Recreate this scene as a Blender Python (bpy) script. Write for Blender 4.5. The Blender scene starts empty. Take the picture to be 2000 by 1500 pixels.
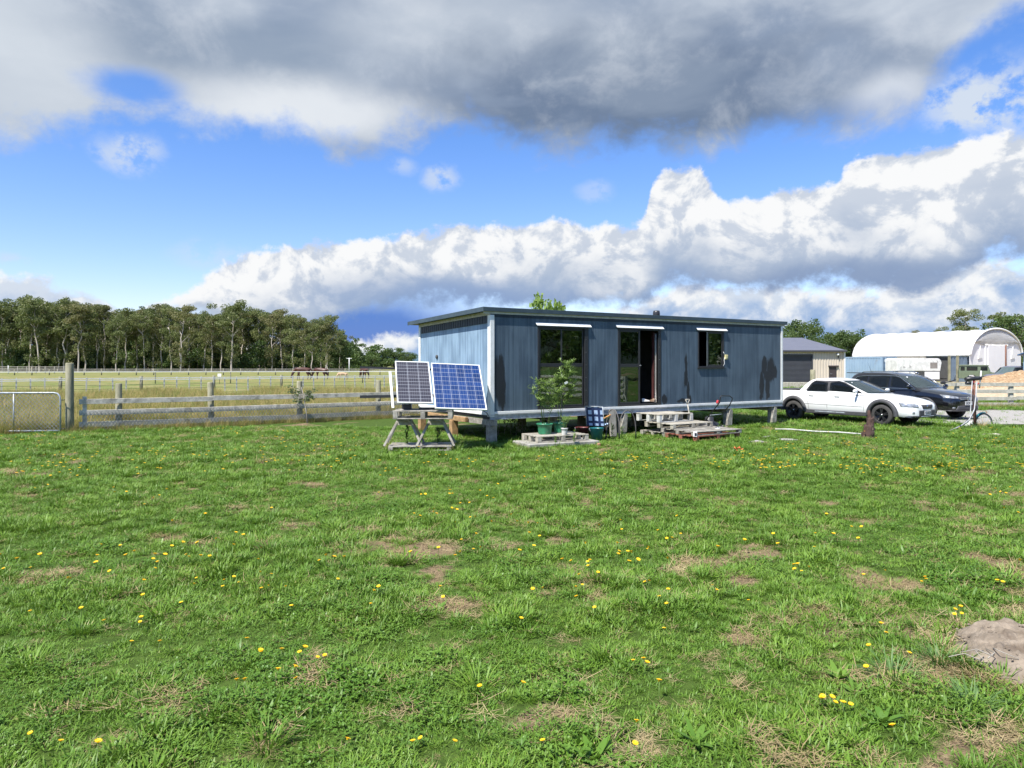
import bpy, bmesh, math, random
import numpy as np
from mathutils import Vector, Matrix, noise as mnoise
from mathutils.bvhtree import BVHTree
from math import sin, cos, pi, radians, sqrt, atan2, tan

scene = bpy.context.scene
C = scene.collection
R = random.Random(7)
F, CX, HY, CH = 1387.0, 1000.0, 712.0, 1.78      # focal length and horizon in photo pixels, eye height

def P(px, py, Y):
    return Vector(((px - CX) / F * Y, Y, CH - (py - HY) / F * Y))
def GX(px, Y):
    return (px - CX) / F * Y
def GY(py):
    return CH * F / (py - HY)
def G(px, py):
    Y = GY(py); return Vector((GX(px, Y), Y, 0))

# ------------------------------------------------------------------ value noise shared by lawn and tufts
_rs = np.random.RandomState(3)
_tab = _rs.rand(256, 256)
def vnoise(x, y):
    x = np.asarray(x, float); y = np.asarray(y, float)
    xi = np.floor(x).astype(int); yi = np.floor(y).astype(int)
    fx = x - xi; fy = y - yi
    fx = fx * fx * (3 - 2 * fx); fy = fy * fy * (3 - 2 * fy)
    a = _tab[xi & 255, yi & 255]; b = _tab[(xi + 1) & 255, yi & 255]
    c = _tab[xi & 255, (yi + 1) & 255]; d = _tab[(xi + 1) & 255, (yi + 1) & 255]
    return (a * (1 - fx) + b * fx) * (1 - fy) + (c * (1 - fx) + d * fx) * fy
def fbm(x, y, o=4):
    s = 0; amp = .5; t = 0
    for k in range(o):
        s = s + amp * vnoise(x * 2 ** k + 17.3 * k, y * 2 ** k + 9.1 * k); t += amp; amp *= .5
    return s / t

# ------------------------------------------------------------------ objects
def tag(o, label=None, cat=None, group=None, kind=None):
    if label: o['label'] = label
    if cat: o['category'] = cat
    if group: o['group'] = group
    if kind: o['kind'] = kind
    return o
def thing(name, label, cat, loc=(0, 0, 0), rotz=0, group=None, scale=1):
    o = bpy.data.objects.new(name, None); C.objects.link(o)
    o.location = loc; o.rotation_euler = (0, 0, rotz); o.scale = (scale,) * 3
    o.empty_display_size = .1
    return tag(o, label, cat, group)
def wmat(o):
    m = Matrix.LocRotScale(o.location, o.rotation_euler, o.scale)
    return wmat(o.parent) @ m if o.parent else m
def copy_tree(o, parent=None):
    c = o.copy(); C.objects.link(c)
    if parent: c.parent = parent
    for ch in [x for x in C.objects if x.parent == o]: copy_tree(ch, c)
    return c
def obj_from_mesh(name, me, parent=None, smooth=False):
    o = bpy.data.objects.new(name, me); C.objects.link(o)
    if parent: o.parent = parent
    if smooth:
        me.polygons.foreach_set('use_smooth', [True] * len(me.polygons))
    return o
def np_mesh(name, verts, faces_flat, sizes, mats, mi=None, smooth=False):
    me = bpy.data.meshes.new(name)
    verts = np.asarray(verts, np.float32)
    nl = len(faces_flat); nf = len(sizes)
    me.vertices.add(len(verts)); me.vertices.foreach_set('co', verts.ravel())
    me.loops.add(nl); me.loops.foreach_set('vertex_index', np.asarray(faces_flat, np.int32))
    me.polygons.add(nf)
    sizes = np.asarray(sizes, np.int32)
    starts = np.concatenate([[0], np.cumsum(sizes)[:-1]]).astype(np.int32)
    me.polygons.foreach_set('loop_start', starts)
    try: me.polygons.foreach_set('loop_total', sizes)
    except Exception: pass
    for m in mats: me.materials.append(m)
    if mi is not None: me.polygons.foreach_set('material_index', np.asarray(mi, np.int32))
    if smooth: me.polygons.foreach_set('use_smooth', np.ones(nf, bool))
    me.update(calc_edges=True); me.validate()
    return me

class MB:
    """collects shapes; build() links them as one mesh object"""
    def __init__(s): s.bm = bmesh.new()
    def _m(s, faces, mi):
        for f in faces: f.material_index = mi
    def box(s, c, size, rot=None, mi=0, bev=0.0):
        n0 = len(s.bm.faces)
        M = Matrix.Translation(Vector(c)) @ ((rot.to_4x4() if rot is not None else Matrix.Identity(4))) @ Matrix.Diagonal((*size, 1))
        r = bmesh.ops.create_cube(s.bm, size=1, matrix=M)
        fs = list({f for v in r['verts'] for f in v.link_faces})
        s._m(fs, mi)
        if bev > 0:
            es = list({e for v in r['verts'] for e in v.link_edges})
            q = bmesh.ops.bevel(s.bm, geom=es, offset=bev, segments=1, affect='EDGES')
            s._m(q['faces'], mi)
        return s
    def mm(s, x0, x1, y0, y1, z0, z1, mi=0, bev=0.0):
        return s.box(((x0 + x1) / 2, (y0 + y1) / 2, (z0 + z1) / 2), (abs(x1 - x0), abs(y1 - y0), abs(z1 - z0)), None, mi, bev)
    def bar(s, a, b, w, h, up=(0, 0, 1), mi=0, bev=0.0):
        a = Vector(a); b = Vector(b); x = (b - a); L = x.length; x.normalize()
        up = Vector(up)
        if abs(x.dot(up)) > .98: up = Vector((0, 1, 0))
        y = up.cross(x).normalized(); z = x.cross(y)
        return s.box((a + b) / 2, (L, w, h), Matrix((x, y, z)).transposed(), mi, bev)
    def tube(s, pts, r, sides=8, mi=0, cap=True):
        pts = [Vector(p) for p in pts]; n = len(pts)
        rr = r if isinstance(r, (list, tuple)) else [r] * n
        rings = []; prev = None
        for i, p in enumerate(pts):
            t = (pts[min(i + 1, n - 1)] - pts[max(i - 1, 0)])
            if t.length < 1e-9: t = Vector((0, 0, 1))
            t.normalize()
            if prev is None:
                a = Vector((0, 0, 1)) if abs(t.z) < .9 else Vector((1, 0, 0))
                u = a.cross(t).normalized()
            else:
                u = (prev - t * prev.dot(t))
                u = u.normalized() if u.length > 1e-6 else Vector((1, 0, 0)).cross(t).normalized()
            prev = u; w = t.cross(u)
            rings.append([s.bm.verts.new(p + (u * cos(2 * pi * k / sides) + w * sin(2 * pi * k / sides)) * rr[i]) for k in range(sides)])
        for i in range(n - 1):
            for k in range(sides):
                f = s.bm.faces.new((rings[i][k], rings[i][(k + 1) % sides], rings[i + 1][(k + 1) % sides], rings[i + 1][k]))
                f.material_index = mi; f.smooth = True
        if cap:
            for q in (rings[0][::-1], rings[-1]):
                f = s.bm.faces.new(q); f.material_index = mi
        return s
    def lathe(s, prof, center=(0, 0, 0), axis='z', n=16, mi=0, cap=True, a0=0, a1=2 * pi):
        """prof: list of (radius, height)"""
        c = Vector(center); rings = []
        full = abs(a1 - a0 - 2 * pi) < 1e-6
        m = n if full else n + 1
        for (r, h) in prof:
            ring = []
            for k in range(m):
                a = a0 + (a1 - a0) * k / n
                x, y = r * cos(a), r * sin(a)
                v = (x, y, h) if axis == 'z' else ((x, h, y) if axis == 'y' else (h, x, y))
                ring.append(s.bm.verts.new(c + Vector(v)))
            rings.append(ring)
        for i in range(len(rings) - 1):
            for k in range(n):
                k2 = (k + 1) % m
                f = s.bm.faces.new((rings[i][k], rings[i][k2], rings[i + 1][k2], rings[i + 1][k]))
                f.material_index = mi; f.smooth = True
        if cap and full:
            for q in (rings[0][::-1], rings[-1]):
                f = s.bm.faces.new(q); f.material_index = mi
        return s
    def poly(s, pts, mi=0):
        f = s.bm.faces.new([s.bm.verts.new(Vector(p)) for p in pts]); f.material_index = mi
        return s
    def prism(s, pts, d, mi=0):
        """polygon extruded by vector d"""
        d = Vector(d); a = [s.bm.verts.new(Vector(p)) for p in pts]; b = [s.bm.verts.new(Vector(p) + d) for p in pts]
        n = len(a)
        fs = [s.bm.faces.new(a[::-1]), s.bm.faces.new(b)]
        for k in range(n): fs.append(s.bm.faces.new((a[k], a[(k + 1) % n], b[(k + 1) % n], b[k])))
        s._m(fs, mi); return s
    def grid(s, rows, mi=0, smooth=True):
        vs = [[s.bm.verts.new(Vector(p)) for p in r] for r in rows]
        for i in range(len(vs) - 1):
            for j in range(len(vs[0]) - 1):
                f = s.bm.faces.new((vs[i][j], vs[i][j + 1], vs[i + 1][j + 1], vs[i + 1][j])); f.material_index = mi; f.smooth = smooth
        return s
    def build(s, name, mats, parent=None, world=False, recalc=True):
        if recalc: bmesh.ops.recalc_face_normals(s.bm, faces=s.bm.faces[:])
        me = bpy.data.meshes.new(name)
        if world and parent is not None:
            s.bm.transform(wmat(parent).inverted())
        s.bm.to_mesh(me); s.bm.free()
        for m in (mats if isinstance(mats, (list, tuple)) else [mats]): me.materials.append(m)
        return obj_from_mesh(name, me, parent)

# ------------------------------------------------------------------ node helpers
class E:
    """tiny expression builder for shader maths"""
    tree = None
    def __init__(s, sock): s.s = sock
    @staticmethod
    def op(o, *a, clamp=False):
        n = E.tree.nodes.new('ShaderNodeMath'); n.operation = o; n.use_clamp = clamp
        for i, v in enumerate(a):
            if isinstance(v, E): E.tree.links.new(v.s, n.inputs[i])
            else: n.inputs[i].default_value = float(v)
        return E(n.outputs[0])
    def __add__(s, o): return E.op('ADD', s, o)
    __radd__ = __add__
    def __sub__(s, o): return E.op('SUBTRACT', s, o)
    def __rsub__(s, o): return E.op('SUBTRACT', o, s)
    def __mul__(s, o): return E.op('MULTIPLY', s, o)
    __rmul__ = __mul__
    def __truediv__(s, o): return E.op('DIVIDE', s, o)
def smooth(x, a, b):
    n = E.tree.nodes.new('ShaderNodeMapRange'); n.interpolation_type = 'SMOOTHSTEP'
    E.tree.links.new(x.s, n.inputs['Value']); n.inputs['From Min'].default_value = a; n.inputs['From Max'].default_value = b
    return E(n.outputs['Result'])
def mixc(f, a, b, blend='MIX'):
    n = E.tree.nodes.new('ShaderNodeMix'); n.data_type = 'RGBA'; n.blend_type = blend
    def put(i, v):
        if isinstance(v, E): E.tree.links.new(v.s, n.inputs[i])
        elif isinstance(v, (int, float)): n.inputs[i].default_value = v
        else: n.inputs[i].default_value = (*v[:3], 1)
    put(0, f); put(6, a); put(7, b)
    return E(n.outputs[2])
def curve1(x, pts, x0, x1, y0, y1):
    """piecewise curve through pts (x, y) mapped by a Float Curve node"""
    n = E.tree.nodes.new('ShaderNodeFloatCurve'); c = n.mapping.curves[0]
    P_ = [((a - x0) / (x1 - x0), (b - y0) / (y1 - y0)) for a, b in pts]
    c.points[0].location = P_[0]; c.points[1].location = P_[-1]
    for q in P_[1:-1]: c.points.new(*q)
    for q in c.points: q.handle_type = 'AUTO_CLAMPED'
    n.mapping.update()
    xn = (x - x0) / (x1 - x0)
    E.tree.links.new(xn.s, n.inputs['Value'])
    return E(n.outputs[0]) * (y1 - y0) + y0
def tnoise(vec, scale, detail=4, rough=.55, dist=0.0, color=False):
    n = E.tree.nodes.new('ShaderNodeTexNoise'); n.inputs['Scale'].default_value = scale
    n.inputs['Detail'].default_value = detail; n.inputs['Roughness'].default_value = rough; n.inputs['Distortion'].default_value = dist
    if vec is not None: E.tree.links.new(vec.s, n.inputs['Vector'])
    return E(n.outputs['Color' if color else 'Fac'])
def vscale(vec, s, off=(0, 0, 0)):
    n = E.tree.nodes.new('ShaderNodeMapping'); n.inputs['Scale'].default_value = s; n.inputs['Location'].default_value = off
    E.tree.links.new(vec.s, n.inputs['Vector']); return E(n.outputs[0])
def sep(vec):
    n = E.tree.nodes.new('ShaderNodeSeparateXYZ'); E.tree.links.new(vec.s, n.inputs[0]); return [E(o) for o in n.outputs]
def comb(x, y, z):
    n = E.tree.nodes.new('ShaderNodeCombineXYZ')
    for i, v in enumerate((x, y, z)):
        if isinstance(v, E): E.tree.links.new(v.s, n.inputs[i])
        else: n.inputs[i].default_value = v
    return E(n.outputs[0])

def new_mat(name):
    m = bpy.data.materials.new(name); m.use_nodes = True
    t = m.node_tree; E.tree = t
    b = t.nodes['Principled BSDF']; o = t.nodes['Material Output']
    return m, t, b, o
def coord(t, which='Object'):
    n = t.nodes.new('ShaderNodeTexCoord'); return E(n.outputs[which])
def wpos(t):
    n = t.nodes.new('ShaderNodeNewGeometry'); return E(n.outputs['Position'])
def bump(t, b, h, strength=.3, dist=.01):
    n = t.nodes.new('ShaderNodeBump'); n.inputs['Strength'].default_value = strength; n.inputs['Distance'].default_value = dist
    t.links.new(h.s, n.inputs['Height']); t.links.new(n.outputs[0], b.inputs['Normal'])
def pm(name, c1, c2=None, scale=8, rough=.6, metal=0, bmp=.15, bscale=40, stretch=(1, 1, 1), contrast=(.35, .65), coat=0, spec=.5, rvar=.1, dirt=None):
    """painted / raw surface: two tones of the thing's own colour in a noise, fine bump, roughness variation"""
    m, t, b, o = new_mat(name)
    c2 = c2 or tuple(x * .8 for x in c1)
    co = vscale(coord(t), stretch)
    f = smooth(tnoise(co, scale, 6, .6), *contrast)
    col = mixc(f, c1, c2)
    if dirt:
        d = smooth(tnoise(co, scale * .35 + .7, 8, .7), .52, .68)
        col = mixc(d * .7, col, dirt)
    t.links.new(col.s, b.inputs['Base Color'])
    r = tnoise(co, scale * 1.7, 3, .5) * (2 * rvar) + (rough - rvar)
    t.links.new(r.s, b.inputs['Roughness'])
    b.inputs['Metallic'].default_value = metal
    b.inputs['Specular IOR Level'].default_value = spec
    if coat: b.inputs['Coat Weight'].default_value = coat; b.inputs['Coat Roughness'].default_value = .03
    if bmp: bump(t, b, tnoise(co, bscale, 4, .6), bmp)
    return m
EXPOSURE = 0.85
SKY = 0.1
DENOISE = True
# ------------------------------------------------------------------ camera
cam = bpy.data.cameras.new('camera'); co_ = bpy.data.objects.new('camera', cam); C.objects.link(co_)
co_.location = (0, 0, CH); co_.rotation_euler = (radians(90), 0, 0)
cam.sensor_width = 36; cam.lens = 36 * F / 2000; cam.shift_y = -(750 - HY) / 2000
cam.clip_end = 20000; cam.clip_start = .05
scene.camera = co_
scene.view_settings.view_transform = 'Standard'; scene.view_settings.look = 'None'
scene.view_settings.gamma = 1; scene.view_settings.exposure = EXPOSURE
scene.cycles.max_bounces = 6; scene.cycles.transparent_max_bounces = 12
scene.cycles.diffuse_bounces = 3; scene.cycles.glossy_bounces = 3
scene.cycles.use_denoising = DENOISE; scene.cycles.denoising_prefilter = 'ACCURATE'

# ------------------------------------------------------------------ sun
SEL = radians(58); SD = Vector((-.65, -.76, 0)).normalized()
sund = Vector((SD.x * cos(SEL), SD.y * cos(SEL), sin(SEL)))
sl = bpy.data.lights.new('sun', 'SUN'); sl.energy = 5.0; sl.angle = radians(.53); sl.color = (1, .955, .88)
so = bpy.data.objects.new('sun', sl); C.objects.link(so); so.rotation_euler = sund.to_track_quat('Z', 'Y').to_euler()
so.location = sund * 50

# ------------------------------------------------------------------ sky and clouds
world = bpy.data.worlds.new('World'); scene.world = world; world.use_nodes = True
t = world.node_tree; E.tree = t
bg = t.nodes['Background']; bg.inputs['Strength'].default_value = SKY
sk = t.nodes.new('ShaderNodeTexSky'); sk.sky_type = 'NISHITA'; sk.sun_disc = False
sk.sun_elevation = SEL; sk.sun_rotation = atan2(SD.x, SD.y); sk.air_density = 1.0; sk.dust_density = .3; sk.ozone_density = 2.0
hs = t.nodes.new('ShaderNodeHueSaturation'); hs.inputs['Saturation'].default_value = 1.12; hs.inputs['Value'].default_value = 1.0
t.links.new(sk.outputs[0], hs.inputs['Color'])
K = 1 / SKY / 2 ** EXPOSURE
def lin(r, g, b):
    f = lambda c: ((c / 255 + .055) / 1.055) ** 2.4 if c > 10 else c / 255 / 12.92
    return tuple(f(c) * K for c in (r, g, b))
D = coord(t, 'Generated')
dx, dy, dz = sep(D)
az = E.op('ARCTAN2', dx, dy)
hor = E.op('SQRT', dx * dx + dy * dy)
el = E.op('MINIMUM', dz / E.op('MAXIMUM', hor, .05), 1.2)
def SA(px): return math.atan((px - CX) / F)
def SE(px, py): return (HY - py) / F * cos(SA(px))
n_big = tnoise(vscale(D, (1, 1, 1.6)), 4.0, 9, .58)
n_mid = tnoise(vscale(D, (1, 1, 1.3), (3, 1, 2)), 11.0, 8, .6, .3)
n_fine = tnoise(vscale(D, (1, 1, 1.2), (7, 5, 1)), 30.0, 7, .62)
sunward = Vector((-.012, -.004, .022))
n_midS = tnoise(vscale(D, (1, 1, 1.3), (3 + sunward.x, 1 + sunward.y, 2 + sunward.z)), 11.0, 8, .6, .3)
n_low = tnoise(vscale(D, (1, 1, 2.2), (2, 8, 3)), 3.2, 4, .5)
n_soft = tnoise(vscale(D, (1, 1, 2.4), (5, 2, 9)), 5.5, 5, .48, .25)
behind = smooth(E.op('ABSOLUTE', az), .95, 1.5)
A0, A1 = -1.0, 1.0
def bend(pts):      # photo pixel outline -> elevation over azimuth
    q = [(SA(x), SE(x, y)) for x, y in pts]
    return curve1(az, [(A0, q[0][1])] + q + [(A1, q[-1][1])], A0, A1, -.1, .8)
def blob(px, py, rx, ry, warp=0.0):
    a0, e0 = SA(px), SE(px, py)
    u = (az - a0) / (rx / F); v = (el - e0) / (ry / F)
    d = E.op('SQRT', u * u + v * v)
    if warp: d = d + (n_mid - .5) * warp
    return 1 - smooth(d, .25, 1.1)
# cloud deck overhead
eA = bend([(-300, 300), (0, 268), (90, 262), (170, 240), (200, 205), (300, 200), (380, 235), (480, 240), (600, 268), (690, 296), (760, 262), (860, 246), (1000, 275), (1150, 285), (1300, 292), (1450, 268), (1600, 250), (1700, 252), (1770, 235), (1830, 150), (1890, 95), (1960, 60), (2050, 40), (2300, 60)])
aA = smooth(el - eA + (n_mid - .5) * .11 + (n_fine - .5) * .06, -.026, .032)
hole = blob(262, 172, 105, 42, 1.1)
aA = aA * (1 - hole * .95)
hole2 = blob(1925, 108, 75, 50, 1.2)
aA = aA * (1 - hole2) * (1 - behind * .92)
dark = blob(1230, 215, 560, 215, .8)
dark2 = blob(420, 110, 340, 110, 1.0)
lightA = smooth(n_soft * .8 + n_low * .45, .48, .80)
cA = mixc(lightA, lin(150, 166, 190), lin(208, 217, 229))
cA = mixc(dark2 * .8, cA, lin(138, 156, 180))
cA = mixc(blob(940, 60, 330, 120, .8) * .75, cA, lin(196, 206, 219))
shA = smooth(n_mid - n_midS, -.05, .05)
cA = mixc(dark * smooth(n_soft, .22, .50) * .82, cA, mixc(smooth(n_soft, .40, .64), lin(76, 102, 138), lin(112, 132, 160)))
white_edge = blob(590, 215, 300, 78, .9)
cA = mixc(white_edge * .9, cA, lin(233, 238, 244))
cA = mixc(blob(60, 150, 200, 170, .9) * .75, cA, lin(215, 223, 232))
cA = mixc(blob(1735, 195, 95, 70, .9) * .8, cA, lin(224, 231, 242))
cA = mixc(blob(1640, 235, 190, 50, .9) * .5, cA, lin(120, 150, 200))
cA = mixc(smooth(n_mid * .7 + n_fine * .3, .47, .68) * .26, cA, lin(225, 230, 238))
# cumulus bank
tB = bend([(-300, 640), (200, 610), (330, 565), (380, 540), (440, 500), (500, 475), (560, 462), (640, 452), (740, 447), (850, 438), (960, 424), (1080, 420), (1180, 426), (1235, 420), (1262, 398), (1272, 352), (1300, 318), (1350, 309), (1382, 332), (1405, 374), (1428, 392), (1500, 375), (1545, 352), (1630, 345), (1650, 312), (1700, 282), (1760, 268), (1860, 258), (1950, 246), (2050, 240), (2300, 260)])
bB = bend([(-300, 640), (200, 620), (400, 640), (600, 655), (650, 630), (700, 606), (780, 592), (1000, 600), (1100, 600), (1240, 600), (1270, 585), (1320, 556), (1500, 562), (1700, 562), (1830, 568), (1900, 520), (1945, 495), (2050, 500), (2300, 480)])
wob = (n_mid - .5) * .055 + (n_fine - .5) * .05
aB = smooth(tB - .009 - el + wob, -.004, .010) * smooth(el - bB + wob * 1.2, -.012, .018)
hB = (el - bB) / E.op('MAXIMUM', tB - bB, .02)
relief = smooth(n_mid - n_midS + (n_fine - .5) * .13, -.07, .05)
wB = smooth(hB + (n_mid - .5) * .75 + (n_soft - .5) * .9, .06, .60)
cB = mixc(wB, lin(172, 188, 212), mixc(relief, lin(205, 214, 228), lin(250, 251, 252)))
cB = mixc(1 - smooth(hB + (n_mid - .5) * .5, -.05, .22), cB, lin(138, 162, 200))
cB = mixc(blob(1640, 552, 330, 52, .8) * .75, cB, lin(138, 158, 192))
cB = mixc(blob(880, 582, 330, 52, .8) * .7, cB, lin(138, 164, 206))
# low clouds by the horizon, dark blue rain air under the bank
tC = bend([(-300, 520), (0, 538), (60, 546), (140, 562), (200, 580), (260, 600), (400, 655), (640, 700), (700, 676), (790, 655), (830, 640), (1000, 640), (1150, 612), (1230, 596), (1300, 568), (1340, 560), (1500, 562), (1650, 560), (1720, 560), (1790, 530), (1850, 516), (1950, 512), (2050, 520), (2300, 500)])
aC = smooth(tC - el + wob * .9, -.004, .010)
hC = (el + .0) / E.op('MAXIMUM', tC, .02)
wC = smooth(hC * .8 + (n_mid - .5) * 1.5 + (n_fine - .5) * .6, .20, .72)
cC = mixc(wC, lin(150, 180, 222), mixc(relief, lin(214, 224, 238), lin(247, 249, 251)))
rain = blob(720, 640, 300, 90, .4)
wisp = blob(258, 296, 62, 46, 1.8) * .75 + blob(858, 350, 42, 34, 1.7) * .7 + blob(785, 322, 40, 26, 1.8) * .5 + blob(1160, 372, 42, 26, 1.8) * .4
wisp = wisp + blob(1960, 195, 75, 80, 1.3) * .95 + blob(1858, 200, 52, 60, 1.9) * .7 + blob(20, 505, 40, 16, 1.5) * .5 + blob(420, 500, 80, 30, 1.8) * .35
wisp = E.op('MINIMUM', wisp * smooth(n_fine, .36, .56), 1.0)
# cool deep blue overhead, paler towards the horizon: the photo's own sky colour pulled out of the sky model
tint = mixc(smooth(el, .02, .42), (1.02, .96, 1.12), (.70, .88, 1.20))
nt = t.nodes.new('ShaderNodeMix'); nt.data_type = 'RGBA'; nt.blend_type = 'MULTIPLY'; nt.inputs[0].default_value = 1
t.links.new(hs.outputs[0], nt.inputs[6]); t.links.new(tint.s, nt.inputs[7])
sky = E(nt.outputs[2])
sky = mixc(rain * .9, sky, lin(62, 116, 204))
sky = mixc(wisp, sky, lin(212, 224, 241))
sky = mixc(aC * (1 - behind * .7), sky, cC)
sky = mixc(aB * (1 - behind * .8), sky, cB)
sky = mixc(aA, sky, cA)
t.links.new(sky.s, bg.inputs['Color'])
world.cycles.sampling_method = 'MANUAL'; world.cycles.sample_map_resolution = 1024
# ------------------------------------------------------------------ ground sheet
FA = Vector((-11.6, 18.6)); FD = Vector((.842, .540)); FN = Vector((-.540, .842))     # paddock fence line
def beyond(x, y): return (x - FA.x) * FN.x + (y - FA.y) * FN.y                       # metres past the fence
def bare_at(x, y):
    b = fbm(x * 3.3 + 3, y * 3.3 + 8, 3); w = fbm(x * .4 + 40, y * .4 + 11, 2)
    near = np.clip((8.5 - y) / 6, 0, 1) * .055 + np.clip((-x) / 8, 0, 1) * .01
    return np.clip((b + (w - .5) * .22 + near - .69 - np.clip((y - 9) / 8, 0, 1) * .02) / .05, 0, 1)
def gz(x, y):
    fade = np.clip((70 - np.abs(y)) / 60, 0, 1)
    return ((fbm(x * .35 + 5, y * .35, 2) - .5) * .07 + (fbm(x * 2.2, y * 2.2 + 7, 2) - .5) * .035) * fade
def spread_axis(a, b, step, far, grow=1.22):
    v = list(np.arange(a, b + 1e-6, step)); s = step
    lo = [];
    x = a
    while x > -far: s *= grow; x -= s; lo.append(x)
    s = step; hi = []; x = b
    while x < far: s *= grow; x += s; hi.append(x)
    return np.array(lo[::-1] + v + hi)
xs = spread_axis(-34, 40, .28, 7000); ys = spread_axis(-4, 48, .28, 9000)
XX, YY = np.meshgrid(xs, ys)
ZZ = gz(XX, YY)
nx, ny = len(xs), len(ys)
vv = np.stack([XX.ravel(), YY.ravel(), ZZ.ravel()], 1)
ii = np.arange(nx * ny).reshape(ny, nx)
ff = np.stack([ii[:-1, :-1], ii[:-1, 1:], ii[1:, 1:], ii[1:, :-1]], -1).reshape(-1, 4)

m, t, b, o = new_mat('ground'); M_ground = m
pos = wpos(t)
at = t.nodes.new('ShaderNodeAttribute'); at.attribute_name = 'zone'
z0, z1, z2 = sep(E(at.outputs['Color']))
nA = tnoise(pos, 9, 7, .65); nB = tnoise(pos, 60, 4, .6); nC = tnoise(pos, .7, 4, .5)
thatch = mixc(smooth(nB, .35, .65), (.25, .19, .11), (.13, .09, .055))
thatch = mixc(smooth(nA, .45, .65), thatch, (.11, .08, .05))
green = mixc(smooth(nA, .35, .65), (.040, .070, .011), (.062, .105, .017))
lawn = mixc(smooth(z0 + (nA - .5) * .7, .25, .6), green, thatch)
straw = mixc(smooth(nA, .35, .65), (.30, .235, .11), (.19, .17, .07))
straw = mixc(smooth(nC, .42, .58), straw, (.13, .16, .045))
pad_g = mixc(smooth(tnoise(pos, .35, 5, .6), .4, .62), (.120, .150, .040), (.22, .20, .085))
px_, py_, pz_ = sep(pos)
yy = py_ + (tnoise(pos, .11, 4, .5) - .5) * 26
band = smooth(yy, 40, 46) * (1 - smooth(yy, 68, 76)) + smooth(yy, 102, 112) * .75
pad = mixc(band, straw, pad_g)
chip = mixc(smooth(nB, .4, .6), (.44, .33, .20), (.27, .185, .10))
chip = mixc(smooth(nC, .45, .6), chip, (.52, .41, .26))
col = mixc(z1, lawn, pad); col = mixc(z2, col, chip)
t.links.new(col.s, b.inputs['Base Color']); b.inputs['Roughness'].default_value = .95; b.inputs['Specular IOR Level'].default_value = .15
bump(t, b, nB * .6 + nA, .8, .03)
g_me = np_mesh('ground', vv, ff.ravel(), np.full(len(ff), 4), [M_ground], smooth=True)
bey = beyond(XX, YY)
pad_m = np.clip(bey / .5 + .3, 0, 1) * np.clip((6.0 - XX + (YY > 40) * 200) / 1.5, 0, 1)
pad_m = np.maximum(pad_m, np.clip((YY - 64) / 6, 0, 1))
chip_m = np.clip((YY - 37) / 1.5, 0, 1) * np.clip((75 - YY) / 5, 0, 1) * np.clip((XX - .60 * YY) / 2, 0, 1)
zone = np.stack([bare_at(XX, YY), pad_m, chip_m, np.ones_like(XX)], -1).reshape(-1, 4).astype(np.float32)
a = g_me.attributes.new('zone', 'FLOAT_COLOR', 'POINT'); a.data.foreach_set('color', zone.ravel())
tag(obj_from_mesh('ground', g_me), kind='structure')

# gravel drive, a sheet lying on the grass at the right
M_gravel = pm('gravel', (.40, .385, .36), (.20, .19, .18), 45, .95, 0, .9, 70, spec=.2, dirt=(.13, .14, .06))
mb = MB(); rows = []
for yv in np.linspace(20.0, 27.6, 16):
    w0 = 13.3 + .9 * sin(yv * 1.3) + .6 * sin(yv * 3.1) + max(0, (21.5 - yv)) * 2.4
    rows.append([(xv, yv + .25 * sin(xv * 1.7), float(gz(np.array(xv), np.array(yv))) + .014) for xv in np.linspace(w0, 46, 60)])
mb.grid(rows); tag(mb.build('gravel_drive', M_gravel), kind='structure')

# ------------------------------------------------------------------ grass
def leaf_mat(name, c1, c2, c3, scale=1.2, trans=.35, rough=.5, tipc=None, dryc=None, spec=.35):
    m, t, b, o = new_mat(name)
    pos = wpos(t)
    oi = t.nodes.new('ShaderNodeObjectInfo'); rnd = E(oi.outputs['Random'])
    n = tnoise(pos, scale, 4, .55)
    col = mixc(smooth(n, .36, .64), c1, c2)
    col = mixc(smooth(rnd, .2, 1.0) * .75, col, c3)
    at = t.nodes.new('ShaderNodeAttribute'); at.attribute_name = 'blade'
    v = E(at.outputs['Fac'])
    if tipc: col = mixc(smooth(v, .55, 1.0) * .28, col, tipc)
    if dryc: col = mixc(smooth(tnoise(pos, 23, 2, .5), .62, .70) * .7, col, dryc)
    t.links.new(col.s, b.inputs['Base Color']); b.inputs['Roughness'].default_value = rough; b.inputs['Specular IOR Level'].default_value = spec
    tr = t.nodes.new('ShaderNodeBsdfTranslucent'); t.links.new(mixc(.5, col, (.18, .30, .03), 'MIX').s, tr.inputs['Color'])
    mx = t.nodes.new('ShaderNodeMixShader'); mx.inputs[0].default_value = trans
    t.links.new(b.outputs[0], mx.inputs[1]); t.links.new(tr.outputs[0], mx.inputs[2]); t.links.new(mx.outputs[0], o.inputs['Surface'])
    return m
M_blade = leaf_mat('grass_blade', (.105, .212, .019), (.155, .272, .030), (.078, .165, .022), tipc=(.29, .38, .08), trans=.24, dryc=(.30, .28, .10))
M_broad = leaf_mat('broad_leaf', (.110, .225, .026), (.165, .29, .045), (.09, .195, .03), rough=.42)
M_straw = leaf_mat('straw', (.42, .34, .19), (.30, .23, .12), (.36, .27, .15), trans=.2, rough=.8, spec=.1)
M_tallstraw = leaf_mat('tall_straw', (.50, .37, .17), (.38, .30, .13), (.30, .25, .09), scale=.5, trans=.3, rough=.7, spec=.15)

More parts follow.
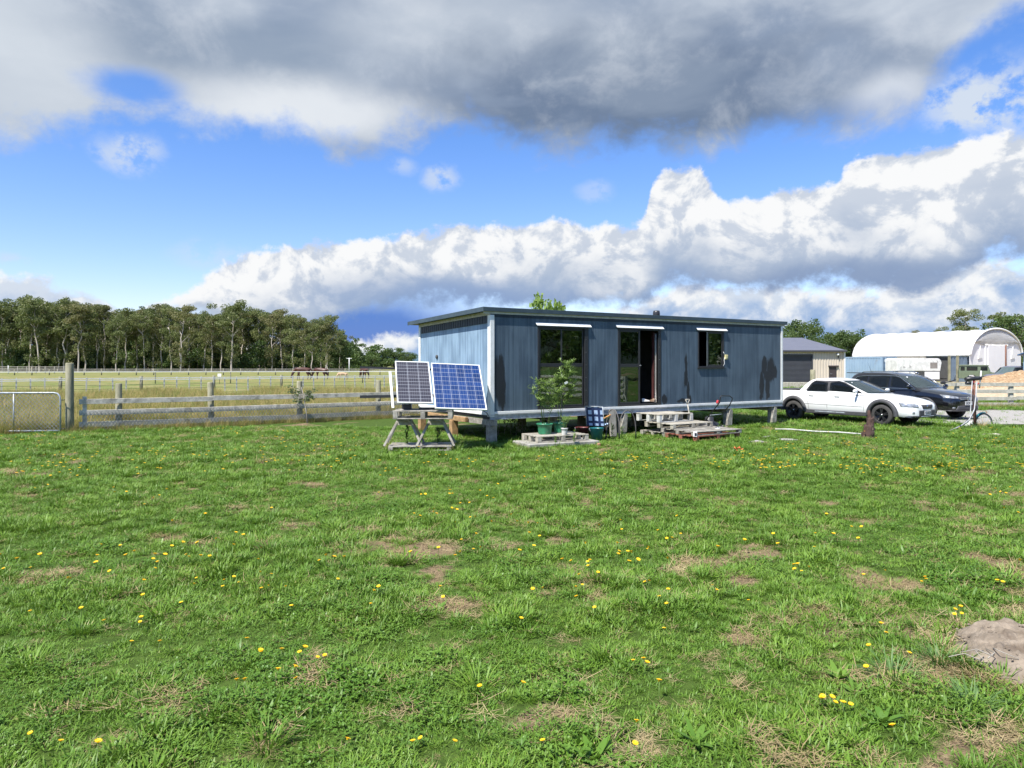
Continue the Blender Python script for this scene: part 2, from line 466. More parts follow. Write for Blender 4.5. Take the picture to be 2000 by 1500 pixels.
class Leaves:
    """collects bent blades as numpy-friendly strips"""
    def __init__(s): s.v = []; s.f = []; s.sz = []; s.mi = []; s.h = []; s.tid = []
    def blade(s, base, az_, lean, length, width, bend_, mi, tid, nseg=3, shape='blade', roll=0.0):
        n0 = len(s.v); d = Vector((cos(az_), sin(az_), 0)); side = Vector((-sin(az_), cos(az_), 0))
        if roll: side = (side * cos(roll) + Vector((0, 0, 1)) * sin(roll))
        p = Vector(base); ang = lean
        for k in range(nseg + 1):
            u = k / nseg
            if shape == 'blade': w = width * (1 - u ** 1.6) * (.75 + .5 * u if u < .5 else 1)
            else: w = width * (.25 + 1.5 * sin(pi * min(u * .95 + .04, 1))) * .62
            if k == nseg: s.v.append(p.copy()); s.h.append(1.0)
            else:
                s.v += [p - side * w / 2, p + side * w / 2]; s.h += [u, u]
            p = p + (d * sin(ang) + Vector((0, 0, 1)) * cos(ang)) * (length / nseg)
            ang += bend_ / nseg
        for k in range(nseg - 1):
            q = n0 + 2 * k; s.f += [q, q + 1, q + 3, q + 2]; s.sz.append(4); s.mi.append(mi)
        q = n0 + 2 * (nseg - 1); s.f += [q, q + 1, n0 + 2 * nseg]; s.sz.append(3); s.mi.append(mi)
        s.tid += [tid] * (len(s.v) - n0)

def tuft_templates(rng):
    L = Leaves()
    for tid in range(3):                                         # short lawn grass
        for k in range(23):
            r = .065 * sqrt(rng.random()); a = rng.random() * 6.283
            L.blade((r * cos(a), r * sin(a), -.005), a + rng.uniform(-1.0, 1.0), rng.uniform(.2, 1.15), rng.uniform(.03, .075), rng.uniform(.0055, .0105), rng.uniform(.3, 1.4), 0, tid)
    for k in range(46):                                          # lush clump
        r = .07 * sqrt(rng.random()); a = rng.random() * 6.283
        L.blade((r * cos(a), r * sin(a), -.005), a + rng.uniform(-.7, .7), rng.uniform(.15, 1.0), rng.uniform(.055, .105), rng.uniform(.008, .0125), rng.uniform(.3, 1.3), 0, 3)
    for k in range(11):                                          # plantain-like rosette
        a = k * 2.4 + rng.uniform(-.3, .3)
        L.blade((.008 * cos(a), .008 * sin(a), 0), a, rng.uniform(.7, 1.35), rng.uniform(.04, .085), rng.uniform(.011, .018), rng.uniform(.1, .6), 1, 4, 4, 'leaf')
    for k in range(24):                                          # clover patch
        r = .09 * sqrt(rng.random()); a = rng.random() * 6.283; h = rng.uniform(.015, .045)
        for q in range(3):
            L.blade((r * cos(a), r * sin(a), h), a + q * 2.09 + rng.uniform(-.4, .4), rng.uniform(.8, 1.5), rng.uniform(.009, .016), .010, .3, 1, 5, 2, 'leaf')
    for k in range(30):                                          # flat dead straw
        r = .10 * sqrt(rng.random()); a = rng.random() * 6.283
        L.blade((r * cos(a), r * sin(a), .004 + .012 * rng.random()), rng.random() * 6.28, rng.uniform(1.25, 1.6), rng.uniform(.05, .12), rng.uniform(.003, .005), rng.uniform(-.1, .15), 2, 6, 2)
    return L

def scatter_object(name, L, pts, rots, scales, vids, mats, nvar, label=None):
    """one mesh: the tuft shapes plus loose points; geometry nodes instance shape k on the points that carry vid == k"""
    nv = len(L.v)
    verts = np.concatenate([np.array([tuple(v) for v in L.v], np.float32), np.asarray(pts, np.float32)])
    me = np_mesh(name, verts, L.f, L.sz, mats, L.mi)
    assert len(me.vertices) == len(verts)
    def attr(nm, ty, a, b, key='value'):
        x = me.attributes.new(nm, ty, 'POINT'); x.data.foreach_set(key, np.concatenate([a, b]).ravel())
    n = len(pts)
    attr('tid', 'INT', np.array(L.tid, np.int32), np.full(n, -1, np.int32))
    attr('vid', 'INT', np.full(nv, -1, np.int32), np.asarray(vids, np.int32))
    attr('blade', 'FLOAT', np.array(L.h, np.float32), np.zeros(n, np.float32))
    attr('scl', 'FLOAT', np.ones(nv, np.float32), np.asarray(scales, np.float32))
    attr('rot', 'FLOAT_VECTOR', np.zeros((nv, 3), np.float32), np.asarray(rots, np.float32), 'vector')
    ob = obj_from_mesh(name, me)
    ng = bpy.data.node_groups.new(name, 'GeometryNodeTree')
    ng.interface.new_socket('Geometry', in_out='INPUT', socket_type='NodeSocketGeometry')
    ng.interface.new_socket('Geometry', in_out='OUTPUT', socket_type='NodeSocketGeometry')
    N = ng.nodes; K_ = ng.links
    gi = N.new('NodeGroupInput'); go = N.new('NodeGroupOutput'); j = N.new('GeometryNodeJoinGeometry')
    def na(nm, ty):
        x = N.new('GeometryNodeInputNamedAttribute'); x.data_type = ty; x.inputs[0].default_value = nm; return x.outputs[0]
    def eq(sock, k):
        x = N.new('FunctionNodeCompare'); x.data_type = 'INT'; x.operation = 'EQUAL'
        K_.new(sock, x.inputs['A'] if x.inputs['A'].enabled else x.inputs[2]); 
        for i_ in x.inputs:
            if i_.name == 'B' and i_.enabled: i_.default_value = k
        return x.outputs[0]
    tid = na('tid', 'INT'); vid = na('vid', 'INT'); scl = na('scl', 'FLOAT'); rot = na('rot', 'FLOAT_VECTOR')
    def intsep(sock, k):
        s_ = N.new('GeometryNodeSeparateGeometry'); s_.domain = 'POINT'
        x = N.new('FunctionNodeCompare'); x.data_type = 'INT'; x.operation = 'EQUAL'
        A = [i_ for i_ in x.inputs if i_.name == 'A' and i_.type == 'INT'][0]; B = [i_ for i_ in x.inputs if i_.name == 'B' and i_.type == 'INT'][0]
        K_.new(sock, A); B.default_value = k
        K_.new(gi.outputs[0], s_.inputs['Geometry']); K_.new(x.outputs[0], s_.inputs['Selection'])
        return s_.outputs[0]
    for k in range(nvar):
        inst = intsep(tid, k); pk = intsep(vid, k)
        ip = N.new('GeometryNodeInstanceOnPoints')
        K_.new(pk, ip.inputs['Points']); K_.new(inst, ip.inputs['Instance'])
        e2r = N.new('FunctionNodeEulerToRotation'); K_.new(rot, e2r.inputs[0]); K_.new(e2r.outputs[0], ip.inputs['Rotation'])
        K_.new(scl, ip.inputs['Scale'])
        K_.new(ip.outputs[0], j.inputs[0])
    K_.new(j.outputs[0], go.inputs[0])
    md = ob.modifiers.new('scatter', 'NODES'); md.node_group = ng
    return tag(ob, kind='stuff')

rs = np.random.RandomState(11)
def in_cabin(x, y):
    t_ = (x + .48) * .85 + (y - 16) * .527; s_ = (x + .48) * -.527 + (y - 16) * .85
    return (t_ > .3) & (t_ < 9.9) & (s_ > .4) & (s_ < 3.6)
pts = []; vids = []; scl = []; rots = []
for (ya, yb, dens, sc) in ((1.7, 6, 540, 1.0), (6, 11, 310, 1.08), (11, 20, 145, 1.35), (20, 33, 46, 1.9), (33, 60, 9, 3.2)):
    A_ = (yb - ya) * 2 * (.82 * yb + 1.5); n = int(A_ * dens)
    y = rs.uniform(ya, yb, n); x = rs.uniform(-1, 1, n) * (.82 * yb + 1.5)
    keep = np.abs(x) < .80 * y + 1.5
    if yb > 15: keep &= beyond(x, y) < .1 + (x > 5) * 100
    if yb > 30: keep &= (y < 36) & (x > 6) | (y < 60) & (x > 4) & (x < .52 * y)
    keep &= ~((x > 13.6) & (y > 20.3) & (y < 27.3) & (rs.rand(n) > .06))
    keep &= ~(in_cabin(x, y) & (rs.rand(n) > .45))
    keep &= ~(((x - 3.17) / .44) ** 2 + ((y - 4.2) / .54) ** 2 < 1)          # the dirt mound
    x = x[keep]; y = y[keep]
    bare = bare_at(x, y); r = rs.rand(len(x))
    lush = fbm(x * 1.1 + 60, y * 1.1 + 20, 3); cl = fbm(x * .8 + 90, y * .8 + 70, 2)
    thin = fbm(x * .5 + 30, y * .5 + 30, 2)
    vid = rs.randint(0, 3, len(x))
    vid = np.where((lush > .54) & (r < .34), 3, vid)
    vid = np.where((cl > .60) & (r > .84), 5, vid)
    vid = np.where((r > .50) & (r < .535), 4, vid)
    vid = np.where(((bare > .3) & (rs.rand(len(x)) < .72)) | ((r > .44) & (r < .47)), 6, vid)
    ok = (bare < .3) | (rs.rand(len(x)) < .50)
    ok &= ~((vid == 3) & (rs.rand(len(x)) < .4))
    x = x[ok]; y = y[ok]; vid = vid[ok]; bare = bare[ok]; thin = thin[ok]
    clumpy = fbm(x * 3.1 + 7, y * 3.1 + 3, 2)
    s_ = sc * rs.uniform(.65, 1.25, len(x)) * (.80 + .25 * thin) * np.where(y < 8, np.clip(.3 + 1.4 * clumpy, .5, 1.7), np.clip(.6 + .8 * clumpy, .7, 1.3))
    pts.append(np.stack([x, y, gz(x, y)], 1)); vids.append(vid); scl.append(s_)
    rots.append(np.stack([rs.uniform(-.2, .2, len(x)), rs.uniform(-.2, .2, len(x)), rs.uniform(0, 6.283, len(x))], 1))
ra = rs.uniform(0, 6.283, 260); rr_ = rs.uniform(.86, 1.3, 260)      # straw and ragged grass creeping over the edge of the dirt mound
x = 3.18 + .50 * rr_ * np.cos(ra); y = 4.2 + .62 * rr_ * np.sin(ra)
pts.append(np.stack([x, y, gz(x, y) + .03 * np.clip(1.05 - rr_, 0, 1)], 1)); vids.append(np.where(rs.rand(260) < .55, 6, rs.randint(0, 4, 260))); scl.append(rs.uniform(.7, 1.3, 260)); rots.append(np.stack([rs.uniform(-.3, .3, 260), rs.uniform(-.3, .3, 260), rs.uniform(0, 6.283, 260)], 1))
pts = np.concatenate(pts); vids = np.concatenate(vids); scl = np.concatenate(scl); rots = np.concatenate(rots)
scatter_object('grass', tuft_templates(random.Random(5)), pts, rots, scl, vids, [M_blade, M_broad, M_straw], 7)

# long dry grass beyond the paddock fence
def tall_templates(rng):
    L = Leaves()
    for tid in range(3):
        for k in range(34):
            r = .22 * sqrt(rng.random()); a = rng.random() * 6.283
            L.blade((r * cos(a), r * sin(a), -.02), a + rng.uniform(-1, 1), rng.uniform(.05, .55), rng.uniform(.30, .66), rng.uniform(.006, .012), rng.uniform(.1, .9), 0 if rng.random() < .86 else 1, tid, 3)
    return L
n = 30000
u = rs.uniform(-19, 17, n); d = 24 * rs.rand(n) ** 1.3 + .22
x = FA.x + FD.x * u + FN.x * d; y = FA.y + FD.y * u + FN.y * d
keep = (x < .02 * y - 1) & (x > -.82 * y - 2) & (fbm(x * .25, y * .25, 3) > .22 + np.clip((d - 14) / 40, 0, 1))
keep &= ~in_cabin(x, y) & ~(((x + .48) * .85 + (y - 16) * .527 > -.6) & ((x + .48) * -.527 + (y - 16) * .85 < 5.5))
x = x[keep]; y = y[keep]; d = d[keep]
sz = rs.uniform(.6, 1.15, len(x)) * np.where(d < 1.2, .85, 1) * (.7 + .6 * fbm(x * .4, y * .4, 2))
scatter_object('dry_grass', tall_templates(random.Random(8)), np.stack([x, y, gz(x, y)], 1), np.stack([rs.uniform(-.15, .15, len(x)), rs.uniform(-.15, .15, len(x)), rs.uniform(0, 6.28, len(x))], 1), sz, rs.randint(0, 3, len(x)), [M_tallstraw, M_blade], 3)

# ------------------------------------------------------------------ yellow flowers
M_yellow = pm('petal_yellow', (.85, .56, .01), (.80, .44, .0), 60, .6, 0, 0)
M_stem = pm('flower_stem', (.10, .17, .03), None, 20, .6, 0, 0)
def flower_mesh():
    mb = MB()
    mb.tube([(0, 0, 0), (.004, .002, .05), (.0, .006, .105)], .0014, 5, 1)
    for ring, (n_, r_, tilt, w) in enumerate(((14, .0135, .25, .0048), (10, .009, .6, .004))):
        for k in range(n_):
            a = 2 * pi * (k + .5 * ring) / n_; d_ = Vector((cos(a), sin(a), 0)); s_ = Vector((-sin(a), cos(a), 0))
            c0 = Vector((0, .006, .105)); e = d_ * cos(tilt) + Vector((0, 0, sin(tilt)))
            mb.poly([c0 + d_ * .001, c0 + e * r_ * .6 - s_ * w * .5, c0 + e * r_, c0 + e * r_ * .6 + s_ * w * .5], 0)
    mb.lathe([(.001, .098), (.0045, .1), (.0045, .106), (.002, .109)], (0, .006, 0), 'z', 8, 0)
    o_ = mb.build('meadow_flower', [M_yellow, M_stem], recalc=False)
    return o_
proto = flower_mesh()
frng = random.Random(21)
spots = []
explicit = [(70, 1447), (110, 1477), (184, 1495), (617, 1300), (590, 1300), (638, 1302), (555, 1334), (536, 1350), (462, 1366), (485, 1372), (594, 1355), (660, 1477), (945, 1358), (1008, 1352), (880, 1468), (812, 1478), (838, 1455), (1240, 1317), (1252, 1317), (1262, 1319), (1284, 1368), (1296, 1240), (1064, 1467), (1240, 1445), (1232, 1472), (1596, 1383), (1607, 1382), (1620, 1398), (1643, 1400), (1659, 1393), (1618, 1386), (1764, 1460), (1708, 1292), (1772, 1296), (1700, 1322), (1720, 1242), (1726, 1246), (280, 1230), (276, 1231), (210, 1231), (62, 1210), (160, 1213), (308, 1282), (250, 1276), (548, 1296), (586, 1300), (477, 1271), (502, 1294), (505, 1292), (370, 1156), (255, 1104), (262, 1100), (298, 1105), (295, 1120), (312, 1120), (378, 1105), (390, 1111), (412, 1104), (440, 1146), (451, 1145), (506, 1136), (526, 1131), (633, 1107), (640, 1112), (645, 1105), (672, 1112), (653, 1143), (1042, 1160), (1068, 1172), (1164, 1128), (1555, 1120), (1560, 1115), (1570, 1122), (1579, 1120), (1564, 1112), (1798, 1140), (1805, 1146), (1812, 1139), (1725, 1120), (1878, 1210), (1858, 1208), (1866, 1213), (1875, 1207), (1950, 1140), (1954, 1150), (1994, 1112), (1688, 1132)]
for x_, y_ in explicit: spots.append((x_, y_))
while len(spots) < 300:
    cx_, cy_ = frng.uniform(-20, 2020), 880 + 300 * frng.random() ** 1.35
    if frng.random() < .35: cx_ = frng.uniform(800, 1300); cy_ = frng.uniform(960, 1140)
    for k in range(frng.choice((1, 2, 3, 3, 5, 7))):
        q = (cy_ - 712) / 300
        spots.append((cx_ + frng.gauss(0, 36 * q + 8), cy_ + frng.gauss(0, 13 * q + 2)))
spots = spots[:300]
def place_flower(o_, x_, y_):
    g = G(x_, max(y_, 870) + 6); z_ = float(gz(np.array(g.x), np.array(g.y)))
    s_ = frng.uniform(1.0, 1.4) * (1.0 if g.y < 6 else 1.2)
    o_.location = (g.x, g.y, z_ - .02); o_.rotation_euler = (frng.uniform(-.5, .3), frng.uniform(-.3, .3), frng.uniform(0, 6.28)); o_.scale = (s_, s_, s_ * frng.uniform(.6, 1.0))
for k, (x_, y_) in enumerate(spots):
    o_ = proto if k == 0 else proto.copy()
    if k: C.objects.link(o_)
    place_flower(o_, x_, y_)
    tag(o_, 'small yellow daisy-like flower on a thin stem in the lawn grass', 'flower', 'small yellow flowers dotted over the lawn')
LF = Leaves()
for k in range(10): LF.blade((0, 0, .09), k * .628, 1.35, .016, .010, 0, 0, 0, 2, 'leaf')
fp = []
while len(fp) < 520:
    cx_, cy_ = frng.uniform(-20, 2020), frng.uniform(846, 935)
    if 720 < cx_ < 1460 and cy_ < 890: continue
    for k in range(frng.choice((1, 3, 4, 6))):
        g = G(cx_ + frng.gauss(0, 26), max(cy_ + frng.gauss(0, 5), 843)); fp.append((g.x, g.y, frng.uniform(-.04, .02)))
fp = np.array(fp)
scatter_object('distant_flowers', LF, fp, np.stack([np.zeros(len(fp)), np.zeros(len(fp)), rs.uniform(0, 6, len(fp))], 1), rs.uniform(1.2, 1.8, len(fp)), np.zeros(len(fp), int), [M_yellow], 1)
# ------------------------------------------------------------------ cabin
CO = Vector((-.48, 16.0, 0)); CD = Vector((.85, .527, 0)).normalized(); CN = Vector((-CD.y, CD.x, 0)); CRZ = atan2(CD.y, CD.x)
CL, CW = 10.1, 3.85
def cab(t_, y_, z_=0): return CO + CD * t_ + CN * y_ + Vector((0, 0, z_))
def wl(px, py=None):
    u = (px - CX) / F; t_ = (u * CO.y - CO.x) / (CD.x - u * CD.y)
    if py is None: return t_
    return t_, CH - (py - HY) / F * (CO.y + CD.y * t_)

M_white = pm('white_trim', (.80, .80, .78), (.72, .72, .69), 6, .45, 0, .05, 60)
M_black = pm('black_aluminium', (.022, .023, .026), (.03, .03, .033), 20, .38, 0, .03)
M_roofedge = pm('roof_fascia_metal', (.038, .058, .074), (.05, .075, .09), 5, .45, 0, .05, 30)
M_cream = pm('cream_trim', (.55, .53, .45), (.42, .40, .33), 9, .6)
M_galv = pm('galvanised_steel', (.42, .46, .50), (.28, .31, .34), 12, .5, .25, .1, 50, (1, 1, 1), dirt=(.12, .09, .06))
M_wood = pm('weathered_timber', (.36, .34, .29), (.21, .195, .165), 9, .85, 0, .5, 60, (1, 1, 1), dirt=(.12, .11, .085))
M_woodbrown = pm('treated_timber', (.42, .26, .12), (.27, .165, .075), 7, .8, 0, .5, 50, dirt=(.13, .08, .04))
M_woodgreen = pm('old_post_timber', (.30, .28, .19), (.17, .165, .10), 6, .85, 0, .6, 40, (1, 1, .3), dirt=(.08, .08, .05))
M_dark = pm('dark_inside', (.06, .06, .06), (.045, .045, .045), 5, .8)
M_inwall = pm('inner_lining', (.20, .19, .18), (.16, .15, .14), 3, .8, 0, 0)

def clad_mat(name, stains, k_=1.0):
    m, t, b, o = new_mat(name)
    co = coord(t); x, y, z = sep(co); along = x + y
    v1 = comb(along * 16, 0, z * .55); v2 = comb(along * 60, 3, z * 1.4); v3 = comb(along * 2.2, 7, z * .9)
    s1 = tnoise(v1, 1, 4, .6); s2 = tnoise(v2, 1, 3, .6); s3 = tnoise(v3, 1, 4, .55)
    col = mixc(smooth(s1 * .6 + s3 * .6, .46, .76), (.057, .087, .120), (.108, .155, .200))
    col = mixc(smooth(s2, .60, .76) * .38, col, (.17, .25, .31))
    col = mixc(smooth(s3, .56, .72) * .35, col, (.042, .075, .11))
    # joints between the cladding sheets
    fr = E.op('FRACT', along / 1.2)
    jn = 1 - smooth(E.op('ABSOLUTE', fr - .5), .003, .006)
    col = mixc(jn * .6, col, (.03, .05, .07))
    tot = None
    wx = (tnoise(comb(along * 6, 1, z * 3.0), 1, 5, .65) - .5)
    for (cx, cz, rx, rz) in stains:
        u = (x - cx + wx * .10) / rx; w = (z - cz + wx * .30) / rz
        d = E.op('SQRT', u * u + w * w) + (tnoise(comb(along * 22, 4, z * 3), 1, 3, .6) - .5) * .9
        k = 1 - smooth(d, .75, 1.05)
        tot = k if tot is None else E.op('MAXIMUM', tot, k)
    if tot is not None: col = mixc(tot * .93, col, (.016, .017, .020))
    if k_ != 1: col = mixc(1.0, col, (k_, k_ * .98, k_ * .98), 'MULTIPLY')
    t.links.new(col.s, b.inputs['Base Color'])
    b.inputs['Roughness'].default_value = .48; b.inputs['Specular IOR Level'].default_value = .35
    rib = E.op('SINE', along * (2 * pi / .052))
    bump(t, b, smooth(rib, .55, .98) * .5 + s2 * .35, .35, .006)
    return m
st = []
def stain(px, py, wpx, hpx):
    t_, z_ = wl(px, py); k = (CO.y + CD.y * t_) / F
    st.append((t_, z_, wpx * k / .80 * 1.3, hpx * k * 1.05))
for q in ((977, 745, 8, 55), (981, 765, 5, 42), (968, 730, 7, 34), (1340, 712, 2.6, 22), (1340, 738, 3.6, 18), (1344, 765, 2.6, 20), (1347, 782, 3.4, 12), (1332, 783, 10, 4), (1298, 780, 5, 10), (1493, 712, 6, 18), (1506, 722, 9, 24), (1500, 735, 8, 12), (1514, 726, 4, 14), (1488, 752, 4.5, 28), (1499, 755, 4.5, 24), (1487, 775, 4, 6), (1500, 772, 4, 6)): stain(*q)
M_clad = clad_mat('blue_cladding_front', st, .92); M_clad_sunlit = clad_mat('blue_cladding_sunlit', [], 2.6)  # second copy lightened: sunlight on the end wall is put into its colour

cabin = thing('cabin', 'long slate blue portable cabin on timber piles with white trim', 'cabin', CO, CRZ)
ZF, ZT = .715, 2.93
mk_z = lambda px, py: wl(px, py)[1]
ops = []      # openings in the front wall: t0, t1, z0, z1
for (pa, pb, ya, yb) in ((1050, 1149, 636, 800), (1206.5, 1291, 640, 797), (1363, 1413.5, 645, 718)):
    t0_, t1_ = wl(pa), wl(pb)
    ops.append((t0_, t1_, max(mk_z(pb, yb), ZF + .002), mk_z(pa, ya)))
ops[0] = (*ops[0][:2], .722, ops[0][3]); ops[1] = (*ops[1][:2], .722, ops[1][3])
# walls
mb = MB(); T = .08; xprev = 0.0
for (a, b_, z0_, z1_) in ops:
    mb.mm(xprev, a, 0, T, ZF, ZT); mb.mm(a, b_, 0, T, z1_, ZT)
    if z0_ > ZF + .05: mb.mm(a, b_, 0, T, ZF, z0_)
    xprev = b_
mb.mm(xprev, CL, 0, T, ZF, ZT)
bmesh.ops.remove_doubles(mb.bm, verts=mb.bm.verts[:], dist=1e-5)
mb.build('front_wall', M_clad, cabin)
mb = MB(); mb.mm(0, T, T, CW - T, ZF, ZT - .0); mb.build('end_wall', M_clad_sunlit, cabin)
mb = MB(); mb.mm(CL - T, CL, T, CW - T, ZF, ZT); mb.build('end_wall', M_clad_sunlit, cabin)
mb = MB(); mb.mm(0, CL, CW - T, CW, ZF, ZT); mb.build('rear_wall', M_clad_sunlit, cabin)
mb = MB(); mb.mm(T, CL - T, T, CW - T, .66, .72); mb.build('floor_deck', M_dark, cabin)
mb = MB(); mb.mm(T + .002, CL - T - .002, CW - T - .03, CW - T - .002, .722, 2.9); mb.mm(T + .002, CL - T - .002, T + .002, CW - T - .04, 2.86, 2.9)
mb.mm(6.6, 6.66, T + .01, CW - T - .05, .722, 2.85); mb.mm(2.9, 2.96, T + .01, CW - T - .05, .722, 2.85)
mb.build('inner_lining', M_inwall, cabin)
# roof: shallow fall to the rear, folded metal edge
mb = MB(); ol, orr, of_, ob_ = .21, .17, .045, .30
def rz(y_): return -.030 * y_
mb.prism([(-ol, -of_, 2.985 + rz(-of_)), (-ol, CW + ob_, 2.985 + rz(CW + ob_)), (-ol, CW + ob_, 3.05 + rz(CW + ob_)), (-ol, -of_, 3.05 + rz(-of_))], (CL + ol + orr, 0, 0))
mb.build('roof', M_roofedge, cabin)
mb = MB()
mb.mm(-ol - .012, CL + orr + .012, -of_ - .014, -of_ - .002, 2.975, 3.072, 0, .004)
mb.build('fascia', M_roofedge, cabin)
mb = MB(); y0_, y1_ = -of_ - .014, CW + ob_
for xx in (-ol - .013, CL + orr + .003):
    mb.prism([(xx, y0_, 2.972 + rz(y0_)), (xx, y1_, 2.972 + rz(y1_)), (xx, y1_, 3.07 + rz(y1_)), (xx, y0_, 3.072 + rz(y0_))], (.010, 0, 0))
mb.build('barge_edge', M_roofedge, cabin)
mb = MB(); mb.mm(-ol + .02, CL + .10, -.022, -.003, 2.925, 2.983); mb.prism([(-.028, 0.0, 2.90), (-.028, CW, 2.90 + rz(CW)), (-.028, CW, 2.984 + rz(CW)), (-.028, 0, 2.984)], (.024, 0, 0))
mb.build('eave_trim', M_cream, cabin)
M_eave_shade = clad_mat('painted_eave_shade', [], .30)  # darkened cladding: the eave shadow is painted as strips below the trim
mb = MB(); mb.mm(.086, CL - .061, -.007, -.001, 2.855, 2.924); mb.build('eave_shade_strip', M_eave_shade, cabin)
mb = MB(); n_ = 30  # end wall strip: modelled ribs, their dark tone is painted eave shadow
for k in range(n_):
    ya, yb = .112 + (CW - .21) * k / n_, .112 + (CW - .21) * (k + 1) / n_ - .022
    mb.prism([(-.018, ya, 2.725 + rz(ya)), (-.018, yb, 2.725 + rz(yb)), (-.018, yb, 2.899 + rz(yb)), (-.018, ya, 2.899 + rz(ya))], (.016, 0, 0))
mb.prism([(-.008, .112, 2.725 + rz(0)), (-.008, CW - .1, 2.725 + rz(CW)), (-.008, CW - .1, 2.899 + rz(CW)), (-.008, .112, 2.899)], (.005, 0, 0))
mb.build('eave_shade_strip', M_eave_shade, cabin)
# white corner and base trims
mb = MB(); mb.mm(-.022, .085, -.022, -.002, .60, 2.90, 0, .003); mb.mm(-.022, -.002, -.001, .11, .60, 2.90, 0, .003); mb.build('corner_trim', M_white, cabin)
mb = MB(); mb.mm(CL - .06, CL + .02, -.022, -.002, .655, 2.92, 0, .003); mb.build('corner_trim', M_white, cabin)
mb = MB(); mb.mm(-.022, -.002, CW - .09, CW + .02, .655, 2.80, 0, .003); mb.build('corner_trim', M_white, cabin)
mb = MB(); mb.mm(.087, CL - .062, -.030, -.002, .655, .715, 0, .003); mb.build('base_trim', M_white, cabin)
mb = MB(); mb.mm(-.030, -.002, .112, CW - .092, .63, .715, 0, .003); mb.build('base_trim', M_white, cabin)
# steel chassis rails and cross members
mb = MB(); mb.mm(-.02, CL + .02, .0, .012, .535, .648); mb.mm(-.02, CL + .02, -.03, .0, .535, .550); mb.mm(-.02, CL + .02, -.03, .0, .634, .648); mb.build('chassis_rail', M_galv, cabin)
mb = MB(); mb.mm(-.02, CL + .02, CW - .05, CW, .535, .648); mb.build('chassis_rail', M_galv, cabin)
mb = MB()
for k in range(11): mb.mm(.02 + k * .99, .08 + k * .99, .02, CW - .06, .55, .63)
mb.build('floor_joist', M_dark, cabin)
# timber bearers and piles
def bearer(x_, y0_, y1_, m_, z0_=.40, z1_=.535): 
    b_ = MB(); b_.mm(x_ - .045, x_ + .045, y0_, y1_, z0_, z1_, 0, .004); b_.build('bearer', m_, cabin)
bearer(.06, -.12, 2.2, M_wood, .40, .53); bearer(-.05, 1.05, 3.3, M_woodbrown, .415, .525)
for x_ in (1.95, 3.9, 5.85, 7.8, 9.72): bearer(x_, .02, CW - .1, M_wood, .41, .533)
piles = []
for i, x_ in enumerate((.06, 1.95, 3.9, 5.85, 7.8, 9.72)):
    for j, y_ in enumerate((.07, 1.75, 3.6)):
        mm_ = M_woodbrown if (i == 0 and j > 0) else (M_wood if j == 0 else M_woodgreen)
        w = .19 if i == 0 and j == 0 else .17
        b_ = MB(); zt = .41 if not (i == 0 and j == 1) else .41
        b_.box((x_ - (.10 if i == 0 and j else 0), y_, zt / 2 - .1), (w, w, zt + .2), Matrix.Rotation(R.uniform(-.06, .06), 3, 'Z'), 0, .008)
        b_.build('pile', mm_, cabin)
for x_ in (3.9, 5.85, 7.8, 9.72):      # splayed timber braces at the front piles
    b_ = MB(); b_.prism([(x_ - .10, -.035, .12 - .05), (x_ + .08, -.035, .07), (x_ + .11, -.035, .50), (x_ + .02, -.035, .53), (x_ - .10, -.035, .20)], (0, .055, 0)); b_.build('pile_brace', M_wood, cabin)
# flue
mb = MB(); ft = 5.79; fy = 1.0
mb.lathe([(.055, 2.9), (.055, 3.10)], (ft + .18, fy, 0), 'z', 16); mb.lathe([(.05, 3.10), (.085, 3.115), (.098, 3.17), (.098, 3.24), (.085, 3.295), (.05, 3.30)], (ft + .18, fy, 0), 'z', 18); mb.build('flue', M_black, cabin)

# glass
m, t, b, o = new_mat('window_glass'); M_glass = m
gl = t.nodes.new('ShaderNodeBsdfGlossy'); gl.inputs['Roughness'].default_value = .0; gl.inputs['Color'].default_value = (.95, 1, .97, 1)
tp = t.nodes.new('ShaderNodeBsdfTransparent'); tp.inputs['Color'].default_value = (.66, .72, .70, 1)
fr = t.nodes.new('ShaderNodeFresnel'); fr.inputs['IOR'].default_value = 1.75
mx = t.nodes.new('ShaderNodeMixShader'); fac = E(fr.outputs[0]) * .85 + .03
t.links.new(fac.s, mx.inputs[0]); t.links.new(tp.outputs[0], mx.inputs[1]); t.links.new(gl.outputs[0], mx.inputs[2]); t.links.new(mx.outputs[0], o.inputs['Surface'])
nb = t.nodes.new('ShaderNodeBump'); nb.inputs['Strength'].default_value = .022; nb.inputs['Distance'].default_value = .05
t.links.new(tnoise(coord(t), 1.6, 2, .5).s, nb.inputs['Height']); t.links.new(nb.outputs[0], gl.inputs['Normal'])

def frame_rect(mb, x0, x1, z0, z1, w, y0, y1, sides='lrtb', bev=.004):
    if 'l' in sides: mb.mm(x0, x0 + w, y0, y1, z0, z1, 0, bev)
    if 'r' in sides: mb.mm(x1 - w, x1, y0, y1, z0, z1, 0, bev)
    if 't' in sides: mb.mm(x0 + w + .0005, x1 - w - .0005, y0, y1, z1 - w, z1, 0, bev)
    if 'b' in sides: mb.mm(x0 + w + .0005, x1 - w - .0005, y0, y1, z0, z0 + w, 0, bev)
def pane(x0, x1, z0, z1, y, parent, name='pane'):
    p = MB(); p.mm(x0, x1, y, y + .004, z0, z1); return p.build(name, M_glass, parent)
M_rivet = pm('screw_heads', (.5, .5, .5), None, 20, .35, .8, 0)
def hood(a, b_, z_, name='drip_hood'):
    h = MB(); h.prism([(a - .035, -.002, z_ + .075), (a - .02, -.055, z_ + .012), (a - .02, -.055, z_), (a - .035, -.002, z_ + .055)], (b_ - a + .065, 0, 0)); return h.build(name, M_white, cabin)
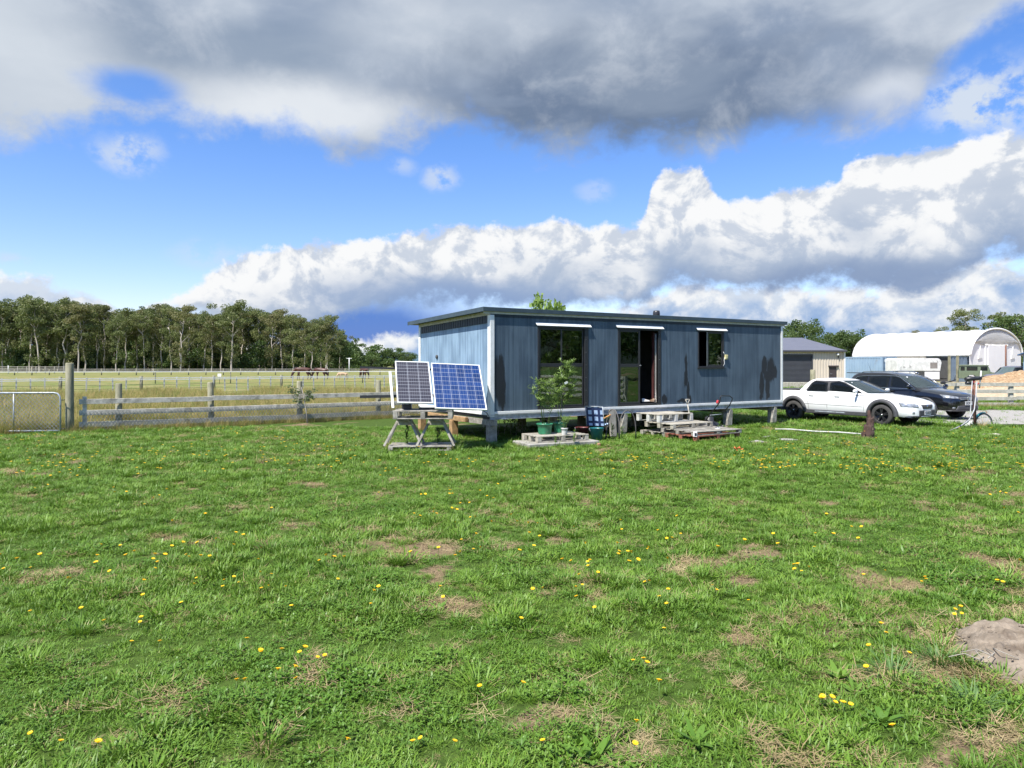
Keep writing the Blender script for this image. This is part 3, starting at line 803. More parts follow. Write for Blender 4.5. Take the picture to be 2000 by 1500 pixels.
# glazed sliding door, closed
a, b_, z0_, z1_ = ops[0]
dr = MB(); frame_rect(dr, a + .001, b_ - .001, z0_, z1_ - .001, .045, -.012, .06); dr.mm(b_ - .115, b_ - .047, -.012, .02, z0_ + .046, z1_ - .047, 0, .003); d1 = dr.build('sliding_door', M_black, cabin)
def sash(x0, x1, z0, z1, y, parent, midz=None, w=.05, name='sash'):
    s_ = MB(); frame_rect(s_, x0, x1, z0, z1, w, y, y + .03)
    if midz: s_.mm(x0 + w + .001, x1 - w - .001, y + .002, y + .028, midz - .042, midz + .042, 0, .003)
    o_ = s_.build(name, M_black, parent)
    if midz: pane(x0 + w - .002, x1 - w + .002, z0 + w, midz - .043, y + .012, parent); pane(x0 + w - .002, x1 - w + .002, midz + .043, z1 - w, y + .012, parent)
    else: pane(x0 + w - .002, x1 - w + .002, z0 + w, z1 - w, y + .012, parent)
    return o_
mid = wl(1097); mz = mk_z(1075, 713)
sash(a + .048, mid + .02, z0_ + .05, z1_ - .05, .0, d1, mz, .038); sash(mid - .015, b_ - .117, z0_ + .05, z1_ - .05, .034, d1, mz, .038)
sc_ = MB()
for k in range(7): sc_.box((b_ - .08, -.014, z0_ + .12 + k * .31), (.012, .006, .012))
sc_.build('screw_row', M_rivet, d1)
hood(a - .02, b_ + .02, z1_ + .0)
# sliding door standing half open
a, b_, z0_, z1_ = ops[1]
dr = MB(); frame_rect(dr, a + .001, b_ - .001, z0_, z1_ - .001, .045, -.012, .075); dr.mm(b_ - .10, b_ - .047, -.012, .02, z0_ + .046, z1_ - .047, 0, .003); d2 = dr.build('sliding_door', M_black, cabin); d2['label'] = 'glazed sliding door standing half open'
mid = wl(1250.5); mz = mk_z(1230, 714)
sash(a + .048, mid, z0_ + .05, z1_ - .05, .0, d2, mz, .05); sash(a + .06, mid - .02, z0_ + .05, z1_ - .05, .04, d2, mz, .05)
hd = MB(); hd.mm(mid - .035, mid + .012, -.03, -.001, mz - .012, mz + .014, 0, .004); hd.build('handle', M_rivet, d2)
sc_ = MB()
for k in range(6): sc_.box((b_ - .07, -.014, z0_ + .2 + k * .33), (.012, .006, .012))
sc_.build('screw_row', M_rivet, d2)
hood(a - .03, b_ + .02, z1_ + .0)
# sliding window, left half open
a, b_, z0_, z1_ = ops[2]
dr = MB(); frame_rect(dr, a + .001, b_ - .001, z0_ + .001, z1_ - .001, .035, -.014, .06); dr.mm(a - .015, b_ + .01, -.045, -.002, z0_ - .022, z0_ - .001, 0, .003); w1 = dr.build('window', M_black, cabin)
mid = wl(1383)
sash(mid - .02, b_ - .037, z0_ + .037, z1_ - .037, .0, w1, None, .042)
hood(a - .03, b_ + .06, z1_ + .0)
bl = MB(); bl.mm(mid - .055, mid - .035, -.006, .0, z0_ + .04, z1_ - .04); bl.build('sash_edge', M_rivet, w1)
# junction box and lead beside the window
t_, z_ = wl(1417, 697)
jb = MB(); jb.mm(t_ - .055, t_ + .055, -.05, -.001, z_ - .07, z_ + .06, 0, .008); jb.mm(t_ - .035, t_ + .035, -.056, -.0505, z_ - .045, z_ + .035, 0, .004)
jbo = jb.build('junction_box', pm('cream_plastic', (.62, .57, .30), (.5, .45, .22), 10, .5, 0, 0), cabin)
tb = MB(); tb.tube([(t_ - .06, -.02, z_ - .02), (t_ - .09, -.03, z_ - .10), (t_ - .07, -.03, z_ - .18), (t_ - .12, -.025, z_ - .26)], .006, 5); tb.tube([(t_ - .055, -.02, z_ + .04), (t_ - .085, -.03, z_ + .09), (t_ - .11, -.02, z_ + .14)], .006, 5); tb.build('cable', M_white, jbo)
# capped pipe on the end wall, lead over the corner trim
mb = MB(); mb.lathe([(.0, -.03), (.045, -.03), (.05, -.022), (.05, .0)], (0, 0, 0), 'x', 14); q = mb.build('vent_cap', M_dark, cabin); q.location = (-.003, 2.75, 1.98)

# curtains and things seen through the openings (all stand or hang inside the cabin)
M_curt = pm('beige_curtain', (.55, .48, .36), (.45, .39, .29), 6, .9)
M_maroon = pm('maroon_curtain', (.16, .055, .05), (.11, .035, .035), 5, .9)
M_lin = pm('white_curtain_lining', (.72, .68, .62), (.6, .56, .5), 5, .9)
def curtain(name, label, x0, x1, y, z0, z1, m_, folds):
    rows = []
    for j in range(13):
        z = z0 + (z1 - z0) * j / 12; pin = 1 - .28 * math.exp(-((z - (z0 + .62 * (z1 - z0))) / .28) ** 2) * (1 if folds > 3 else .2)
        rows.append([(x1 - (x1 - x0) * (1 - i / 40) * pin, y + .03 * sin(i / 40 * folds * 6.28 + .6 * sin(z * 2)), z) for i in range(41)])
    c = MB(); c.grid(rows); bmesh.ops.solidify(c.bm, geom=c.bm.faces[:], thickness=.004)
    e = thing(name, label, 'curtain', cab((x0 + x1) / 2, y, z0), CRZ); c.bm.transform(Matrix.Translation((-(x0 + x1) / 2, -y, -z0)))
    c.build('fabric', m_, e); rod = MB(); rod.tube([(x0 - (x0 + x1) / 2, 0, z1 - z0 + .02), (x1 - (x0 + x1) / 2, 0, z1 - z0 + .02)], .01, 8); rod.build('rod', M_black, e)
    return e
curtain('curtain', 'beige curtain drawn aside behind the closed glazed door', wl(1122), wl(1143), .16, .76, ops[0][3] - .03, M_curt, 4)
e = curtain('curtain', 'maroon curtain with white lining at the open doorway', wl(1280.6), wl(1283.6), .13, .78, ops[1][3] - .06, M_maroon, 2)
x0, x1 = wl(1283.2), wl(1286.0); xm = (wl(1280.6) + wl(1283.6)) / 2
c = MB(); c.grid([[(x0 - xm + (x1 - x0) * i / 8, -.05 + .012 * sin(i * 1.6), z) for i in range(9)] for z in np.linspace(0, ops[1][3] - .9, 6)]); bmesh.ops.solidify(c.bm, geom=c.bm.faces[:], thickness=.004); c.build('lining', M_lin, e)
bl = MB(); x0, x1 = wl(1386), wl(1410); rows = [[(x0 + (x1 - x0) * i / 24, .012 * sin(i * 1.5), z) for i in range(25)] for z in (0, .3, .6, .9, 1.02)]
bl.grid(rows); bmesh.ops.solidify(bl.bm, geom=bl.bm.faces[:], thickness=.004); bo = bl.build('net_curtain', pm('pale_teal_net', (.52, .66, .62), (.42, .56, .53), 7, .9)); bo.location = cab(0, .12, ops[2][2] + .03); bo.rotation_euler[2] = CRZ
tag(bo, 'pale teal net curtain behind the sliding window pane', 'curtain')
# string of discs in the glazed door
ch_ = thing('hanging_mobile', 'string of shiny discs hanging inside the glazed door', 'mobile', cab(wl(1130.5), .10, mk_z(1130, 680)), CRZ)
mb = MB(); mb.tube([(0, 0, -.02), (0, 0, .5)], .003, 4); mb.build('cord', M_dark, ch_)
for k, r_ in enumerate((.016, .03, .028, .028, .026)):
    d_ = MB(); d_.lathe([(r_ * .5, -.003), (r_, -.003), (r_, .003), (r_ * .5, .003), (r_ * .5, -.003)], (0, -.004, 0), 'y', 14, cap=False); q = d_.build('disc', M_rivet, ch_); q.location = (0, 0, .02 + k * .078)
# cupboard and shoes inside the open door
cu = thing('kitchen_cabinet', 'pale grey kitchen cabinet inside the open doorway', 'cabinet', cab(wl(1270), 1.75, .722), CRZ)
M_cab = pm('cabinet_paint', (.55, .56, .56), (.5, .5, .5), 4, .5)
q = MB(); q.mm(-1.0, .62, 0, .55, .12, .86, 0, .004); q.build('carcass', M_cab, cu); q = MB(); q.mm(-1.02, .64, -.02, .57, .862, .90, 0, .004); q.build('worktop', M_inwall, cu)
q = MB(); q.mm(-.98, .60, .03, .5, 0, .119); q.build('plinth', M_dark, cu)
q = MB(); q.lathe([(.035, .902), (.04, .95), (.04, 1.05), (.015, 1.08), (.015, 1.12)], (.1, .2, 0), 'z', 12); q = q.build('bottle', M_glass); q.parent = None; q.matrix_world = wmat(cu); tag(q, 'dark bottle standing on the kitchen cabinet worktop', 'bottle')
sh = thing('shoe', 'pair-less pale trainer lying on the open door sill', 'shoe', cab(wl(1266), .10, .80), CRZ)
def shoe_mesh(par, m_):
    s_ = MB(); s_.grid([[(x_, w_ * cos(a_), .012 + h_ * max(0, sin(a_))) for a_ in np.linspace(0, pi, 9)] for x_, w_, h_ in ((-.13, .01, .05), (-.12, .035, .085), (-.06, .04, .085), (0, .04, .06), (.06, .045, .045), (.12, .04, .035), (.145, .01, .02))]); s_.build('upper', m_, par)
    s_ = MB(); s_.mm(-.135, .14, -.042, .042, 0, .014, 0, .005); s_.build('sole', M_dark, par)
sh['label'] = 'pale trainer lying on the sill of the open doorway'; shoe_mesh(sh, M_lin)
sh2 = thing('shoe', 'brown boot beside the maroon curtain at the doorway', 'shoe', cab(wl(1279), .11, .795), CRZ + 1.4); shoe_mesh(sh2, pm('brown_leather', (.22, .15, .10), (.15, .1, .07), 10, .6))
# ------------------------------------------------------------------ paddock fence with wire netting
def fpt(t_, z_=0, off=0): return Vector((FA.x + FD.x * t_ + FN.x * off, FA.y + FD.y * t_ + FN.y * off, z_))
M_rail = pm('grey_rail_timber', (.64, .59, .50), (.42, .385, .32), 7, .85, 0, .5, 60, dirt=(.15, .145, .12))
M_wire = pm('netting_wire', (.30, .31, .31), (.2, .2, .2), 8, .5, .4, 0)
fence = thing('paddock_fence', 'grey timber post and rail fence with wire netting, beyond the lawn', 'fence', fpt(.2), atan2(FD.y, FD.x))
posts_t = [.35, 1.15, 3.5, 6.05, 8.62, 11.1]
for i, t_ in enumerate(posts_t):
    h = 1.27 if i else .93
    b_ = MB()
    if i: b_.lathe([(.085, -.3), (.088, .3), (.083, h - .02), (.07, h)], (0, 0, 0), 'z', 12); q = b_.build('post', M_woodgreen, fence); q.location = (t_ - .2, .10, 0); q.rotation_euler = (R.uniform(-.02, .02), R.uniform(-.02, .02), R.random() * 6)
    else: b_.box((0, 0, h / 2 - .1), (.10, .10, h + .2), None, 0, .006); q = b_.build('post', M_rail, fence); q.location = (t_ - .2, .02, 0)
for zc, hh in ((.81, .135), (.50, .135), (.185, .14)):
    for k in range(len(posts_t) - 2):
        a, b_ = posts_t[1 + k], posts_t[2 + k]
        if k == 0: a = .22
        q = MB(); dz = R.uniform(-.02, .02)
        q.bar((a - .2, -.035, zc + R.uniform(-.012, .012)), (b_ - .2 - .004, -.035, zc + dz), .04, hh, (0, 0, 1), 0, .004); q.build('rail', M_rail, fence)
# hexagonal netting over the lower rails, as fine wires
def netting(mb, x0, x1, z0, z1, y, s=.055, r=.0022):
    z = z0; row = 0
    nz = int((z1 - z0) / (s * .8)); nx_ = int((x1 - x0) / s)
    for j in range(nz):
        for i in range(nx_):
            xa = x0 + (i + .5 * (j % 2)) * s; za = z0 + j * s * .8
            mb.bar((xa, y, za), (xa + s / 2, y, za + s * .8), r, r)
            mb.bar((xa + s / 2, y, za + s * .8), (xa + s, y, za), r, r)
q = MB(); netting(q, .05, 10.6, .04, .58, -.064, .085, .0075); o_ = q.build('wire_netting', M_wire, fence, recalc=False)
gp = MB(); gp.lathe([(.098, -.4), (.102, .4), (.097, 1.80), (.085, 1.825)], (0, 0, 0), 'z', 18); o_ = gp.build('gate_post', M_woodgreen); o_.location = (GX(136, 18.55), 18.55, 0)
tag(o_, 'tall thick round timber post at the hinge side of the farm gate', 'post')
# pipe gate
gA = Vector((GX(118, 18.35), 18.35, 0)); gdir = Vector((-1, -.09, 0)).normalized()
gate = thing('farm_gate', 'galvanised pipe farm gate with chain mesh, standing open beside the tall post', 'gate', gA, atan2(gdir.y, gdir.x))
gate['label'] = 'galvanised pipe farm gate filled with wire mesh beside the tall post'
q = MB(); W_ = 3.0
q.tube([(0, 0, .07), (0, 0, .86), (.02, 0, .97), (.07, 0, 1.03), (.16, 0, 1.05), (W_, 0, 1.05), (W_, 0, .07)], .022, 8); q.tube([(0, 0, .07), (W_, 0, .07)], .022, 8); q.build('frame', M_galv, gate)
for xx in (1.14, 2.2): q = MB(); q.tube([(xx, 0, .09), (xx, 0, 1.03)], .017, 8); q.build('stay', M_galv, gate)
q = MB(); s_ = .105
for k in range(-10, 30):
    for sg in (1, -1):
        x0 = k * s_; pts_ = []
        za, zb = .09, 1.03; xa, xb = (x0, x0 + (zb - za)) if sg > 0 else (x0 + (zb - za), x0)
        def cl_(xa, za, xb, zb):
            t0_, t1_ = 0, 1
            if xa != xb:
                u0, u1 = (0.02 - xa) / (xb - xa), (W_ - .02 - xa) / (xb - xa); t0_ = max(0, min(u0, u1)); t1_ = min(1, max(u0, u1))
            return t0_, t1_
        a_, b_ = cl_(xa, za, xb, zb)
        if b_ - a_ > .02: q.bar((xa + (xb - xa) * a_, .004 * sg, za + (zb - za) * a_), (xa + (xb - xa) * b_, .004 * sg, za + (zb - za) * b_), .008, .008)
q.build('chain_mesh', M_wire, gate, recalc=False)
q = MB(); q.tube([(-.02, 0, .86), (-.12, .02, .87)], .012, 6); q.tube([(-.02, 0, .12), (-.12, .02, .12)], .012, 6); q.build('hinge', M_black, gate)
# young tree against the fence
def leaf_quads(mb_v, mb_f, c, n, rad, size, rng, squash=.7, asp=.5):
    for k in range(n):
        while True:
            p = Vector((rng.uniform(-1, 1), rng.uniform(-1, 1), rng.uniform(-1, 1)))
            if p.length < 1: break
        p = Vector(c) + Vector((p.x * rad, p.y * rad, p.z * rad * squash))
        a = Vector((rng.gauss(0, 1), rng.gauss(0, 1), rng.gauss(0, .7))).normalized(); u = a.orthogonal().normalized(); w = a.cross(u)
        th = rng.random() * 6.28; u2 = u * cos(th) + w * sin(th); w2 = a.cross(u2); s_ = size * rng.uniform(.6, 1.3)
        n0 = len(mb_v); mb_v += [p - u2 * s_, p - w2 * s_ * asp, p + u2 * s_, p + w2 * s_ * asp]; mb_f += [n0, n0 + 1, n0 + 2, n0 + 3]
def leaf_mesh(name, v, f, m_): return np_mesh(name, [tuple(x) for x in v], f, np.full(len(f) // 4, 4), [m_])
M_olive = leaf_mat('olive_leaf', (.11, .15, .06), (.17, .20, .10), (.09, .13, .06), 6, .25)
M_bark = pm('grey_bark', (.36, .33, .28), (.22, .20, .17), 5, .9, 0, .4, 30, (1, 1, .3))
sap = thing('sapling', 'thin young tree with sparse grey-green leaves against the paddock fence', 'tree', (GX(597, 21.6), 21.6, 0))
q = MB(); q.tube([(.06, 0, -.1), (.02, 0, .35), (-.05, 0, .75), (-.13, .0, 1.1)], [.022, .02, .015, .008], 7)
v_, f_ = [], []; lr = random.Random(4)
for k in range(9):
    z = lr.uniform(.6, 1.15); a = lr.choice((0, pi)) + lr.uniform(-.6, .6); L_ = lr.uniform(.15, .42); s0 = Vector((-.03 - .1 * (z - .5), 0, z)); e_ = s0 + Vector((cos(a) * L_, sin(a) * L_ * .5, lr.uniform(.02, .3)))
    q.tube([s0, e_], [.008, .004], 5)
    for j in range(3): leaf_quads(v_, f_, s0.lerp(e_, .4 + .3 * j), 12, .10, .042, lr, .8, .4)
q.build('trunk', M_bark, sap); obj_from_mesh('crown', leaf_mesh('crown', v_, f_, M_olive), sap)

# ------------------------------------------------------------------ solar rig
def pv(name, c1, c2, nx_, nz_, W_, H_, frame_w, busbars, label, bl, br, tl):
    """panel built from its lower corners and top-left corner (world)"""
    bl, br, tl = Vector(bl), Vector(br), Vector(tl)
    x = (br - bl); W_ = x.length; x.normalize(); z = (tl - bl); z -= x * z.dot(x); H_ = z.length; z.normalize(); y = z.cross(x)
    e = thing(name, label, 'panel'); e.matrix_world = Matrix.Translation(bl) @ Matrix((x, y, z)).transposed().to_4x4()
    e.rotation_mode = 'XYZ'; e.location = bl; e.rotation_euler = Matrix((x, y, z)).transposed().to_euler()
    m, t, b, o = new_mat(name + '_cells'); co = coord(t); sx, sy, sz = sep(co)
    mg = .022; u = (sx - mg) / ((W_ - 2 * mg) / nx_); w = (sz - mg) / ((H_ - 2 * mg) / nz_)
    fu, fw = E.op('FRACT', u), E.op('FRACT', w)
    gw = .0075 * nx_ / W_ / 2; gh = .0075 * nz_ / H_ / 2
    gap = E.op('MAXIMUM', 1 - smooth(E.op('MINIMUM', fu, 1 - fu), gw * .5, gw), 1 - smooth(E.op('MINIMUM', fw, 1 - fw), gh * .5, gh))
    bus = 1 - smooth(E.op('ABSOLUTE', E.op('FRACT', u * busbars) - .5), .03, .07)
    cell = tnoise(comb(E.op('FLOOR', u) * 3.1, 0, E.op('FLOOR', w) * 7.7), 1, 1, .5)
    col = mixc(smooth(cell + (tnoise(co, 30, 3, .6) - .5) * .5, .3, .7), c1, c2); col = mixc(bus * .25, col, (.35, .38, .45)); col = mixc(gap * .75, col, (.50, .53, .58))
    t.links.new(col.s, b.inputs['Base Color']); b.inputs['Roughness'].default_value = .22; b.inputs['Coat Weight'].default_value = .35; b.inputs['Coat Roughness'].default_value = .06; b.inputs['Specular IOR Level'].default_value = .3
    q = MB(); q.mm(.012, W_ - .012, .004, .014, .012, H_ - .012); q.build('cells', m, e)
    q = MB(); fw_ = frame_w
    q.mm(0, fw_, -.002, .035, 0, H_, 0, .002); q.mm(W_ - fw_, W_, -.002, .035, 0, H_, 0, .002); q.mm(fw_ + .0005, W_ - fw_ - .0005, -.002, .035, 0, fw_, 0, .002); q.mm(fw_ + .0005, W_ - fw_ - .0005, -.002, .035, H_ - fw_, H_, 0, .002)
    q.build('frame', M_white, e)
    q = MB(); q.mm(W_ * .3, W_ * .45, .016, .04, H_ * .7, H_ * .8); q.build('junction_box', M_black, e)
    return e
pv('photovoltaic_module', (.030, .030, .042), (.045, .043, .055), 3, 12, 0, 0, .022, 5, 'smaller charcoal solar panel, fixed to the rack beside the blue one', P(776, 786, 14.55), P(846, 787, 14.72), P(772, 705, 15.5))
pv('photovoltaic_module', (.007, .026, .098), (.011, .040, .150), 6, 10, 0, 0, .022, 3, 'larger blue gridded solar panel, fixed to the rack near the cabin corner', P(850, 797, 14.5), P(951.5, 800, 14.74), P(840, 708.5, 15.6))
rack = thing('panel_rack', 'metal rack with dark rails holding the two solar panels', 'rack', P(775, 800, 14.9))
for (pa, pb, ya, yb, Ya, Yb, hh) in ((703, 856, 717.5, 721, 15.72, 15.9, .045), (703, 870, 775, 771, 15.02, 15.22, .06)):
    q = MB(); q.bar(P(pa, ya, Ya), P(pb, yb + 1, Yb), .03, hh); q.build('rail', M_black, rack, True)
q = MB(); q.bar(P(762, 726, 15.2), P(768, 797, 14.9), .05, .05, (0, 1, 0)); q.build('upright', M_white, rack, True)
q = MB(); q.bar(P(926, 724, 16.02), P(905, 800, 15.15), .04, .04, (0, 1, 0)); q.build('upright', M_galv, rack, True)
q = MB(); q.bar(P(800, 722, 15.95), P(800, 802, 15.2), .04, .04, (0, 1, 0)); q.build('upright', M_galv, rack, True)
for px_c in (836, 858):
    q = MB(); q.bar(P(px_c - 18, 797.5, 14.95), P(px_c + 26, 797.5, 14.9), .03, .04); q.build('foot', M_black, rack, True)

def pallet(name, label, L_, W_, H_, nboards, loc, rotz, m_top, m_blk=None, group=None, stringers=3, bottom=True, gap=.06, tilt=(0, 0)):
    e = thing(name, label, 'pallet', loc, rotz, group); e.rotation_euler = (tilt[0], tilt[1], rotz); m_blk = m_blk or m_top
    bt = .020; rr = random.Random(int(L_ * 1000 + loc[0] * 10)); q = MB(); bw = (W_ - gap * (nboards - 1)) / nboards
    for k in range(nboards):
        y_ = -W_ / 2 + bw / 2 + k * (bw + gap)
        q.box((rr.uniform(-.012, .012), y_, H_ - bt / 2 + rr.uniform(-.003, .003)), (L_, bw * rr.uniform(.93, 1.03), bt), Matrix.Rotation(rr.uniform(-.01, .01), 3, 'Z'), 0, .003)
    q.build('top_deck', m_top, e)
    for k in range(stringers):
        x_ = -L_ / 2 + .05 + k * (L_ - .10) / (stringers - 1); q = MB()
        for y_ in (-W_ / 2 + .055, 0, W_ / 2 - .055): q.box((x_, y_, bt + (H_ - 2 * bt) / 2), (.095, .105, H_ - 2 * bt - .001), None, 0, .004)
        q.mm(x_ - .045, x_ + .045, -W_ / 2, W_ / 2, H_ - 2 * bt - .002, H_ - bt - .001) if False else None
        q.build('stringer', m_blk, e)
    if bottom:
        q = MB()
        for y_ in (-W_ / 2 + .055, 0, W_ / 2 - .055): q.box((0, y_, bt / 2), (L_, .10, bt - .001), None, 0, .003)
        q.build('bottom_deck', m_blk, e)
    return e
# stand: base frame, two trestles, pallet on top
bY = 14.85
yaw = .05
stand_c = Vector((GX(821, 14.75), 14.95, 0))
pallet('pallet', 'weathered pallet lying across the two trestles under the solar panels', 1.22, .8, .175, 5, (GX(828, 14.9), 14.95, .66), yaw, M_wood)
pallet('pallet', 'low timber pallet lying flat in the grass under the two trestles', 1.30, .75, .10, 6, (GX(822, 14.95), 15.0, .0), yaw, M_wood)
def trestle(px, label):
    e = thing('trestle', label, 'trestle', (GX(px, 14.95), 14.95, .10), yaw)
    h, spread, dep = .56, .40, .33
    for sx in (-1, 1):
        for sy in (-1, 1):
            q = MB(); q.bar((sx * .12, sy * .10, h - .03), (sx * spread * .97, sy * dep, 0), .045, .075 * .5, (0, 1, 0), 0, .003); q.build('leg', M_wood, e)
    for sy in (-1, 1):
        q = MB(); q.prism([(-.16, sy * .13 - .01, h - .14), (.16, sy * .13 - .01, h - .14), (.12, sy * .13 - .01, h), (-.12, sy * .13 - .01, h)], (0, .02, 0)); q.build('gusset', M_wood, e)
    q = MB(); q.mm(-.13, .13, -.33, .33, h - .04, h - .001, 0, .003); q.build('top_beam', M_wood, e)
trestle(790, 'grey timber trestle at the gate end, under the charcoal solar panel'); trestle(852, 'grey timber trestle at the cabin end, under the blue solar panel')
# small stuff lying on the top pallet
q = thing('battery_box', 'dark battery box on the pallet beneath the solar panels', 'battery', (GX(795, 15.0), 15.0, .845), yaw)
b_ = MB(); b_.mm(-.10, .10, -.08, .08, 0, .10, 0, .008); b_.build('case', M_black, q); b_ = MB(); b_.mm(-.06, -.03, -.02, .02, .10, .125); b_.mm(.03, .06, -.02, .02, .10, .125); b_.build('terminal', M_galv, q)
b_ = MB(); b_.tube([(GX(830, 14.7), 14.7, .842), (GX(845, 14.6), 14.65, .845), (GX(905, 14.7), 14.9, .86), (GX(942, 15.2), 15.2, .80), (GX(950, 15.6), 15.65, .72), (GX(956, 15.9), 15.92, .60)], .008, 6); o_ = b_.build('power_cable', M_black); tag(o_, 'black cable running from the panels to the cabin corner', 'cable')

# ------------------------------------------------------------------ steps of stacked pallets at the open door
M_woodlight = pm('bleached_timber', (.43, .40, .33), (.30, .275, .22), 8, .85, 0, .5, 60, dirt=(.17, .16, .11))
M_whitewood = pm('whitewashed_timber', (.56, .56, .53), (.42, .42, .39), 6, .8, 0, .3, 50, dirt=(.28, .26, .2))
M_redwood = pm('red_brown_timber', (.30, .10, .06), (.20, .075, .05), 8, .8, 0, .4, 50, dirt=(.14, .10, .07))
S = 'pallets stacked as steps to the open door'
pallet('pallet', 'red-brown pallet at the very bottom of the pallet steps', 1.55, 1.0, .115, 6, cab(5.03, -1.60), CRZ + .03, M_redwood, M_redwood, S)
pallet('pallet', 'grey pallet on the grass between the cabin piles and the red-brown one', 1.5, .9, .115, 6, cab(5.05, -.62), CRZ, M_wood, M_wood, S)
pallet('pallet', 'wide grey pallet lying on the red-brown one, holding the solar garden light', 1.58, 1.15, .10, 6, cab(5.06, -1.52, .118), CRZ - .02, M_wood, M_wood, S)
pallet('pallet', 'second pallet from the top of the steps', 1.38, 1.0, .125, 7, cab(4.93, -.90, .222), CRZ + .01, M_woodlight, M_woodlight, S, gap=.03)
pallet('pallet', 'topmost pallet of the steps, with white-painted blocks', 1.16, .85, .20, 6, cab(4.82, -.52, .352), CRZ, M_woodlight, M_whitewood, S, gap=.035)
# garden light and white bag on the wide pallet
gl_ = thing('solar_light', 'small white solar garden light leaning on the pallet steps', 'light', P(1358, 853.5, 16.45)); gl_.rotation_euler = (-.25, .12, .15)
b_ = MB(); b_.mm(-.045, .045, -.012, .02, 0, .125, 0, .008); b_.build('case', M_white, gl_); b_ = MB(); b_.mm(-.028, .028, -.017, -.0125, .022, .092); b_.build('solar_cell', M_black, gl_)
bag = MB(); bag.grid([[(.5 * .26 * (1 - z * 2.6) * cos(a) + .10 * z, .5 * .2 * (1 - z * 2.4) * sin(a), z + .012 * sin(5 * a)) for a in np.linspace(0, 2 * pi, 17)] for z in (0, .03, .08, .14, .19, .21)]); bo = bag.build('plastic_bag', M_whitewood); bo.location = P(1403, 851, 17.35); bo.rotation_euler = (0, -.25, .4)
tag(bo, 'crumpled white plastic bag on the far corner of the pallet steps', 'bag')
# fork and mower
fk = thing('garden_fork', 'garden fork standing upright between the pallet steps and the cabin', 'garden fork', P(1351, 826, 18.1))
b_ = MB(); top = P(1343, 790, 18.4) - P(1351, 826, 18.1); b_.tube([(0, 0, -.15), top], .017, 8); b_.build('shaft', M_wood, fk)
b_ = MB(); g0 = top; b_.tube([g0, g0 + Vector((-.055, 0, .13))], .013, 6); b_.tube([g0, g0 + Vector((.05, 0, .13))], .013, 6); b_.tube([g0 + Vector((-.058, 0, .13)), g0 + Vector((.053, 0, .13))], .014, 6); b_.build('handle', M_wood, fk)
b_ = MB()
for k in range(4): b_.tube([(-.06 + .04 * k, 0, -.15), (-.06 + .04 * k, 0, -.40)], .006, 5)
b_.box((0, 0, -.15), (.15, .02, .03)); b_.build('tines', M_black, fk)
mo = thing('lawn_mower', 'black push mower with tall folded handle parked under the cabin edge', 'lawn mower', (GX(1388, 18.9), 18.9, 0), CRZ)
mo['label'] = 'black push mower with a tall tubular handle beside the pallet steps'
def mloc(px, py, Y): return wmat(mo).inverted() @ P(px, py, Y)
b_ = MB(); h1 = [mloc(1376, 824, 18.95), mloc(1400, 793, 18.3), mloc(1405.5, 786, 18.2), mloc(1407, 775, 18.1), mloc(1409, 773, 18.1), mloc(1425, 773, 18.35), mloc(1430, 777, 18.4), mloc(1430, 781, 18.4), mloc(1424, 793, 18.55), mloc(1396, 823, 19.2)]
b_.tube(h1, .014, 8); b_.build('handle', M_black, mo)
b_ = MB(); p0, p1 = mloc(1387, 811, 18.6), mloc(1410, 809, 18.8); b_.tube([p0, p1], .010, 6); b_.build('cross_bar', M_galv, mo)
b_ = MB(); p0 = mloc(1401.5, 785, 18.25); b_.box(p0, (.06, .05, .09), Matrix.Rotation(.4, 3, 'Y'), 0, .012); b_.build('grip', pm('red_plastic', (.55, .05, .06), None, 9, .4, 0, 0), mo)
b_ = MB(); b_.lathe([(.02, .10), (.25, .10), (.27, .16), (.24, .24), (.12, .27), (.11, .38), (.05, .40)], (0, .05, 0), 'z', 18); b_.build('deck', M_black, mo)
for sx in (-1, 1):
    for sy in (-1, 1): b_ = MB(); b_.lathe([(.03, -.02), (.085, -.022), (.09, 0), (.085, .022), (.03, .02)], (0, 0, 0), 'x', 14); q = b_.build('wheel', M_black, mo); q.location = (sx * .25, .05 + sy * .2, .09)
pn = MB(); pn.lathe([(.0, .0), (.16, .0), (.19, .035), (.17, .04), (.15, .015), (0, .015)], (0, 0, 0), 'z', 18); o_ = pn.build('plant_saucer', M_black); o_.location = (GX(1391, 18.0), 18.0, .05); o_.rotation_euler = (.25, .1, 0); tag(o_, 'black plastic saucer in the shade behind the pallet steps', 'saucer')

# ------------------------------------------------------------------ pots, chair, hoops by the cabin
slab = MB(); slab.box((0, 0, .03), (1.75, .85, .10), None, 0, .012); M_conc = pm('concrete', (.34, .325, .29), (.25, .24, .21), 6, .9, 0, .4, 40, dirt=(.17, .17, .12)); o_ = slab.build('concrete_slab', M_conc); o_.location = cab(1.18, -.88); o_.rotation_euler[2] = CRZ - .12; tag(o_, 'flat pale concrete slab under the pallet of potted plants', 'slab')
pallet('pallet', 'small pallet carrying the potted plants beside the cabin corner', 1.30, .78, .14, 6, cab(1.22, -.78, .082), CRZ - .10, M_woodlight, M_woodlight)
M_pot = pm('green_plastic', (.030, .20, .095), (.025, .16, .08), 8, .4, 0, .02, dirt=(.10, .14, .09))
M_soil = pm('potting_soil', (.05, .035, .025), (.08, .06, .04), 40, .95, 0, .6)
M_willow = leaf_mat('narrow_leaf', (.20, .30, .085), (.27, .37, .13), (.13, .22, .05), 9, .35, .4)
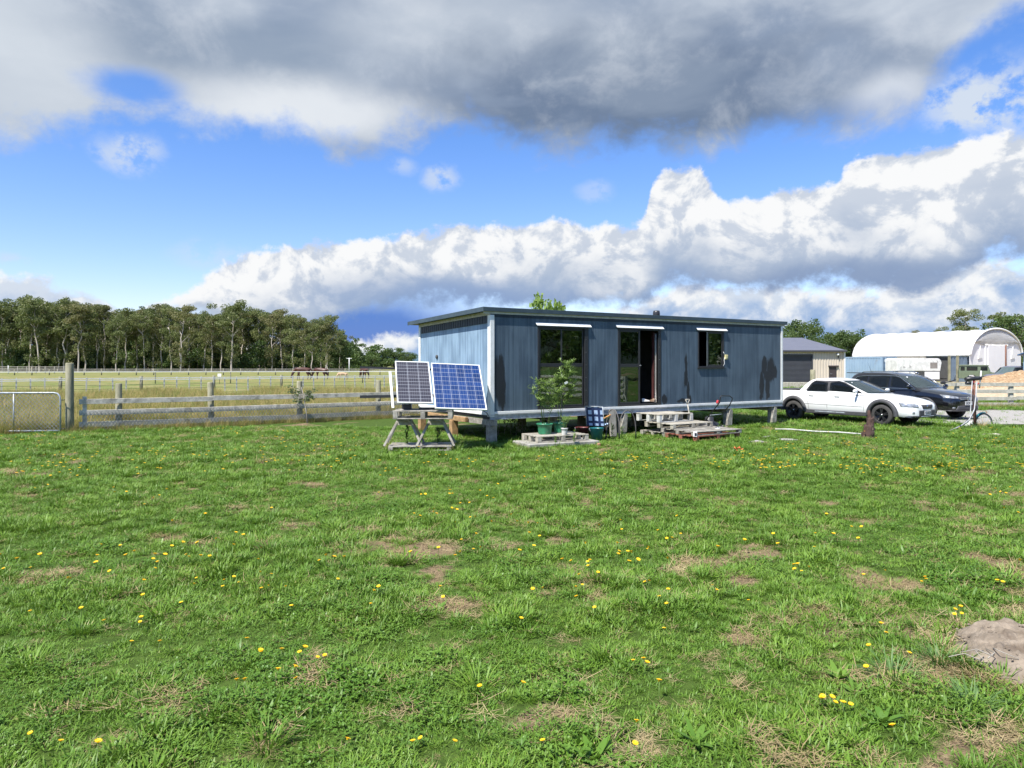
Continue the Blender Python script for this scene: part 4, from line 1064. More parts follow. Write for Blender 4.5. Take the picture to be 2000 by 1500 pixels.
def potted(name, label, loc, r_, h_, m_pot, stems, rng, lsize, catname='potted plant'):
    e = thing(name, label, catname, loc)
    q = MB(); q.lathe([(r_ * .80, 0), (r_ * .86, h_ * .5), (r_ * .94, h_ * .86), (r_ * 1.03, h_ * .87), (r_ * 1.05, h_), (r_ * .97, h_), (r_ * .92, h_ * .86)], (0, 0, 0), 'z', 26, cap=False); q.lathe([(0.0005, 0.004), (r_ * .8, .004)], (0, 0, 0), 'z', 26, cap=False); q.build('pot', m_pot, e)
    q = MB(); q.lathe([(.0005, h_ * .86), (r_ * .93, h_ * .84)], (0, 0, 0), 'z', 20, cap=False); q.build('soil', M_soil, e)
    st_ = MB(); L = Leaves()
    for (bx, by, pts_, nl, sub) in stems:
        path = [Vector((bx, by, h_ * .84))] + [Vector(p) for p in pts_]
        st_.tube(path, [.009] + [.007 - .004 * k / len(path) for k in range(1, len(path))], 6)
        def leaves_on(path, n, z_from):
            for k in range(n):
                u = z_from + (1 - z_from) * rng.random(); s_ = u * (len(path) - 1); i = min(int(s_), len(path) - 2); p = path[i].lerp(path[i + 1], s_ - i)
                L.blade(p, rng.random() * 6.28, rng.uniform(.4, 1.5), lsize * rng.uniform(.6, 1.2), lsize * .15, rng.uniform(.1, .9), 0, 0, 3, 'leaf', rng.uniform(-.6, .6))
        leaves_on(path, nl, .42)
        for k in range(sub):
            u = rng.uniform(.45, .97); s_ = u * (len(path) - 1); i = min(int(s_), len(path) - 2); p = path[i].lerp(path[i + 1], s_ - i); a = rng.random() * 6.28; Lb = rng.uniform(.14, .34)
            e1 = p + Vector((cos(a) * Lb * .7, sin(a) * Lb * .6, Lb * rng.uniform(.15, .9))); st_.tube([p, p.lerp(e1, .5) + Vector((0, 0, .02)), e1], [.004, .003, .002], 5); leaves_on([p, e1], int(nl * .26), .15)
    st_.build('stem', M_stem, e)
    obj_from_mesh('foliage', np_mesh('foliage', [tuple(x) for x in L.v], L.f, L.sz, [M_willow]), e)
    return e
pr = random.Random(12)
pz = .225
potted('potted_shrub', 'tall narrow-leaved shrub in the large green pot nearest the cabin corner', (GX(1064, 15.95), 15.95, pz), .18, .235, M_pot,
       [(-.05, 0, [(-.08, 0, .55), (-.10, .0, .85), (-.05, 0, 1.22)], 60, 11), (.0, .02, [(-.03, 0, .5), (.02, 0, .9), (.08, 0, 1.15)], 60, 10), (-.03, .03, [(-.08, 0, .6), (-.20, .02, .95), (-.24, .0, 1.02)], 16, 3), (.09, 0, [(.10, .05, .4), (.22, .05, .7), (.36, .06, 1.0)], 60, 10)], pr, .125)
potted('potted_shrub', 'tallest leafy shrub in the smaller green pot behind the white pot', (GX(1093, 16.3), 16.3, pz), .15, .23, M_pot,
       [(0, 0, [(.02, 0, .5), (.05, 0, 1.0), (.16, 0, 1.35), (.27, 0, 1.62)], 110, 20), (.03, 0, [(.05, 0, .5), (.22, 0, .9), (.36, 0, 1.15)], 80, 14), (-.02, 0, [(-.04, .03, .6), (-.10, .03, 1.0), (-.05, 0, 1.25)], 80, 14)], pr, .12)
potted('potted_plant', 'small dry brownish plant in the little white pot on the pallet', (GX(1102.5, 15.72), 15.72, pz), .075, .15, M_whitewood, [(0, 0, [(.01, 0, .25), (.03, 0, .36)], 26, 5), (.02, 0, [(.06, 0, .25), (.10, 0, .32)], 24, 4), (-.01, 0, [(-.03, 0, .22), (-.02, 0, .33)], 20, 4)], pr, .05)
wd = MB(); wd.mm(-.04, .04, -.002, .002, -.02, .03); o_ = wd.build('plant_label', M_white); o_.location = P(1106, 748, 16.1); o_.rotation_euler = (.2, -.5, .1); tag(o_, 'white plastic tag caught among the shrub leaves', 'tag')
# folding chair with webbing
ch = thing('folding_chair', 'folding lawn chair with blue and white checked webbing', 'chair', (GX(1163, 16.85), 16.85, 0), -.45)
m, t, b, o = new_mat('checked_webbing'); M_web = m
sx, sy, sz = sep(coord(t)); w1_ = smooth(E.op('SINE', sx * 42), -.35, -.2); w2_ = smooth(E.op('SINE', sz * 40 + .6), -.5, -.35)
col = mixc(w1_, (.018, .035, .11), mixc(w2_, (.018, .035, .11), (.42, .56, .80))); t.links.new(col.s, b.inputs['Base Color']); b.inputs['Roughness'].default_value = .6
q = MB(); q.prism([(-.21, 0, .33), (.21, 0, .33), (.20, -.11, .77), (-.20, -.11, .77)], (0, .006, 0)); q.build('backrest', M_web, ch)
q = MB(); q.prism([(-.21, .02, .33), (.21, .02, .33), (.21, .42, .36), (-.21, .42, .36)], (0, 0, .006)); q.build('seat', M_web, ch)
for sx in (-1, 1):
    q = MB(); q.tube([(sx * .225, .01, .30), (sx * .215, -.115, .79)], .011, 7); q.build('back_frame', M_galv, ch)
    q = MB(); q.bar((sx * .24, -.08, .52), (sx * .24, .40, .57), .045, .018, (0, 0, 1), 0, .005); q.build('armrest', pm('orange_varnished_wood', (.55, .27, .08), (.42, .2, .06), 8, .45, 0, .1), ch)
    q = MB(); q.tube([(sx * .235, .40, .56), (sx * .235, .02, .02)], .011, 7); q.build('leg', M_black, ch)
    q = MB(); q.tube([(sx * .235, -.03, .52), (sx * .235, .40, .02)], .011, 7); q.build('leg', M_black, ch)
q = MB(); q.tube([(-.215, -.115, .79), (.215, -.115, .79)], .011, 7); q.build('top_bar', M_galv, ch)
M_teal = pm('teal_plastic', (.012, .13, .14), (.01, .10, .11), 6, .35, 0, .02)
def bucket(name, label, loc, r_, h_, m_):
    e = thing(name, label, 'bucket', loc)
    q = MB(); q.lathe([(.001, .004), (r_ * .78, .004), (r_ * .97, h_ * .96), (r_ * 1.05, h_), (r_ * 1.0, h_ + .003), (r_ * .9, h_ * .9), (r_ * .72, .02), (.001, .02)], (0, 0, 0), 'z', 24, cap=False); q.build('tub', m_, e)
    q = MB(); q.tube([(r_ * 1.03 * cos(a), -.02 - r_ * .9 * sin(a) * .25, h_ - r_ * .9 * sin(a)) for a in np.linspace(0, pi, 13)], .005, 5); q.build('handle', M_galv, e)
bucket('bucket', 'teal plastic bucket in front of the checked folding chair', (GX(1165, 16.6), 16.6, -.01), .165, .31, M_teal)
bucket('bucket', 'dark maroon tub in the shade between pots and folding chair', (GX(1137, 17.1), 17.1, 0), .17, .27, pm('maroon_plastic', (.11, .025, .025), (.08, .02, .02), 5, .5, 0, 0))
M_iron = pm('weathered_iron', (.14, .135, .13), (.09, .08, .075), 12, .7, .2, .1)
def hoop(label, a, b_, h):
    a, b_ = Vector(a), Vector(b_); mid = (a + b_) / 2
    q = MB(); pts_ = []
    for k in range(15):
        th = pi * k / 14; p = a.lerp(b_, .5 - .5 * cos(th)); pts_.append(Vector((p.x, p.y, -.02 + h * sin(th) ** .6)))
    q.tube(pts_, .013, 7); o_ = q.build('metal_hoop', M_iron); tag(o_, label, 'hoop')

hoop('tall bent metal hoop arching beside the folding chair', P(1209, 858, 16.95), P(1242, 857, 17.1) + Vector((0, 0, 0)), .70)
hoop('second bent metal hoop leaning between chair and pallet steps', P(1184, 850, 17.3), P(1210, 857, 17.0), .72)
for px_, py_, w_, h_, lab in ((1198, 828, .20, .34, 'grey plank offcut standing under the cabin beside the chair'), ):
    q = MB(); q.box((0, 0, h_ / 2), (w_, .035, h_), None, 0, .005); o_ = q.build('plank', M_wood); o_.location = (GX(px_, 17.55), 17.55, .31); o_.rotation_euler = (-.12, .05, CRZ); o_.location.z = 0; o_.scale = (1, 1, 1.95); tag(o_, lab, 'plank')
# climbing plant in the dark under the corner
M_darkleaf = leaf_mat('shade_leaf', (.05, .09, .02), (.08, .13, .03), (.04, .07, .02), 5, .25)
v_, f_ = [], []; lr = random.Random(9)
for k in range(26): leaf_quads(v_, f_, (lr.uniform(-.42, .42), lr.uniform(-.2, .2), lr.uniform(.05, .62)), 16, .12, .035, lr, 1, .4)
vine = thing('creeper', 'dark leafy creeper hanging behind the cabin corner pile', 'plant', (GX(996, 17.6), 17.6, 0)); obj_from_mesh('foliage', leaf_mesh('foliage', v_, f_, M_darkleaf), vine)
q = MB()
for k in range(5): q.tube([(-.3 + .15 * k, .02 * k, -.05), (-.28 + .14 * k + .03, 0, .3), (-.3 + .15 * k, 0, .55)], .006, 5)
q.build('stem', M_bark, vine)
# weeds beside slab, trestles and piles: individual leafy plants
def weed_mesh(kind, rng, size=1.0):
    L = Leaves()
    if kind == 'dock':
        for k in range(20): L.blade((0, 0, 0), k * 2.4 + rng.uniform(-.3, .3), rng.uniform(.6, 1.4), rng.uniform(.07, .15) * size, rng.uniform(.018, .036) * size, rng.uniform(.1, .7), 0, 0, 5, 'leaf')
    elif kind == 'rush':
        for k in range(85):
            r = .09 * size * sqrt(rng.random()); a = rng.random() * 6.28
            L.blade((r * cos(a), r * sin(a), 0), a + rng.uniform(-.5, .5), rng.uniform(.1, 1.1), rng.uniform(.09, .19) * size, rng.uniform(.006, .010), rng.uniform(.5, 1.5), 0, 0, 4)
    else:
        L.blade((0, 0, -.02), 0, 0, .42 * size, .012, .1, 0, 0, 4)
        for k in range(60):
            h = rng.uniform(0, .34) * size; a = rng.random() * 6.28
            L.blade((rng.gauss(0, .012) * size, rng.gauss(0, .012) * size, h), a, rng.uniform(.3, 1.3), rng.uniform(.05, .09) * size, rng.uniform(.012, .022) * size, .4, 0, 0, 4, 'leaf')
    return L
wr = random.Random(31)
M_rush = leaf_mat('blue_green_blade', (.10, .19, .05), (.14, .24, .08), (.07, .15, .04), 4, .3)
for kind, px, py, size, lab in (('dock', 1640, 1335, .9, 'broad-leaved bright green weed near the dirt mound'), ('rush', 1745, 1330, 1.15, 'arching grassy tussock between the broad-leaved weed and dirt mound'), ('rush', 1835, 1300, .95, 'grassy tussock against the near side of the dirt mound'), ('rush', 1900, 1385, .95, 'blue-green tussock below the dirt mound'), ('rush', 310, 1210, .75, 'lush dark green tuft beside a bare brown patch of lawn'), ('rush', 930, 1345, 1.0, 'dense green tuft in the middle of the foreground lawn'), ('dock', 1160, 1490, 1.0, 'broad-leaved weed at the bottom edge of the lawn'), ('dock', 448, 1202, .6, 'single pale broad-leaved weed in the lawn'), ('dock', 1602, 1190, .6, 'small round-leaved weed in the lawn well beyond the dirt mound'), ('rush', 60, 1310, 1.0, 'dark tuft by the photo edge below a brown patch'), ('rush', 160, 1245, .8, 'medium green tuft near a thatch patch'), ('dock', 640, 1330, .7, 'low leafy weed beside three clustered yellow flowers'), ('dock', 1360, 1460, .9, 'toothed leafy weed near a bare patch at the bottom'), ('dock', 1725, 1420, .85, 'leafy weed close by the cluster of seven flowers'), ('rush', 520, 1460, .9, 'upright tuft at the bottom of the lawn'), ('rush', 1180, 1290, .8, 'yellow-green tuft in the foreground lawn')):
    L = weed_mesh(kind, wr, size); g = G(px, py)
    o_ = obj_from_mesh('lawn_weed' if kind == 'dock' else 'grass_tussock', np_mesh('weed', [tuple(x) for x in L.v], L.f, L.sz, [M_broad if kind == 'dock' else (M_rush if px > 1700 else M_blade)]))
    o_.location = (g.x, g.y, float(gz(np.array(g.x), np.array(g.y)))); tag(o_, lab, 'weed' if kind == 'dock' else 'grass tuft')
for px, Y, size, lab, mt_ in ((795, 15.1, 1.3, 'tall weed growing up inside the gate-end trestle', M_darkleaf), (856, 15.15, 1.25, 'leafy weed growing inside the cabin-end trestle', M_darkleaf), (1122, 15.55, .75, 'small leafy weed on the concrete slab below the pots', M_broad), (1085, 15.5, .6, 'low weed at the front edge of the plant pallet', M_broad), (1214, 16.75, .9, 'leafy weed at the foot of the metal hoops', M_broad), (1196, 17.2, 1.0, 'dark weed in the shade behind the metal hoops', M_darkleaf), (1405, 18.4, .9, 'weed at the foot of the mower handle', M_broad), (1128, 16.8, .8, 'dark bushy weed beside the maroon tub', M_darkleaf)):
    L = weed_mesh('tall', wr, size); o_ = obj_from_mesh('tall_weed', np_mesh('weed', [tuple(x) for x in L.v], L.f, L.sz, [mt_])); o_.location = (GX(px, Y), Y, 0.0 if px not in (1122,) else .08); tag(o_, lab, 'weed')

# ------------------------------------------------------------------ dirt mound, stump, pipe, stones
M_dirt = pm('dry_dirt', (.25, .205, .155), (.15, .12, .088), 9, .95, 0, 1.0, 26, dirt=(.09, .065, .045))
def heap(name, label, cat_, loc, rx, ry, h, m_, seed, rough=.3, n=44, kind=None, power=1.4):
    rows = []
    for j in range(n + 1):
        r = j / n; row = []
        for i in range(n * 2 + 1):
            a = 2 * pi * i / (n * 2); x = r * cos(a); y = r * sin(a)
            f = fbm(np.array(x * 1.6 + seed), np.array(y * 1.6 + seed * 2), 4); f2 = fbm(np.array(x * 6 + seed), np.array(y * 6), 3)
            z = h * (1 - r ** 2) ** power * (1 + rough * (float(f) - .5) * 2) + h * rough * .35 * (float(f2) - .5) * (1 - r)
            row.append((x * rx * (1 + .25 * (float(f) - .5)), y * ry * (1 + .25 * (float(f) - .5)), z - .02))
        rows.append(row)
    q = MB(); q.grid(rows); bmesh.ops.remove_doubles(q.bm, verts=q.bm.verts[:], dist=1e-4); o_ = q.build(name, m_); o_.location = loc; return tag(o_, label, cat_, kind=kind)
MX, MY, MRX, MRY = GX(2000, 4.2) + .15, 4.2, .52, .64
rows = []
for j in range(41):
    r = j / 40; row = []
    for i in range(97):
        a = 2 * pi * i / 96; edge = 1 + .30 * (float(fbm(np.array(cos(a) * 1.3 + 4), np.array(sin(a) * 1.3 + 9), 3)) - .5)
        x, y = MX + MRX * r * edge * cos(a), MY + MRY * r * edge * sin(a)
        f1 = float(fbm(np.array(x * 5), np.array(y * 5), 3)) - .5; f2 = float(fbm(np.array(x * 17), np.array(y * 17 + 4), 3)) - .5; f3 = float(fbm(np.array(x * 60), np.array(y * 60), 2)) - .5
        z = .155 * (1 - r ** 3.2) + (1 - r ** 4) * (f1 * .09 + f2 * .06 + f3 * .022) - .02
        row.append((x, y, z))
    rows.append(row)
q = MB(); q.grid(rows, 0, False); bmesh.ops.remove_doubles(q.bm, verts=q.bm.verts[:], dist=1e-4)
for k in range(170):
    a = wr.random() * 6.28; r = .45 + .68 * wr.random(); s_ = wr.uniform(.006, .022); x, y = MX + MRX * r * cos(a), MY + MRY * r * sin(a); zz = .13 * max(0, 1 - r ** 3.2)
    M_ = Matrix.Translation((x, y, zz + .004)) @ Matrix.Rotation(wr.random() * 3, 4, 'X') @ Matrix.Rotation(wr.random() * 3, 4, 'Z') @ Matrix.Diagonal((s_, s_ * .8, s_ * .65, 1)); bmesh.ops.create_icosphere(q.bm, subdivisions=1, radius=1, matrix=M_)
o_ = q.build('dirt_mound', M_dirt); tag(o_, 'mound of bare dry brown dirt in the lawn, cut by the photo edge', 'dirt mound')
for k in range(7):
    q = MB(); a = wr.random() * 6.28; c0 = Vector((GX(1975, 4.1), 4.0, .14)); p = c0 + Vector((wr.uniform(-.25, .2), wr.uniform(-.25, .2), wr.uniform(-.05, .0)))
    q.tube([p, p + Vector((cos(a) * .08, sin(a) * .08, .015)), p + Vector((cos(a + .5) * .16, sin(a + .5) * .16, .0))], [.004, .003, .002], 5); o_ = q.build('twig', M_bark); tag(o_, 'thin dry twig lying on the dirt mound', 'twig', 'dry twigs on the dirt mound')
sr = random.Random(5)
M_stump = pm('rotten_redwood', (.085, .048, .038), (.035, .022, .018), 9, .95, 0, 1.0, 22, (1, 1, .25), dirt=(.24, .17, .12))
q = MB()
def shard(p0, p1, r0, r1, sd):
    rows = []
    for j in range(9):
        u = j / 8; c = Vector(p0).lerp(Vector(p1), u); r = r0 + (r1 - r0) * u
        rows.append([(c.x + r * (1 + .55 * mnoise.noise(Vector((cos(a) * 1.6 + sd, sin(a) * 1.6, u * 2.2)))) * cos(a), c.y + r * (1 + .5 * mnoise.noise(Vector((cos(a) * 1.6, sin(a) * 1.6 + sd, u * 2.6)))) * sin(a), c.z + .06 * u * mnoise.noise(Vector((cos(a) * 2.3 + sd, sin(a) * 2.3, 5)))) for a in np.linspace(0, 2 * pi, 19)])
    q.grid(rows); q.poly(rows[-1][:-1])
shard((-.03, 0, -.1), (.0, 0, .30), .165, .12, 1); shard((.02, 0, .18), (.05, .0, .46), .125, .085, 2); shard((.03, .02, .38), (.0, .0, .62), .085, .028, 3)
shard((.06, -.02, .30), (.12, -.02, .47), .05, .02, 4); shard((-.10, -.03, .0), (-.15, -.05, .27), .07, .02, 5); shard((-.13, .0, -.05), (-.20, -.02, .12), .07, .025, 6); shard((.09, .03, -.05), (.12, .02, .30), .07, .03, 7)
bmesh.ops.remove_doubles(q.bm, verts=q.bm.verts[:], dist=1e-4); o_ = q.build('tree_stump', M_stump); o_.scale = (.85, .85, 1.05); o_.location = (GX(1697, 17.3), 17.3, 0); tag(o_, 'jagged dark red-brown rotten stump standing in the grass before the pickup', 'stump')
q = MB(); pp = [G(1514, 841), G(1545, 842.5), G(1590, 845.5), G(1640, 848.5), G(1684, 851)]; q.tube([p + Vector((0, 0, .04 + .015 * (k % 2))) for k, p in enumerate(pp)], .018, 8); o_ = q.build('plastic_pipe', M_whitewood); tag(o_, 'white plastic pipe lying in the grass between cabin and stump', 'pipe')
M_stone = pm('pale_stone', (.55, .50, .42), (.40, .36, .30), 9, .9, 0, .6, 30)
def rock(label, px, py, rx, ry, h, m_=None, seed=1):
    g = G(px, py); return heap('rock', label, 'rock', (g.x, g.y, 0), rx, ry, h, m_ or M_stone, seed, .5, 12, power=.6)
rock('flat pale sandy rock in the grass below the standpipe', 1938, 850, .30, .16, .07, seed=2); rock('white rounded stone at the foot of the standpipe', 1893, 831, .12, .1, .15, M_whitewood, 5)
for k, (px, py, rx, ry) in enumerate(((1536, 858, .28, .13), (1508, 853, .32, .12), (1480, 862, .22, .1))):
    g = G(px, py); heap('gravel_patch', ('worn grey gravel patch in the grass nearest the stump', 'wide worn gravel patch in front of the end pile', 'small worn gravel patch towards the pallet steps')[k], 'gravel patch', (g.x, g.y, .01), rx, ry, .035, M_gravel, 7 + k, .3, 14)
# fallen leaves: an orange clump in the lawn
L = Leaves(); lr = random.Random(3)
for k in range(26): L.blade((lr.gauss(0, .045), lr.gauss(0, .035), .03 + lr.random() * .05), lr.random() * 6.28, lr.uniform(.6, 1.6), lr.uniform(.04, .07), .03, .5, 0, 0, 3, 'leaf', lr.uniform(-.5, .5))
g = G(1440, 884); o_ = obj_from_mesh('leaf_clump', np_mesh('leaf_clump', [tuple(x) for x in L.v], L.f, L.sz, [pm('orange_leaf', (.50, .14, .03), (.36, .09, .03), 30, .7, 0, 0)])); o_.location = (g.x, g.y, .02); tag(o_, 'clump of orange-brown fallen leaves on the lawn before the pallet steps', 'leaves')
q = MB(); g = G(1170, 871); q.box((0, 0, .03), (.07, .05, .06), Matrix.Rotation(.5, 3, 'Z'), 0, .008); o_ = q.build('brick', pm('terracotta', (.5, .25, .15), (.4, .2, .12), 12, .9)); o_.location = g; tag(o_, 'small terracotta brick piece at the end of the concrete slab', 'brick')

# ------------------------------------------------------------------ standpipe with hoses, half-buried bicycle wheel
sp0 = Vector((GX(1903, 20.4), 20.4, 0))
sp = thing('standpipe', 'rusty water standpipe post with black fittings on top, beside the black car', 'standpipe', sp0)
M_rust = pm('rusty_steel', (.20, .09, .06), (.11, .055, .04), 12, .8, .2, .3)
q = MB(); q.tube([(.03, 0, -.2), (.0, 0, .6), (-.03, 0, 1.22)], .042, 10); q.build('post', M_rust, sp)
q = MB(); q.tube([(-.27, -.03, 1.36), (.20, .03, 1.39)], [.055, .06], 12); q.tube([(-.25, -.02, 1.25), (-.05, .0, 1.24)], .05, 10); q.build('valve_body', M_black, sp)
q = MB(); q.tube([(-.03, 0, 1.2), (-.02, 0, 1.33)], .03, 8); q.tube([(.05, 0, 1.2), (.14, .0, 1.24)], .022, 8); q.build('pipe_joint', pm('red_paint', (.5, .06, .05), (.35, .05, .04), 10, .5), sp)
q = MB(); q.tube([(.16, .02, 1.10), (.21, .02, 1.60)], .018, 8); q.build('riser', M_white, sp)
def hose(label, pts_, r_, m_):
    b_ = MB(); b_.tube([P(*p) for p in pts_], r_, 7); o_ = b_.build('hose', m_); tag(o_, label, 'hose')
M_hose = pm('black_hose', (.03, .03, .032), (.05, .05, .05), 10, .45, 0, 0); M_hoseg = pm('grey_hose', (.42, .43, .43), (.3, .3, .3), 10, .45, 0, 0)
hose('black hose looping from the standpipe down along the grass', [(1902, 772, 20.3), (1904, 795, 20.2), (1898, 812, 20.1), (1882, 829, 19.8), (1862, 839, 19.2), (1838, 846, 18.5), (1806, 849.5, 17.9)], .024, M_hose)
hose('pale grey hose beside the black hose', [(1908, 745, 20.3), (1906, 775, 20.2), (1903, 800, 20.1), (1893, 820, 19.9), (1876, 832.5, 19.6), (1852, 842.5, 18.8), (1812, 849.5, 17.9)], .016, M_hoseg)
hose('grey hose hanging almost straight down in front of the black car', [(1899, 744, 20.25), (1897, 770, 20.2), (1896, 795, 20.2), (1894.5, 815, 20.1), (1890, 826, 20.0)], .014, M_hoseg)
bw = thing('bicycle_wheel', 'half-buried bicycle wheel with teal mudguard in tall grass', 'bicycle wheel', (GX(1921, 20.9), 20.9, .02), .25)
q = MB(); q.lathe([(.300, -.018), (.325, -.02), (.335, 0), (.325, .02), (.300, .018), (.300, -.018)], (0, 0, 0), 'y', 36, cap=False); q.build('tyre', M_hose, bw)
q = MB(); q.lathe([(.287, -.012), (.299, -.013), (.299, .013), (.287, .012), (.287, -.012)], (0, 0, 0), 'y', 36, cap=False); q.build('rim', M_galv, bw)
q = MB(); 
for k in range(20): a = 2 * pi * k / 20; q.tube([(.02 * cos(a + .5), .012 * (-1) ** k, .02 * sin(a + .5)), (.287 * cos(a), 0, .287 * sin(a))], .0018, 4)
q.lathe([(.001, -.03), (.02, -.03), (.02, .03), (.001, .03)], (0, 0, 0), 'y', 10, cap=False); q.build('spokes', M_galv, bw)
q = MB(); q.lathe([(.345, -.028), (.362, -.02), (.366, 0), (.362, .02), (.345, .028)], (0, 0, 0), 'y', 30, cap=False, a0=1.35, a1=3.2); q.build('mudguard', pm('teal_paint', (.03, .36, .32), (.03, .28, .26), 8, .35, 0, 0), bw)
q = MB(); q.box((.33 * cos(1.3), 0, .345 * sin(1.3) + .015), (.06, .03, .03), Matrix.Rotation(.3, 3, 'Y'), 0, .006); q.build('reflector', pm('red_reflector', (.7, .08, .05), None, 9, .3, 0, 0), bw)
for px, Y, size, lab in ((1918, 20.3, 1.25, 'tall grass tussock around the buried bicycle wheel'), (1938, 20.6, 1.1, 'grass tussock beyond the bicycle wheel'), (1900, 19.9, .9, 'grass tussock at the foot of the standpipe'), (1838, 22.2, 1.0, 'small weed tuft in front of the black car'), (758, 14.9, .9, 'dry straw tuft at the gate-end trestle foot'), (878, 14.8, .8, 'rusty dry tuft inside the cabin-end trestle'), (893, 14.7, .85, 'green seed-head tuft beside the cabin-end trestle')):
    L = weed_mesh('rush', wr, size * 1.6); o_ = obj_from_mesh('grass_tussock', np_mesh('weed', [tuple(x) for x in L.v], L.f, L.sz, [M_tallstraw if 'dry' in lab else (M_blade if px < 1850 else M_tallstraw if px == 1918 else M_rush)])); o_.location = (GX(px, Y), Y, 0); tag(o_, lab, 'grass tuft')
# ------------------------------------------------------------------ vehicles
M_tyre = pm('tyre_rubber', (.035, .034, .033), (.055, .052, .048), 14, .85, 0, .2, 40)
M_plastic = pm('black_plastic', (.045, .045, .05), (.06, .06, .063), 10, .6, 0, .1, 60)
M_rimblack = pm('black_alloy', (.018, .018, .02), (.028, .028, .03), 12, .4, .2, 0)
M_chrome = pm('chrome', (.75, .75, .75), None, 5, .15, 1, 0)
M_plate = pm('number_plate_white', (.72, .72, .70), None, 5, .5, 0, 0)
M_carglass = None
m, t, b, o = new_mat('tinted_car_glass'); M_carglass = m
b.inputs['Base Color'].default_value = (.012, .016, .018, 1); b.inputs['Roughness'].default_value = .03; b.inputs['Specular IOR Level'].default_value = .7
m, t, b, o = new_mat('windscreen_glass'); M_screen = m
b.inputs['Base Color'].default_value = (.07, .10, .10, 1); b.inputs['Roughness'].default_value = .03; b.inputs['Specular IOR Level'].default_value = .9; b.inputs['Coat Weight'].default_value = .6; b.inputs['Coat Roughness'].default_value = .02
M_lamp = pm('clear_headlamp', (.42, .44, .46), (.18, .19, .20), 9, .12, .3, 0, coat=.8)
M_amber = pm('amber_lens', (.75, .28, .03), None, 9, .25, 0, 0)
def paint(name, c, rough=.25, coat=.8):
    m = pm(name, c, tuple(x * .96 for x in c), 3, rough, 0, 0, coat=coat, rvar=.04); return m
M_carwhite = paint('white_car_paint', (.80, .80, .79)); M_carblack = paint('black_car_paint', (.006, .006, .0075), .2, .9); M_army = pm('olive_green_paint', (.115, .150, .092), (.10, .13, .08), 6, .6, 0, .05)

def lerp_tab(tab, x):
    for (x0, *a), (x1, *b_) in zip(tab, tab[1:]):
        if x0 <= x <= x1:
            u = (x - x0) / (x1 - x0) if x1 > x0 else 0; u = u
            return [p + (q - p) * u for p, q in zip(a, b_)]
    return list(tab[-1][1:]) if x > tab[-1][0] else list(tab[0][1:])
def loft_body(tab, n=46):
    """tab rows: x, half width, z bottom, z shoulder, z centre line -> closed body, in mesh units"""
    x0, x1 = tab[0][0], tab[-1][0]; xs_ = sorted(set([r[0] for r in tab] + list(np.linspace(x0, x1, n)))); rows = []
    for x in xs_:
        w, zb, zs, zc = lerp_tab(tab, x); h = zs - zb
        prof = [(0, zb), (w * .72, zb), (w * .93, zb + .02 * h), (w * .985, zb + .16 * h), (w, zb + .42 * h), (w * .995, zb + .62 * h), (w * .975, zb + .82 * h), (w * .935, zs - .05 * h), (w * .87, zs - .005), (w * .74, zs + (zc - zs) * .45), (w * .4, zs + (zc - zs) * .88), (0, zc)]
        ring = [(x, y, z) for y, z in prof] + [(x, -y, z) for y, z in prof[-2:0:-1]]
        rows.append(ring + [ring[0]])
    return rows
def smooth_obj(o, levels):
    for p in o.data.polygons: p.use_smooth = True
def finish(bm_, name, mats, parent, cutters=(), bevel=0):
    me = bpy.data.meshes.new(name); bm_.to_mesh(me); bm_.free()
    for m_ in mats: me.materials.append(m_)
    return me
def boolean_mesh(me, cut_mb):
    a = bpy.data.objects.new('a', me); cm = bpy.data.meshes.new('c'); bmesh.ops.recalc_face_normals(cut_mb.bm, faces=cut_mb.bm.faces[:]); cut_mb.bm.to_mesh(cm); cut_mb.bm.free(); cm.materials.append(me.materials[0]); cm.materials.append(M_dark)
    for p in cm.polygons: p.material_index = 1
    b_ = bpy.data.objects.new('b', cm); C.objects.link(a); C.objects.link(b_)
    md = a.modifiers.new('cut', 'BOOLEAN'); md.operation = 'DIFFERENCE'; md.solver = 'EXACT'; md.object = b_
    if hasattr(md, 'material_mode'): md.material_mode = 'INDEX'
    dg = bpy.context.evaluated_depsgraph_get(); r = bpy.data.meshes.new_from_object(a.evaluated_get(dg))
    bpy.data.objects.remove(a); bpy.data.objects.remove(b_)
    return r
def car_body(parent, name, tab, wheels, arch_r, mat_, arch_z):
    q = MB(); rows = loft_body(tab); q.grid(rows)
    q.bm.faces.new([v for v in q.bm.verts][:len(rows[0]) - 1][::-1]); 
    vs = list(q.bm.verts); q.bm.faces.new(vs[-len(rows[0]):-1])
    bmesh.ops.remove_doubles(q.bm, verts=q.bm.verts[:], dist=1e-5); bmesh.ops.recalc_face_normals(q.bm, faces=q.bm.faces[:])
    me = bpy.data.meshes.new(name); q.bm.to_mesh(me); q.bm.free(); me.materials.append(mat_); me.materials.append(M_dark)
    c = MB(); w = max(r[1] for r in tab)
    for wx in wheels:
        for sy in (-1, 1):
            c.lathe([(arch_r, sy * (w - .27)), (arch_r, sy * (w + .2))], (wx, 0, arch_z), 'y', 28)
    me2 = boolean_mesh(me, c)
    for p in me2.polygons: p.use_smooth = p.material_index == 0
    me2.name = name
    try: me2.set_sharp_from_angle(angle=radians(32))
    except Exception: pass
    o_ = obj_from_mesh(name, me2, parent)
    if len(me2.materials) < 2: me2.materials.append(M_dark)
    bm_ = bmesh.new(); bm_.from_mesh(me2); bv = BVHTree.FromBMesh(bm_); bm_.free()
    return o_, bv
